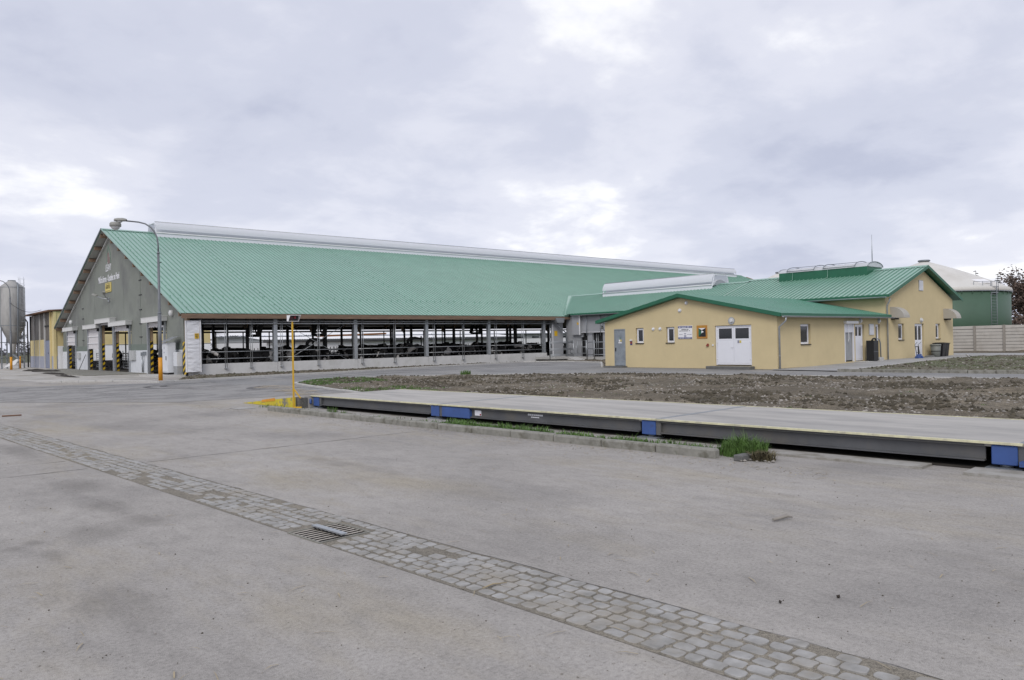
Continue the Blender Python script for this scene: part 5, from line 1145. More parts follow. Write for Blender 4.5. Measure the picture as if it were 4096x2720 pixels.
mb = MB(); mb.prism([(47.0, 48.2, 3.30), (47.8, 48.2, 3.30), (47.9, 48.2, 3.72), (46.8, 48.2, 3.72)], (0, 0.5, 0)); hp_ = mb.build('rainwater_hopper', M_galv, LINK)
mb = MB(); mb.tube([(47.3, 48.5, 3.3), (47.3, 48.5, 3.1), (48.35, 48.5, 2.4), (48.35, 48.5, 0.3)], 0.06, 10); mb.build('downpipe', M_galvd, hp_)
ventilator('link_ventilator', 'short translucent ridge ventilator on the green link roof beside the barn', 'y', TR, 36.6, 48.5, TRZ-0.09, 0.335, 3.0, sc=1.05)
# raised platform and cattle railings
mb = MB(); mb.box(44.9, 46.4, 46.4, 48.8, 0.18, 0.36); mb.box(46.4, 48.2, 46.3, 48.8, -0.05, 0.34); mb.prism([(46.4, 46.3, 0.0), (46.4, 46.3, 0.30), (46.4, 45.2, 0.0)], (1.2, 0, 0)); tag(mb.build('loading_ramp', M_kerbl, None, loc=(46, 47, 0)), 'pale concrete loading ramp at the corner between barn and link', 'ramp')
def railing(pts, zs, posts, name, lab):
    g = thing(name, lab, 'railing', (pts[0][0], pts[0][1], 0.3))
    for z in zs: mb = MB(); mb.tube([(p[0], p[1], z) for p in pts], 0.032, 8); mb.build('rail', M_galv, g)
    for p in posts: mb = MB(); mb.tube([(p[0], p[1], 0.05), (p[0], p[1], 1.72)], 0.045, 8); mb.build('post', M_galv, g)
    return g
railing([(44.9, 47.0), (47.7, 47.0)], (1.62, 1.53, 1.05, 0.95, 0.55, 0.45), [(44.9, 47.0), (47.7, 47.0)], 'cattle_railing', 'galvanised six rail cattle railing at the far end of the barn side')
railing([(47.9, 45.55), (47.9, 43.0)], (1.55, 1.0, 0.5), [(47.9, 45.6), (47.9, 44.75), (47.9, 43.0)], 'cattle_railing', 'galvanised three rail cattle railing running behind the yellow annex corner')
def swing_gate(y0, y1, lab):
    g = thing('cattle_gate', lab, 'gate', (47.9, y0, 0.3)); x = 47.9
    mb = MB(); mb.tube([(x, y0, 0.62), (x, y0, 1.70), (x, y1, 1.70), (x, y1, 0.62), (x, y0, 0.62)], 0.032, 8); mb.build('gate_frame', M_galv, g)
    mb = MB(); mb.tube([(x, y0, 1.16), (x, y1, 1.16)], 0.022, 6); mb.build('gate_rail', M_galv, g)
    mb = MB(); mb.tube([(x, (y0+y1)/2, 0.62), (x, (y0+y1)/2, 1.70)], 0.022, 6); mb.build('gate_bar', M_galv, g)
swing_gate(47.6, 46.75, 'left leaf of the galvanised cattle gate in front of the link doorway'); swing_gate(46.68, 45.7, 'right leaf of the galvanised cattle gate in front of the link doorway')
# floodlight on the left corner of the annex
mb = MB(); mb.tube([(36.3, 32.85, 2.75), (36.3, 33.1, 2.75), (36.3, 33.15, 2.45), (36.3, 33.0, 2.3)], 0.025, 8); fl = mb.build('lamp_bracket', M_galvd, LOW)
mb = MB(); mb.disc((36.3, 33.15, 2.55), .13, (-0.3, 0.5, -0.6), 0.16, 12, 0.07); mb.build('lamp_head', M_lamphead, fl)
# things by the doors
BC = thing('black_cabinet', 'black upright cabinet standing outside beside the white side doors', 'cabinet', (45.80, 20.45, 0.08))
mb = MB(); mb.box(45.40, 46.00, 20.25, 20.70, 0.20, 1.36); mb.build('body', M_black, BC, bevel=0.008)
mb = MB(); mb.box(45.65, 45.95, 20.3, 20.7, 0.06, 0.2); mb.build('foot', M_black, BC)
mb = MB(); mb.box(45.39, 46.01, 20.235, 20.25, 0.70, 0.72); mb.build('strap', M_galvd, BC)
mb = MB(); mb.tube([(45.50, 20.4, 1.37), (45.65, 20.4, 1.46), (45.85, 20.4, 1.48), (46.05, 20.4, 1.38)], 0.05, 8); mb.build('hose_coil', M_dark, BC)
HB = thing('hose_stand', 'grey concrete foot with white standpipe and bent hose beside black cabinet', 'hose stand', (46.30, 20.45, 0.08))
mb = MB(); mb.box(46.10, 46.60, 20.2, 20.7, 0.07, 0.36); mb.build('concrete_foot', M_kerbl, HB, bevel=0.02)
mb = MB(); mb.box(46.07, 46.21, 20.35, 20.55, 0.36, 1.30); mb.build('standpipe', M_pvc, HB)
mb = MB(); mb.tube([(46.10, 20.33, 1.45), (46.25, 20.3, 1.40), (46.37, 20.3, 1.2), (46.41, 20.3, 0.36)], 0.035, 8); mb.build('hose', M_galvd, HB)
mb = MB(); mb.box(46.75, 47.55, 19.9, 20.5, 0.09, 0.12); tag(mb.build('door_mat', M_dark, None, loc=(47.05, 20.2, 0.09)), 'black mat lying on the pavement beside the downpipe', 'mat')
HT = thing('hand_truck', 'blue hand truck with two handles parked by the gable door', 'hand truck', (51.65, 20.2, 0.1))
for x in (51.40, 51.90):
    mb = MB(); mb.tube([(x, 20.2, 0.15), (x, 20.35, 1.0), (x+(0.12 if x > 51.65 else -0.02), 20.2, 1.18)], 0.022, 8); mb.build('handle', M_galvd, HT)
    mb = MB(); mb.disc((x-(0.14 if x < 51.65 else -0.06), 20.2, 0.2), 0.11, (1, 0, 0), 0.08, 14); mb.build('wheel', M_blue, HT)
mb = MB(); mb.box(51.25, 52.05, 19.95, 20.2, 0.09, 0.13); mb.box(51.30, 52.00, 20.18, 20.24, 0.13, 0.40); mb.build('toe_plate', M_blue, HT)
mb = MB(); mb.box(51.40, 51.90, 20.3, 20.34, 0.86, 0.91); mb.box(51.43, 51.87, 20.25, 20.28, 0.5, 0.54); mb.build('crossbar', M_dark, HT)
mb = MB(); mb.box(51.70, 51.77, 20.24, 20.3, 0.4, 0.88); mb.build('strut', M_dark, HT)
def wheelie(x, y, lab):
    b = thing('wheelie_bin', lab, 'bin', (x, y, 0.1), group='black wheeled bins')
    mb = MB(); vs = [(x-.24, y-.26, .16), (x+.24, y-.26, .16), (x+.24, y+.24, .16), (x-.24, y+.24, .16), (x-.29, y-.34, 1.0), (x+.29, y-.34, 1.0), (x+.29, y+.30, 1.0), (x-.29, y+.30, 1.0)]
    mb.add(vs, [(3, 2, 1, 0), (0, 1, 5, 4), (1, 2, 6, 5), (2, 3, 7, 6), (3, 0, 4, 7), (4, 5, 6, 7)]); mb.build('body', M_black, b, bevel=0.015)
    mb = MB(); mb.prism([(x-.31, y-.38, 1.0), (x-.31, y-.38, 1.04), (x-.31, y+.1, 1.09), (x-.31, y+.34, 1.05), (x-.31, y+.34, 1.0)], (.62, 0, 0)); mb.build('lid', M_black, b)
    for sx in (-.27, .21): mb = MB(); mb.disc((x+sx, y+.22, .21), .10, (1, 0, 0), .06, 12); mb.build('wheel', M_dark, b)
wheelie(55.62, 20.45, 'black wheeled bin next to the round grey bin at the yellow gable'); wheelie(56.32, 20.5, 'black wheeled bin nearest the right corner of the yellow gable')
GB = thing('grey_bin', 'round grey plastic bin with flat lid beside the black wheeled bins', 'bin', (54.85, 20.4, 0.1))
M_gbin = mat('grey_green_plastic', (0.17, 0.18, 0.165), 0.55, 0, 0.06, 3)
mb = MB(); mb.lathe([(0.24, 0.0), (0.28, 0.4), (0.31, 0.80)], (54.85, 20.4, 0.1), 20); mb.build('body', M_gbin, GB)
mb = MB(); mb.lathe([(0.34, 0.80), (0.345, 0.84), (0.30, 0.89), (0.1, 0.90)], (54.85, 20.4, 0.1), 20); mb.build('lid', M_gbin, GB)
mb = MB(); mb.lathe([(0.288, 0.40), (0.30, 0.42), (0.295, 0.45)], (54.85, 20.4, 0.1), 20); mb.build('band', M_dark, GB)
mb = MB(); mb.prism([(53.75, 20.3, 0.1), (54.55, 20.3, 0.1), (54.45, 20.35, 0.26), (53.85, 20.35, 0.24)], (0, 0.35, 0)); tag(mb.build('sack', M_block, None, loc=(54.15, 20.4, 0.1)), 'flat dark sack lying between the gable door step and the grey bin', 'sack')
# ------------------------------------------------------------------ weighbridge
V0, V1, DZ = 10.87, 13.92, 0.345
WB = thing('weighbridge', 'long low vehicle weighbridge with grey steel beams and blue load cell boxes', 'weighbridge', UV(-8, V0))
def uvbox(mb, u0, u1, v0, v1, z0, z1): return mb.prism([UV(u0, v0, z0), UV(u0, v1, z0), UV(u1, v1, z0), UV(u1, v0, z0)], (0, 0, z1-z0))
CU = [-18.78, -13.64, -7.83, -2.56]           # load cell positions
secs = [(-19.05, -13.52), (-13.5, -7.66), (-7.64, -2.36), (-2.34, 4.0)]
for a, b in secs:
    mb = MB(); uvbox(mb, a, b, V0+0.06, V1-0.06, DZ-0.06, DZ); mb.build('deck_slab', M_deck, WB)
    for v in (V0, V1-0.06):
        mb = MB(); uvbox(mb, a, b, v+(0.03 if v > 12 else 0), v+(0.06 if v > 12 else 0.045), DZ-0.022, DZ+0.006); mb.build('yellow_edge', M_ypale, WB)
for a in (-13.51, -7.65, -2.35):
    mb = MB(); uvbox(mb, a-0.06, a+0.04, V0+0.08, V1-0.08, DZ-0.002, DZ+0.003); mb.build('deck_joint', M_galvd, WB)
for a, b in zip([-19.05]+[c+0.22 for c in CU[1:]], [c-0.22 for c in CU[1:]]+[4.0]):
    for v, s_ in ((V0+0.05, 1), (V1-0.05, -1)):
        mb = MB(); pr = [(v, DZ-0.032), (v, DZ-0.055), (v+0.06*s_, DZ-0.065), (v+0.06*s_, 0.125), (v, 0.115), (v, 0.10), (v+0.10*s_, 0.10), (v+0.10*s_, DZ-0.032)]
        mb.prism([UV(a, q, z) for q, z in pr], UV(b, 0, 0)-UV(a, 0, 0)); bm_ = mb.build('steel_beam', M_beam, WB)
        if s_ == 1:
            for k in range(4):
                u = a+(b-a)*(k+0.5)/4; mb = MB(); mb.disc(UV(u, v+0.065, 0.105), 0.016, UV(0, -1, 0)-UV(0, 0, 0), 0.03, 8); mb.build('bolt', M_dark, bm_)
for k, c in enumerate(CU):
    w = 0.14
    for v, s_ in ((V0+0.03, 1), (V1-0.03, -1)):
        mb = MB(); v1_ = v+0.09*s_; uvbox(mb, c-w, c+w, min(v, v1_), max(v, v1_), 0.07, DZ-0.035); bx = mb.build('load_cell_cover', M_blue, WB, bevel=0.01)
        mb = MB(); uvbox(mb, c+w+0.005, c+w+0.10, min(v+.02*s_, v1_), max(v+.02*s_, v1_), 0.075, DZ-0.04); mb.build('end_bracket', M_beam, bx)
        mb = MB(); p = UV(c, v+0.12*s_, 0.0); mb.lathe([(0.07, 0.03), (0.07, 0.08)], p, 12); mb.build('load_cell', M_galvd, bx)
        mb = MB(); uvbox(mb, c-0.2, c+0.2, min(v-.06*s_, v+.2*s_), max(v-.06*s_, v+.2*s_), 0.012, 0.035); mb.build('foot_plate', M_galvd, bx)
mb = MB(); uvbox(mb, -13.40, -12.47, V0+0.03, V0+0.12, 0.075, DZ-0.045); mb.build('cable_cover', M_blue, WB, bevel=0.012)
mb = MB(); uvbox(mb, -12.36, -12.16, V0+0.095, V0+0.108, 0.15, 0.26); mb.build('white_plate', M_pvc, WB)
mb = MB(); uvbox(mb, -12.20, -12.16, V0+0.09, V0+0.095, 0.16, 0.19); mb.build('red_mark', M_red, WB)
mb = MB()
for k in range(8): uvbox(mb, -10.78+k*0.052, -10.74+k*0.052, V0+0.10, V0+0.108, 0.235, 0.268)
for k in range(5): uvbox(mb, -10.69+k*0.045, -10.655+k*0.045, V0+0.10, V0+0.108, 0.195, 0.215)
mb.build('maker_lettering', M_pvc, WB)
for u in (-19.05, -18.98): mb = MB(); mb.tube([UV(u, V0-0.02, 0.12), UV(u, V0-0.02, 0.26)], 0.03, 8); mb.build('stop_bolt', M_blue, WB)
mb = MB(); mb.tube([UV(-19.12, V0-0.03, 0.16), UV(-18.92, V0-0.03, 0.16)], 0.02, 8); mb.build('stop_bolt', M_blue, WB)
mb = MB(); mb.lathe([(0.04, 0.0), (0.04, 0.16)], UV(-2.30, V0-0.02, 0), 10); uvbox(mb, -2.38, -2.18, V0-0.08, V0+0.05, 0.08, 0.14); mb.build('stop_bolt', M_blue, WB)
mb = MB(); uvbox(mb, -19.2, 4.2, V0-0.03, V1-0.02, 0.007, 0.010); struct(mb.build('weighbridge_shade_floor', M_manure_shade))  # dark sheet whose colour stands for the shade in the gap under the deck
mb = MB(); uvbox(mb, -19.2, -6.3, 10.25, 10.85, 0.004, 0.016); o = struct(mb.build('foundation_strip', M_slab))
mb = MB(); uvbox(mb, -6.0, -3.35, 10.42, 10.82, 0.0, 0.03); uvbox(mb, -2.85, 4, 10.30, 10.80, 0.0, 0.035); o = struct(mb.build('foundation_slab', M_slab))
# approach ramp with flaking yellow side
AR = thing('approach_ramp', 'concrete approach ramp with flaking yellow painted side at the weighbridge end', 'ramp', UV(-21, 10.7))
mb = MB(); mb.prism([UV(-22.75, 10.66, 0.002), UV(-19.0, 10.66, 0.002), UV(-19.0, 10.66, DZ+0.0), UV(-22.75, 10.66, 0.006)], UV(0, 14.0-10.66)-UV(0, 0)); mb.build('wedge', M_deck, AR)
mb = MB(); mb.prism([UV(-22.6, 10.64, 0.003), UV(-19.45, 10.64, 0.003), UV(-19.45, 10.64, DZ-0.045), UV(-22.6, 10.64, 0.013)], UV(0, 0.02)-UV(0, 0)); mb.build('painted_side', M_yramp, AR)
mb = MB(); mb.prism([UV(-21.4, 10.632, 0.085), UV(-20.6, 10.632, 0.15), UV(-20.6, 10.632, 0.235), UV(-21.4, 10.632, 0.15)], UV(0, 0.007)-UV(0, 0)); mb.build('orange_patch', M_orange, AR)
mb = MB(); mb.box(-0.22, 0.22, -0.06, 0.06, 0, 0.30, Matrix.Translation(UV(-19.22, 10.72)) @ UVROT); mb.build('abutment', M_block, AR)
# yellow post with display
SPo = thing('display_post', 'slim yellow post carrying a white hooded display with a red lens', 'sign post', UV(-19.3, 10.5))
p = UV(-19.3, 10.52)
mb = MB(); mb.box(p.x-0.019, p.x+0.019, p.y-0.019, p.y+0.019, 0.0, 2.40); mb.build('post', M_yel, SPo)
mb = MB(); mb.bar(p+Vector((0, 0, 0.03)), p+Vector((0.15, -0.18, 0.03)), 0.05, 0.045); mb.build('foot', M_yel, SPo)
mb = MB(); mb.bar(p+Vector((0, 0, 0.55)), p+Vector((0.14, -0.13, 0.28)), 0.03, 0.03); mb.build('brace', M_yel, SPo)
HM = Matrix.Translation(p+Vector((0.03, -0.03, 2.40))) @ Matrix.Rotation(R(-78), 4, 'Z')   # local x = viewing side
HM = Matrix.Translation(p+Vector((0.02, -0.03, 2.39))) @ Matrix.Rotation(math.atan2(-p.y-6, -p.x+9), 4, 'Z')
mb = MB(); q = lambda x, y, z: HM @ Vector((x, y, z))
for s_ in (-1, 1): mb.prism([q(-.08, s_*.15, 0), q(.0, s_*.15, 0), q(.14, s_*.15, .16), q(-.08, s_*.15, .16)], (HM.to_3x3() @ Vector((0, .008, 0))))
mb.box(-.08, .15, -.15, .158, .155, .165, HM); mb.box(-.08, .02, -.15, .158, -.005, .005, HM); mb.box(-.085, -.078, -.15, .158, 0, .16, HM); mb.build('hood', M_white, SPo)
mb = MB(); mb.box(-.07, -.03, -.14, .148, .01, .15, HM); mb.build('display_face', M_black, SPo)
mb = MB(); mb.tube([q(-.03, .05, .10), q(.0, .05, .10)], 0.033, 12); mb.build('red_lens', M_red, SPo)
mb = MB(); mb.tube([q(-.03, -.05, .09), q(-.01, -.05, .09)], 0.05, 12); mb.build('display_lens', mat('dim_red_lens', (0.07, 0.006, 0.012), 0.3), SPo)
# lamp posts
def lamp_post(x, y, name, label, mirror=False):
    g = thing(name, label, 'street lamp', (x, y, 0), group='grey lamp posts with orange feet')
    dr = Vector((-ST, CT, 0))       # across the view, to the left
    o_ = Vector((x, y, 0)); Z = Vector((0, 0, 1)); 
    mb = MB(); mb.tube([o_, o_+Z*1.24], 0.108, 14); mb.build('painted_foot', M_orange, g)
    mb = MB(); mb.tube([o_+Z*1.24, o_+Z*3.65], 0.095, 14); mb.tube([o_+Z*3.65, o_+Z*3.72, o_+Z*6.9], [0.09, 0.07, 0.062], 14); mb.build('shaft', M_pole, g)
    mb = MB(); mb.tube([o_+Z*3.64, o_+Z*3.70], 0.10, 14); mb.tube([o_+Z*6.88, o_+Z*6.98], 0.072, 12); mb.build('collar', M_galvd, g)
    def arm(d):
        c = [(0, 6.9), (0.0, 7.35), (0.05, 7.75), (0.17, 8.05), (0.38, 8.32), (0.68, 8.52), (1.05, 8.62), (1.72, 8.70)]
        mb = MB(); mb.tube([o_+d*a+Z*z for a, z in c], 0.04, 10); am = mb.build('arm', M_pole, g)
        b0 = o_+d*1.68+Z*8.70; sd = Vector((-d.y, d.x, 0)); vs = []; n = 12
        sec = [(0, .06, .05), (.04, .13, .09), (.2, .17, .13), (.45, .18, .13), (.62, .16, .10), (.66, .10, .05)]
        for a, w, h in sec:
            for k in range(n):
                t = 2*math.pi*k/n; vs.append(b0+d*a+sd*math.cos(t)*w+Z*(max(-0.045, math.sin(t)*h)+0.03+0.02*a))
        mb = MB(); mb.add(vs, [(i*n+k, i*n+(k+1) % n, (i+1)*n+(k+1) % n, (i+1)*n+k) for i in range(len(sec)-1) for k in range(n)], True); mb.add(vs[-n:], [tuple(range(n))]); mb.build('lamp_head', M_lamphead, am)
        mb = MB(); mb.lathe([(0.0, -0.10), (0.08, -0.085), (0.14, -0.03), (0.15, 0.02)], tuple(b0+d*0.38+Z*0.0), 14); mb.build('lamp_glass', M_lens, am)
    arm(dr)
    dc = o_+dr*2.30+Z*8.50
    mb = MB(); mb.tube([o_+dr*2.05+Z*8.70, dc+Z*0.12], 0.035, 8); sb_ = mb.build('drum_bracket', M_pole, g)
    mb = MB(); mb.lathe([(0.10, 0.16), (0.24, 0.13), (0.29, 0.06), (0.29, -0.09), (0.25, -0.11)], tuple(dc), 20); mb.build('drum_housing', M_lamphead, sb_)
    mb = MB(); mb.lathe([(0.24, -0.11), (0.20, -0.20), (0.10, -0.27), (0.0, -0.29)], tuple(dc), 20, False); mb.build('drum_lens', M_lens, sb_)
    mb = MB(); mb.tube([o_+Z*6.35, o_+Z*6.42+Vector((0.12, -0.12, 0))], 0.02, 6); mb.build('bracket', M_dark, g)
    return g
lamp_post(13.02, 44.21, 'lamp_post', 'grey double armed lamp post with orange foot in front of the barn gable')
_p = cw(-48.1, 74.2); lamp_post(_p.x, _p.y, 'lamp_post', 'distant grey lamp post with orange foot beside the silo')
# ------------------------------------------------------------------ silo
SI = cw(-51.33, 79.5); SO = thing('feed_silo', 'tall weathered grey feed silo with conical hopper on steel legs', 'silo', SI)
mb = MB(); mb.lathe([(0.30, 2.55), (1.15, 4.42), (1.15, 8.32), (1.08, 8.42), (0.36, 8.98), (0.34, 9.04)], SI, 32); mb.build('shell', M_silo, SO)
mb = MB(); mb.lathe([(0.0, 9.0), (0.36, 9.03), (0.36, 9.08), (0.0, 9.12)], SI, 20, False); mb.build('lid', M_galvd, SO)
mb = MB(); mb.lathe([(0.30, 2.56), (0.24, 1.75), (0.12, 1.5)], SI, 16); mb.build('outlet', M_silo, SO)
for z in (4.42, 8.32): mb = MB(); mb.lathe([(1.155, z-0.03), (1.165, z), (1.155, z+0.03)], SI, 32, False); mb.build('band', M_galvd, SO)
for k in range(4):
    a = R(20+90*k); q = SI+Vector((math.cos(a)*1.10, math.sin(a)*1.10, 0)); mb = MB(); mb.box(q.x-.06, q.x+.06, q.y-.06, q.y+.06, 0, 8.2); mb.build('leg', M_galvd, SO)
for z in (1.1, 2.7):
    mb = MB(); c_ = [SI+Vector((math.cos(R(20+90*k))*1.22, math.sin(R(20+90*k))*1.22, z)) for k in range(5)]; mb.tube(c_, 0.035, 6); mb.build('ring_brace', M_galvd, SO)
LDR = cw(-50.15, 79.3); mb = MB(); r_ = Vector((ST, -CT, 0))
for s_ in (-.2, .2): mb.tube([LDR+r_*s_+Vector((0, 0, 1.6)), LDR+r_*s_+Vector((0, 0, 9.1))], 0.022, 6)
for k in range(24): mb.tube([LDR-r_*.2+Vector((0, 0, 1.8+k*.3)), LDR+r_*.2+Vector((0, 0, 1.8+k*.3))], 0.014, 5)
ld = mb.build('ladder', M_galv, SO); mb = MB(); fw_ = Vector((CT, ST, 0))
for k in range(9):
    z = 4.2+k*0.62; mb.tube([LDR+r_*(.32*math.cos(R(a)))-fw_*(.32*math.sin(R(a)))+Vector((0, 0, z)) for a in range(0, 181, 30)], 0.014, 5)
for a in (30, 90, 150): mb.tube([LDR+r_*(.32*math.cos(R(a)))-fw_*(.32*math.sin(R(a)))+Vector((0, 0, 4.2)), LDR+r_*(.32*math.cos(R(a)))-fw_*(.32*math.sin(R(a)))+Vector((0, 0, 9.4))], 0.012, 5)
mb.build('ladder_cage', M_galv, ld)
mb = MB(); mb.tube([SI+Vector((0, 0, 1.5)), SI+r_*1.0+Vector((0, 0, 0.6))], 0.12, 8); mb.build('auger_tube', M_galvd, SO)
mb = MB(); mb.tube([SI+r_*1.1-fw_*0.9+Vector((0, 0, 2.6)), SI+r_*1.2-fw_*0.9+Vector((0, 0, 8.3)), SI+r_*.9-fw_*0.5+Vector((0, 0, 8.75))], 0.08, 8); mb.build('fill_pipe', M_galvd, SO)
for k, (dx_, lab) in enumerate(((0.95, 'orange guard post standing right of the silo legs'),)):
    q = cw(-50.3, 79.0); mb = MB(); mb.tube([q, q+Vector((0, 0, 1.25))], 0.08, 12); tag(mb.build('guard_post', M_orange, None, loc=tuple(q)), lab, 'post')
q = cw(-50.3, 77.6); mb = MB(); mb.prism([q+Vector((-.6, .2, .15)), q+Vector((.3, -.3, .45)), q+Vector((.55, -.4, .9)), q+Vector((.4, -.35, 1.0)), q+Vector((-.5, .1, .4))], (0.1, 0.15, 0)); tag(mb.build('scrap_sheet', M_shedwhite, None, loc=tuple(q)), 'pale tilted scrap sheet lying at the foot of the silo', 'scrap')
q = cw(-48.5, 82.5); mb = MB(); mb.box(q.x-.8, q.x+.8, q.y-.6, q.y+.6, 0, 1.75); tag(mb.build('fuel_tank', mat('dark_green_tank', (0.045, 0.065, 0.045), 0.6), None, loc=tuple(q), bevel=0.08), 'dark green box tank between silo and shed', 'tank')
# ------------------------------------------------------------------ shed left of the barn
SH = thing('old_shed', 'cream and grey shed with grimy glass upper wall left of barn', 'shed', (15.5, 92, 0)); ZE = 5.55
bays = [(97.9, 95.9, 'g'), (95.7, 93.0, 'g'), (92.8, 90.5, 'g'), (90.3, 87.2, 'd'), (86.9, 85.3, 'y')]
mb = MB(); mb.box(15.5, 15.7, 90.4, 98.3, 1.22, 2.9); mb.box(15.5, 15.7, 85.2, 87.1, 1.22, ZE); mb.box(15.7, 18.0, 85.2, 85.4, 2.2, ZE); mb.box(15.7, 18.0, 98.1, 98.3, 0, ZE); mb.box(17.8, 18.0, 85.4, 98.1, 2.2, ZE); mb.build('yellow_wall', M_yellowo, SH)
mb = MB(); mb.box(15.48, 15.7, 90.4, 98.3, 0, 1.22); mb.box(15.48, 15.7, 85.2, 87.1, 0, 1.22); mb.build('pale_base', M_paleblue, SH)
mb = MB(); mb.box(15.7, 18.0, 85.18, 85.4, 0, 2.2); mb.box(17.8, 18.02, 85.4, 98.1, 0, 2.2); mb.build('white_base', M_shedwhite, SH)
for a, b, k in bays:
    if k == 'g': mb = MB(); mb.box(15.56, 15.66, b, a, 2.9, ZE); mb.build('glass_panel', M_oldglass, SH)
    if k == 'd':
        mb = MB(); mb.box(15.6, 15.68, 87.2, 90.3, 2.85, 4.2); mb.box(15.6, 15.68, 87.2, 90.3, 4.32, ZE); mb.build('glass_panel', M_oldglass, SH)
        for y0, y1 in ((87.25, 88.72), (88.76, 90.25)): mb = MB(); mb.box(15.55, 15.62, y0, y1, 0.02, 2.8); dl_ = mb.build('door_leaf', M_bluedoor, SH)
        mb = MB(); mb.box(15.52, 15.55, 88.5, 89.0, 1.5, 1.56); mb.build('handle', M_dark, dl_)
        mb = MB(); mb.box(15.5, 15.62, 87.1, 90.4, 4.2, 4.32); mb.build('lintel', M_dark, SH)
for y in (95.8, 92.9, 90.4, 98.2): mb = MB(); mb.box(15.46, 15.6, y-.06, y+.06, 0, ZE); mb.build('pilaster', M_conc if y != 98.2 else M_dark, SH)
for y in (87.0, 85.3): mb = MB(); mb.box(15.38, 15.6, y-.18, y+.18, 0, ZE); mb.build('pilaster', M_yellowo, SH)
mb = MB(); mb.prism([(14.9, 85.0, ZE+0.02), (18.4, 85.0, ZE+0.25), (18.4, 85.0, ZE+0.37), (14.9, 85.0, ZE+0.14)], (0, 14.2, 0)); mb.build('roof', M_rust, SH)
YB = thing('yellow_store', 'cream yellow store with white base seen through the barn doorways', 'building', (24, 95, 0))
mb = MB(); mb.box(21, 37.0, 104.0, 104.3, 2.4, 5.4); mb.box(36.8, 37.0, 104.3, 111, 0, 5.4); mb.build('yellow_wall', M_yellowo, YB)
mb = MB(); mb.box(21, 37.0, 103.98, 104.3, 0, 2.4); mb.build('white_base', M_shedwhite, YB)
mb = MB(); mb.prism([(20.6, 103.6, 5.4), (20.6, 111, 5.7), (20.6, 111, 5.8), (20.6, 103.6, 5.52)], (16.8, 0, 0)); mb.build('roof', M_rust, YB)
mb = MB(); mb.tube([(15.0, 99.0, ZE), (15.3, 98.5, ZE-0.6), (15.3, 98.4, 0)], 0.07, 8); mb.build('downpipe', M_dark, SH)
# buildings seen through the open barn
def corrugated(mb, x0, x1, y0, z0, y1, z1, wl=0.35, amp=0.035):
    n = int((x1-x0)/wl*4); vs = []
    for i in range(n+1):
        x = x0+(x1-x0)*i/n; h = amp*math.sin(2*math.pi*i/4)
        vs += [(x, y0, z0+h), (x, y1, z1+h)]
    mb.add(vs, [(2*i, 2*i+2, 2*i+3, 2*i+1) for i in range(n)], True)
S2 = thing('long_grey_shed', 'long pale shed with corrugated roof seen through the open barn', 'shed', (70, 95, 0))
mb = MB(); mb.box(38, 150, 105, 105.3, 2.4, 3.25); mb.box(38, 150, 105.0, 111, 0, 0.3); mb.build('grey_wall', M_shedgrey, S2)
mb = MB(); mb.box(38, 150, 104.97, 105.3, 0, 2.4); mb.build('white_wall', M_shedwhite, S2)
mb = MB(); corrugated(mb, 38, 150, 104.5, 3.34, 111, 5.6); mb.build('corrugated_roof', M_asb, S2)
mb = MB(); mb.box(38, 150, 104.55, 104.7, 3.1, 3.22); mb.build('gutter', M_galvd, S2)
for i in range(12):
    x = 92+i*3.8; mb = MB(); mb.box(x, x+1.7, 104.94, 105.0, 2.42, 2.68); mb.build('window', M_glass, S2)
S3 = thing('low_lean_to', 'low shed with bright corrugated roof and white wall seen through the barn', 'shed', (60, 89, 0))
mb = MB(); mb.box(42, 84, 97.5, 97.7, 0, 2.24); mb.build('white_wall', M_shedwhite, S3)
mb = MB(); corrugated(mb, 41, 85, 96.9, 2.66, 102, 3.05); mb.build('corrugated_roof', M_asb, S3)
mb = MB(); mb.box(41.3, 84.6, 97.0, 97.15, 2.24, 2.58); mb.build('dark_fascia', M_beam, S3)
mb = MB(); mb.box(16.5, 40, 86.5, 86.7, 0, 0.1); struct(mb.build('alley_kerb', M_kerbl))
mb = MB(); mb.bar((44, 87.5, 2.9), (54, 87.6, 3.15), 0.12, 0.22); tag(mb.build('timber_beam', mat('orange_timber', (0.33, 0.15, 0.06), 0.8), None, loc=(49, 87.5, 3)), 'orange brown timber beam seen across the open barn bays', 'beam')
# ------------------------------------------------------------------ tanks and fence on the right
def tank(c, rad, wz, az, name, label, detail=True):
    g = thing(name, label, 'tank', c)
    n = 64
    mb = MB(); mb.lathe([(rad, 0), (rad, wz)], c, n); mb.build('wall_cladding', M_tank, g)
    prof = [(rad+0.1, wz), (rad+0.12, wz+0.02), (rad+0.10, wz+0.42)]+[(rad*(1-t)+0.35*t, wz+0.45+(az-wz-0.45)*(t+0.05*math.sin(math.pi*t))) for t in [i/14 for i in range(15)]]
    mb = MB(); mb.lathe(prof, c, n); mb.build('membrane_roof', M_memb, g)
    mb = MB(); mb.lathe([(0.6, az-0.02), (0.7, az+0.1), (0.6, az+0.2)], c, 16); mb.build('top_cap', M_galvd, g)
    if detail:
        mb = MB(); mb.lathe([(rad+0.14, wz-0.06), (rad+0.16, wz), (rad+0.14, wz+0.03)], c, n, False); mb.build('rim', M_galvd, g)
        for k in range(48):
            a = 2*math.pi*k/48; q = Vector(c)+Vector((math.cos(a)*(rad+.03), math.sin(a)*(rad+.03), 0)); mb = MB(); mb.box(q.x-.05, q.x+.05, q.y-.05, q.y+.05, wz-0.3, wz-0.02); mb.build('bracket', M_tank, g)
    return g
TD = 93; tc_ = cw(49.75, TD); TNK = tank(tuple(tc_), 8.75, 6.30, 10.35, 'gas_tank', 'round green biogas tank with pale conical membrane roof behind the fence')
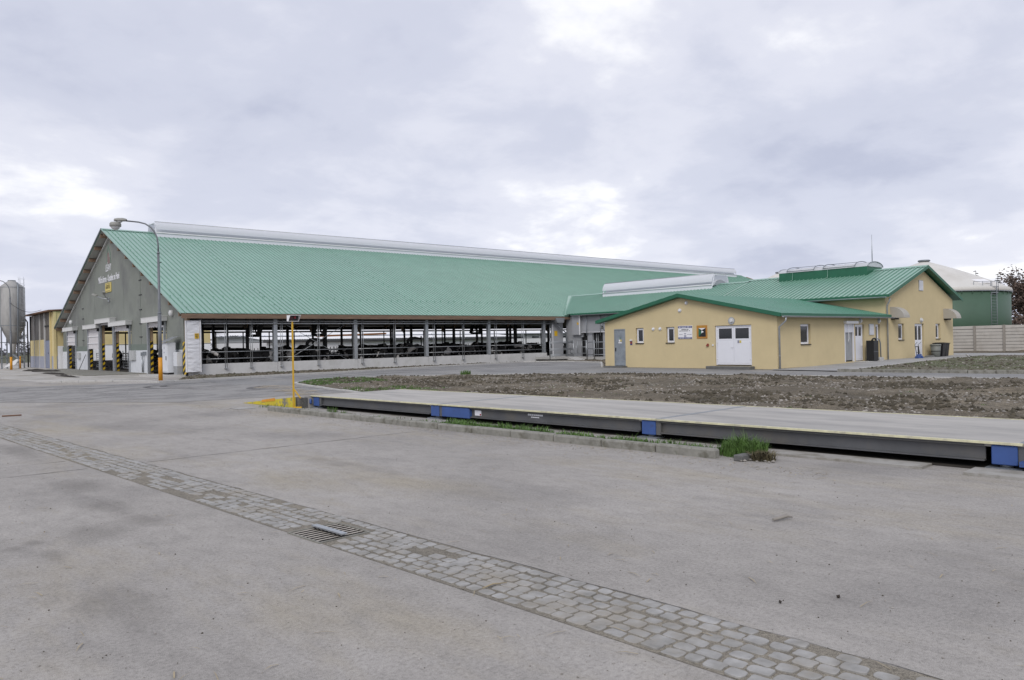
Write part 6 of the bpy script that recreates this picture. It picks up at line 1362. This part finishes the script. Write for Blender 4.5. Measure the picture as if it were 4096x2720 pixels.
# stair tower and platform on the tank
PB = cw(52.9, 84.7); r_ = Vector((ST, -CT, 0)); fw_ = Vector((CT, ST, 0))
mb = MB()
for k in range(18): mb.bar(PB+Vector((0, 0, 0.4+k*0.32))-r_*.3, PB+Vector((0, 0, 0.4+k*0.32))+r_*.3, 0.05, 0.03)
for s_ in (-.32, .32): mb.tube([PB+r_*s_, PB+r_*s_+Vector((0, 0, 7.3))], 0.035, 6)
mb.build('ladder', M_galvd, TNK)
mb = MB(); mb.prism([PB-r_*2.2+Vector((0, 0, 6.0)), PB+r_*.5+Vector((0, 0, 6.0)), PB+r_*.5+fw_*1.0+Vector((0, 0, 6.0)), PB-r_*2.2+fw_*1.0+Vector((0, 0, 6.0))], (0, 0, 0.12)); pf = mb.build('platform', M_galvd, TNK)
mb = MB()
for x in (-2.2, -1.2, -.2, .5): mb.tube([PB+r_*x+Vector((0, 0, 6.1)), PB+r_*x+Vector((0, 0, 7.3))], 0.03, 6)
for z in (6.7, 7.3): mb.tube([PB-r_*2.2+Vector((0, 0, z)), PB+r_*.5+Vector((0, 0, z))], 0.03, 6)
mb.build('platform_railing', M_galvd, pf)
mb = MB(); mb.bar(PB-r_*2.1+Vector((0, 0, 6.0)), PB-r_*1.5+fw_*.8+Vector((0, 0, 4.6)), 0.06, 0.06); mb.bar(PB-r_*.2+Vector((0, 0, 6.0)), PB-r_*.4+fw_*.8+Vector((0, 0, 4.6)), 0.06, 0.06); mb.build('platform_bracket', M_galvd, pf)
for x in (-0.8, -0.2): mb = MB(); c_ = PB+r_*x+fw_*0.4+Vector((0, 0, 5.0)); mb.lathe([(0, -.2), (.22, -.1), (.24, .12), (0, .24)], tuple(c_), 12, False); mb.build('flange', M_galv, TNK)
mb = MB(); rp = tc_+(-fw_*0.86+r_*0.30).normalized()*7.4+Vector((0, 0, 7.55)); mb.prism([rp-r_*.9, rp+r_*.5, rp+r_*1.1+fw_*-.5-Vector((0, 0, .38)), rp-r_*.3-fw_*.6-Vector((0, 0, .38))], (0, 0, 0.1)); mb.build('roof_patch', M_white, TNK)
_t2 = cw(44.5, 128); tank(tuple(_t2), 9.85, 6.35, 12.2, 'gas_tank', 'far pale domed biogas tank whose cap shows above the green roof', False)
# pipe rack right of the tank
PR = thing('pipe_rack', 'white pipes on a steel rack right of the green tank', 'pipe rack', cw(60.5, 85))
for (z, x0, x1) in ((4.75, 57.5, 68), (4.45, 59.6, 66), (3.75, 60.0, 66)):
    mb = MB(); mb.tube([cw(x0, 86, z), cw(x1, 84.5, z)], 0.10 if z > 4.6 else 0.06, 8); mb.build('pipe', M_pvc if z != 4.75 else M_galv, PR)
for x in (60.1, 60.6, 64.5): mb = MB(); mb.tube([cw(x, 85.8, 0), cw(x, 85.8, 4.4)], 0.09, 8); mb.build('rack_post', M_galv, PR)
mb = MB(); mb.box(-0.9, 0.9, -0.5, 0.5, 0, 2.1, Matrix.Translation(cw(65.3, 85))); mb.build('machine_box', M_dark, PR)
# precast fence
FE = thing('concrete_fence', 'pale precast concrete panel fence behind the yellow wing', 'fence', (70, 18, 0.1))
fpm = None; FXX = 70.0; y = 31.5; k = 0
while y > 3:
    z0 = 0.12+0.02*k*0.5; hh = 0.262
    mb = MB(); mb.box(FXX-0.09, FXX+0.09, y-0.08, y+0.08, 0, z0+2.10+random.uniform(-.02, .02)); mb.build('fence_post', M_fpost, FE)
    for j in range(8):
        mb = MB(); a = y-0.09; b = y-2.03; t0 = random.uniform(-.012, .012); zz = z0+j*hh
        mb.prism([(FXX-0.03+t0, a, zz+0.015), (FXX-0.03+t0, a, zz+hh-0.012), (FXX-0.03+t0, b, zz+hh-0.012+random.uniform(-.012, .012)), (FXX-0.03+t0, b, zz+0.015+random.uniform(-.01, .01))], (0.06, 0, 0)); mb.build('fence_panel', M_fence, FE)
    mb = MB(); mb.box(FXX+0.035, FXX+0.05, y-2.03, y-0.09, z0, z0+8*hh-0.03); mb.build('joint_backing', M_dark, FE)
    y -= 2.12; k += 1
# ------------------------------------------------------------------ trees
def leaf_crown(mb, centres, n, size, rnd_, flat=0.6):
    for _ in range(n):
        c, r0 = rnd_.choice(centres); d = Vector((rnd_.gauss(0, 1), rnd_.gauss(0, 1), rnd_.gauss(0, 1))); d.normalize(); p = c+d*r0*(rnd_.random()**0.45)
        a = Vector((rnd_.gauss(0, 1), rnd_.gauss(0, 1), rnd_.gauss(0, flat))).normalized(); b = a.cross(Vector((rnd_.gauss(0, 1), rnd_.gauss(0, 1), rnd_.gauss(0, 1)))).normalized(); s_ = size*rnd_.uniform(.5, 1.3)
        mb.add([p-a*s_, p+b*s_*.6, p+a*s_, p-b*s_*.6], [(0, 1, 2, 3)])
def broad_tree(base, h, w, m, label, seed, n=2600, size=0.28, name='broadleaf_tree', twigs=40, group=None):
    r_ = random.Random(seed); g = thing(name, label, 'tree', tuple(base), group=group); B = Vector(base)
    mb = MB(); mb.tube([B, B+Vector((.1, .1, h*.3)), B+Vector((0, .2, h*.6))], [h*.035, h*.026, h*.014], 8); tips = []
    for k in range(twigs):
        z0 = h*r_.uniform(.25, .6); a = r_.uniform(0, 6.28); q = B+Vector((0, 0, z0)); e = B+Vector((math.cos(a)*w*r_.uniform(.3, 1), math.sin(a)*w*r_.uniform(.3, 1), h*r_.uniform(.45, 1)))
        m1 = q.lerp(e, .5)+Vector((0, 0, h*.05)); mb.tube([q, m1, e], [h*.010, h*.006, h*.002], 4, False); tips.append((e, w*r_.uniform(.18, .36))); tips.append((m1, w*r_.uniform(.15, .25)))
    mb.build('trunk', M_trunk if m != M_twig else M_twig, g)
    if n: mb = MB(); leaf_crown(mb, tips, n, size, r_); mb.build('crown', m, g)
    return g
def spruce(base, h, w, label, seed):
    r_ = random.Random(seed); g = thing('spruce_tree', label, 'tree', tuple(base)); B = Vector(base)
    mb = MB(); mb.tube([B, B+Vector((0, 0, h))], [h*.02, 0.02], 7); mb.build('trunk', M_trunk, g); mb = MB(); z = h*.15
    while z < h:
        rr = w*(1-z/h)+.15; nb = max(4, int(9*(1-z/h))+3)
        for k in range(nb):
            a = r_.uniform(0, 6.28); l = rr*r_.uniform(.6, 1.15); d = Vector((math.cos(a), math.sin(a), 0))
            for j in range(9):
                t = (j+1)/9; p = B+Vector((0, 0, z-.25*l*t*t))+d*l*t
                for s_ in (-1, 1):
                    e = p+Vector((-d.y, d.x, 0))*s_*.45*(1.1-t*.5)*r_.uniform(.5, 1)+d*.15-Vector((0, 0, .12)); mb.add([p, p+d*.16, e], [(0, 1, 2)])
        z += h*.028
    mb.build('crown', M_pine, g); return g
broad_tree(cw(75.5, 112), 10.6, 4.3, M_brownleaf, 'brown leaved autumn tree at the right edge behind the tank', 3, 3800, .20, twigs=150)
broad_tree(cw(71.5, 118), 8.6, 3.4, M_brownleaf, 'smaller rusty autumn tree right beside the green tank', 4, 6000, .22, twigs=100)
broad_tree(cw(83, 122), 10.5, 4.5, M_brownleaf, 'outermost brown autumn tree beyond the pipe rack', 8, 6000, .26, twigs=100)
spruce(cw(75.6, 120), 10.8, 2.6, 'dark spruce top showing left of the brown autumn tree', 5)
spruce(cw(78.2, 130), 12.2, 2.2, 'dark spruce tip showing above the pale membrane roof', 6)
for k in range(16):
    X = -205+k*7.5+random.uniform(-3, 3); D = 300+random.uniform(-30, 60)
    broad_tree(cw(X, D), random.uniform(7, 11), random.uniform(3, 4.5), M_twig, 'bare grey tree in the distant row beyond the field', 20+k, 900, .22, twigs=26, group='bare trees on the far horizon')
mb = MB(); r_ = random.Random(12); leaf_crown(mb, [(cw(74+i*3.5, 150+r_.uniform(-8, 8), r_.uniform(.5, 4)), r_.uniform(2.5, 4)) for i in range(14)], 7000, .35, r_); o = mb.build('far_thicket', M_brownleaf); tag(o, 'brown thicket behind the pipe rack at the right edge', kind='stuff')
mb = MB()
r_ = random.Random(2); cs = [(cw(-330+i*9, 420+r_.uniform(-30, 30), r_.uniform(1, 3)), r_.uniform(3, 6)) for i in range(34)]
leaf_crown(mb, cs, 9000, 0.55, r_); tag(mb.build('far_wood', M_twig), kind='stuff'); bpy.data.objects['far_wood']['label'] = 'low grey strip of far off woodland on the left horizon'
# ------------------------------------------------------------------ ground litter, stones and grass
r_ = random.Random(9)
ICO = [(-1, 0, 0), (1, 0, 0), (0, -1, 0), (0, 1, 0), (0, 0, -1), (0, 0, 1)]; IF = [(0, 2, 5), (2, 1, 5), (1, 3, 5), (3, 0, 5), (2, 0, 4), (1, 2, 4), (3, 1, 4), (0, 3, 4)]
def rock(mb, p, s_, fl=.6):
    q = Matrix.Rotation(r_.uniform(0, 6.28), 3, 'Z') @ Matrix.Rotation(r_.uniform(-.5, .5), 3, 'X')
    mb.add([p+q @ Vector((x*s_*r_.uniform(.7, 1.3), y*s_*r_.uniform(.6, 1.1), z*s_*fl*r_.uniform(.7, 1.2))) for x, y, z in ICO], IF)
from mathutils.bvhtree import BVHTree
def bvh(o):
    me = o.data; return BVHTree.FromPolygons([v.co for v in me.vertices], [p.vertices for p in me.polygons])
def zat(bv_, x, y):
    h = bv_.ray_cast(Vector((x, y, 5)), Vector((0, 0, -1))); return h[0].z if h[0] else None
bi, bp_, bs_, bs2 = bvh(ISLAND), bvh(PATCH), bvh(SOIL), bvh(SOIL2)
def scatter(mb, bv_, x0, x1, y0, y1, n, s0, s1, fl=.6, dens=None, rise=.25, fq=.45):
    for _ in range(n):
        x, y = r_.uniform(x0, x1), r_.uniform(y0, y1)
        if dens and noise.noise(Vector((x*fq, y*fq, 3)))+.6*noise.noise(Vector((x*fq*3.1, y*fq*3.1, 7)))+r_.uniform(-.22, .22) < dens: continue
        z = zat(bv_, x, y)
        if z is None: continue
        s_ = s0+(s1-s0)*r_.random()**3; rock(mb, Vector((x, y, z+s_*rise*.4)), s_, fl)
mb = MB(); scatter(mb, bi, 13, 32, -2, 36, 46000, .006, .055, .6, .02); tag(mb.build('field_stones', M_stone), kind='stuff')
mb = MB(); scatter(mb, bi, 13, 32, -2, 36, 60000, .010, .095, .8, .16, .25, .30); scatter(mb, bs_, 12, 47, 41, 49, 5000, .02, .09, .7); scatter(mb, bs2, 36, 49, 33, 49, 1500, .02, .08); scatter(mb, bp_, 35, 62, -2, 19, 4000, .02, .10, .7); tag(mb.build('soil_clods', M_clod), kind='stuff')
mb = MB(); scatter(mb, bp_, 35, 62, -2, 19, 3000, .015, .08); scatter(mb, bs_, 12, 47, 41, 49, 2500, .012, .05); tag(mb.build('patch_stones', M_stone), kind='stuff')
def blade(mb, p, h, w, lean):
    a = r_.uniform(0, 6.28); d = Vector((math.cos(a), math.sin(a), 0)); s_ = Vector((-d.y, d.x, 0))*w
    q1 = p+d*lean*.35+Vector((0, 0, h*.6)); q2 = p+d*lean+Vector((0, 0, h*r_.uniform(.75, 1)))
    mb.add([p-s_, p+s_, q1+s_*.7, q1-s_*.7, q2], [(0, 1, 2, 3), (3, 2, 4)])
def tuft(mb, p, n, rad, h, w=.006, lean=.5):
    for _ in range(n):
        a = r_.uniform(0, 6.28); q = rad*math.sqrt(r_.random()); hh = h*r_.uniform(.4, 1.1)
        blade(mb, p+Vector((math.cos(a)*q, math.sin(a)*q, 0)), hh, w*r_.uniform(.7, 1.4), hh*lean*r_.uniform(.2, 1.3))
mb = MB()
for (u, v, n, rad, h) in [(-20.3, 10.3, 60, .35, .10), (-19.7, 10.25, 50, .3, .09), (-17.2, 10.45, 50, .16, .20), (-16.6, 10.4, 14, .08, .13), (-16.2, 10.2, 20, .12, .08), (-14.9, 10.1, 30, .2, .10), (-14.4, 10.15, 20, .2, .08), (-13.2, 10.1, 30, .2, .12), (-12.6, 10.15, 30, .15, .14)]: tuft(mb, UV(u, v, .01), n, rad, h)
for k in range(110):
    u = -12.3+6.4*r_.random(); tuft(mb, UV(u, r_.uniform(9.80, 10.25), .01), r_.randint(14, 50), .18, r_.uniform(.06, .17), .008, .7)
for k in range(80): tuft(mb, UV(r_.uniform(-12.2, -9.4), r_.uniform(9.82, 10.3), .01), 30, .15, r_.uniform(.12, .20), .009, .7)
tag(mb.build('kerbside_grass', M_grass), kind='stuff')
mb = MB()
for k in range(110):
    u = r_.uniform(-9.2, -5.9); tuft(mb, UV(u, r_.uniform(9.82, 10.2), .01), 16, .14, r_.uniform(.04, .10), .010, .9)
for k in range(60): tuft(mb, UV(r_.uniform(-19, -9), r_.uniform(9.85, 10.5), .01), 6, .12, r_.uniform(.03, .08), .008, .9)
tag(mb.build('low_weeds', M_weed), kind='stuff')
GC = MB(); c_ = UV(-5.66, 10.2, .0)
for _ in range(900):
    a = r_.uniform(0, 6.28); q = .34*math.sqrt(r_.random()); hh = r_.uniform(.16, .40)*(1.1-q*1.2)
    blade(GC, c_+Vector((math.cos(a)*q, math.sin(a)*q, 0)), hh, .006, hh*r_.uniform(.1, .9))
for _ in range(10): blade(GC, c_+Vector((r_.uniform(-.2, .2), r_.uniform(-.2, .2), 0)), r_.uniform(.42, .55), .003, .12)
tag(GC.build('grass_clump', M_grass, None, loc=tuple(c_)), 'large green grass clump at the broken end of the kerb', 'grass clump')
GD = MB(); c2 = UV(-5.22, 9.92, .0)
for _ in range(320):
    a = r_.uniform(0, 6.28); q = .17*math.sqrt(r_.random()); hh = r_.uniform(.06, .16); blade(GD, c2+Vector((math.cos(a)*q, math.sin(a)*q, 0)), hh, .008, hh)
tag(GD.build('dry_weed', mat('withered_weed', (0.10, 0.085, 0.045), 0.9, 0, 0.4, 8), None, loc=tuple(c2)), 'withered brownish weed right of the grass clump', 'plant')
GS = MB(); c3 = Vector((24.55, 32.1, 0.04)); tuft(GS, c3, 200, .28, .28, .012); tag(GS.build('grass_tuft', M_grass, None, loc=tuple(c3)), 'small green grass tuft on the roadside kerb of the stony island', 'grass clump')
mb = MB()
def grass_area(bv_, x0, x1, y0, y1, n, h, dens=-.2, k=7):
    for _ in range(n):
        x, y = r_.uniform(x0, x1), r_.uniform(y0, y1)
        if noise.noise(Vector((x*.6, y*.6, 8)))+r_.uniform(-.2, .2) < dens: continue
        z = zat(bv_, x, y)
        if z is not None: tuft(mb, Vector((x, y, z-.01)), k, .10, h*r_.uniform(.5, 1.2), .009, .7)
grass_area(bi, 15.2, 18.6, 29.5, 34.5, 900, .11, -.15); grass_area(bi, 13.8, 16.2, 19.5, 27.0, 900, .09, .05); grass_area(bi, 13.8, 15.5, 2.5, 9.0, 700, .09, .05); grass_area(bi, 14, 31, 0, 34, 1600, .05, .28)
tag(mb.build('island_grass', M_grass), kind='stuff')
mb = MB(); grass_area(bp_, 35.5, 60, -2, 18.5, 6000, .06, -.02, 6); grass_area(bs_, 13, 46, 41.5, 48.8, 1500, .07, .0, 6); tag(mb.build('patch_grass', M_weed), kind='stuff')
# loose stones and bricks at the kerb end
mb = MB(); mb.box(-.13, .13, -.07, .07, 0, .085, Matrix.Translation(UV(-5.42, 9.74)) @ UVROT @ Matrix.Rotation(R(85), 4, 'Z')); tag(mb.build('loose_brick', M_block, None, loc=tuple(UV(-5.42, 9.74)), bevel=.012), 'loose grey brick lying at the end of the kerb', 'brick')
mb = MB()
for _ in range(14): rock(mb, UV(-5.30+r_.uniform(-.35, .35), 9.72+r_.uniform(-.12, .12), .015), r_.uniform(.015, .045))
tag(mb.build('rubble', M_stone), kind='stuff')
# straw, twigs and small pebbles over the yard
mb = MB(); ms_ = MB(); mk = MB()
def inyard(): 
    D = 2.6+22*r_.random()**1.6; X = r_.uniform(-.75, .75)*D; return cw(X, D)
for _ in range(2600):
    p = inyard(); u = p.x*FS-p.y*FC; v = p.x*FC+p.y*FS
    if v > 9.4 and u > -23: continue
    if gu0-.05 < u < gu1+.05 and gv0-.05 < v < gv1+.05: continue
    s_ = r_.uniform(.003, .008); rock(ms_ if r_.random() < .78 else mk, p+Vector((0, 0, s_*.4)), s_, .7)
for _ in range(420):
    p = inyard(); u = p.x*FS-p.y*FC; v = p.x*FC+p.y*FS
    if v > 9.5 and u > -23: continue
    a = r_.uniform(0, 6.28); l = r_.uniform(.02, .09); d = Vector((math.cos(a), math.sin(a), 0))*l; w = Vector((-d.y, d.x, 0)).normalized()*r_.uniform(.0015, .004)
    mb.add([p-d+w+Vector((0, 0, .006)), p-d-w+Vector((0, 0, .006)), p-w*1.2+Vector((0, 0, .015)), p+w+Vector((0, 0, .015)), p+d+Vector((0, 0, .006))], [(0, 1, 2, 3), (3, 2, 4)])
for _ in range(1600):
    u = r_.uniform(-23, -4); v = 9.55-abs(r_.gauss(0, .35)); p = UV(u, v); s_ = r_.uniform(.004, .014); q = r_.random()
    if q < .5: rock(ms_, p+Vector((0, 0, s_*.3)), s_, .6)
    else:
        a = r_.uniform(0, 6.28); d = Vector((math.cos(a), math.sin(a), 0))*r_.uniform(.015, .05); w = Vector((-d.y, d.x, 0)).normalized()*.004; mb.add([p-d+w+Vector((0, 0, .006)), p-d-w+Vector((0, 0, .006)), p+d-w+Vector((0, 0, .01)), p+d+w+Vector((0, 0, .01))], [(0, 1, 2, 3)])
tag(mb.build('straw_litter', M_straw), kind='stuff'); tag(ms_.build('pale_grit', M_stone), kind='stuff'); tag(mk.build('dark_grit', M_clod), kind='stuff')
# a few pieces one can point at
for (X, D, s_, lab) in ((-2.35, 4.65, .016, 'dark lump of soil on the yard in the right foreground, nearer of two'), (-2.12, 4.99, .018, 'dark lump of soil with a straw beside it on the right yard')):
    p = UV(X, D); mb = MB(); rock(mb, p+Vector((0, 0, .01)), s_, .8); tag(mb.build('soil_lump', M_manure_shade, None, loc=tuple(p)), lab, 'clod')
p = UV(-3.39, 6.78); mb = MB(); mb.tube([p+Vector((-.12, .02, .02)), p+Vector((.05, -.02, .035)), p+Vector((.10, -.05, .02))], [.014, .018, .006], 6); tag(mb.build('wood_chip', M_stone, None, loc=tuple(p)), 'pale split piece of wood on the right yard', 'wood chip')
p = UV(-3.94, 3.64); mb = MB(); mb.tube([p+Vector((-.10, .0, .02)), p+Vector((.0, .01, .025)), p+Vector((.10, -.02, .018))], [.004, .006, .003], 6); tag(mb.build('dry_stalk', M_straw, None, loc=tuple(p)), 'thin dry stalk lying across the cobbled gutter', 'stalk')
for (x, y, rz, l, lab) in ((8.6, 48.2, .2, .5, 'dark stick lying at the far left of the yard'), ):
    p = UV(-23.86, 4.84); mb = MB(); mb.tube([p+Vector((-.2, .12, .02)), p+Vector((.2, -.1, .03))], .02, 6); tag(mb.build('stick', M_rust, None, loc=tuple(p)), lab, 'stick')
# manure and slabs before the doors
for k, (x, y, rx, ry) in enumerate(((13.0, 75.0, 1.0, 3.6), (12.0, 66.6, .5, 4.0), (11.3, 58.6, .35, 3.4), (13.8, 84, .5, 2.5), (12.6, 80, .6, 1.8))):
    n = 26; pts = [(x+rx*(1+.25*noise.noise(Vector((k*3.1, i*.6, 0))))*math.cos(2*math.pi*i/n), y+ry*(1+.3*noise.noise(Vector((k*5.1, i*.7, 2))))*math.sin(2*math.pi*i/n)) for i in range(n)]
    o = sheet('manure', pts, 0.013, M_manure_shade, .5, bumpy(.10, 1.3, .5, .08)); tag(o, kind='stuff')
mb = MB(); mb.box(12.2, 16.0, 57.5, 74.5, 0.008, 0.05); mb.box(14.0, 16.0, 74.5, 83, 0.008, 0.04); struct(mb.build('threshold_apron', M_kerb))
# overhead wire from lamp post to shed
a = _p+Vector((0, 0, 6.4)); b = Vector((15.2, 90, 5.9)); mb = MB(); mb.tube([a.lerp(b, t/12)-Vector((0, 0, .5*math.sin(math.pi*t/12))) for t in range(13)], .02, 5); tag(mb.build('overhead_wire', M_dark, None, loc=tuple(a)), 'thin sagging wire from distant lamp post to the old shed', 'wire')
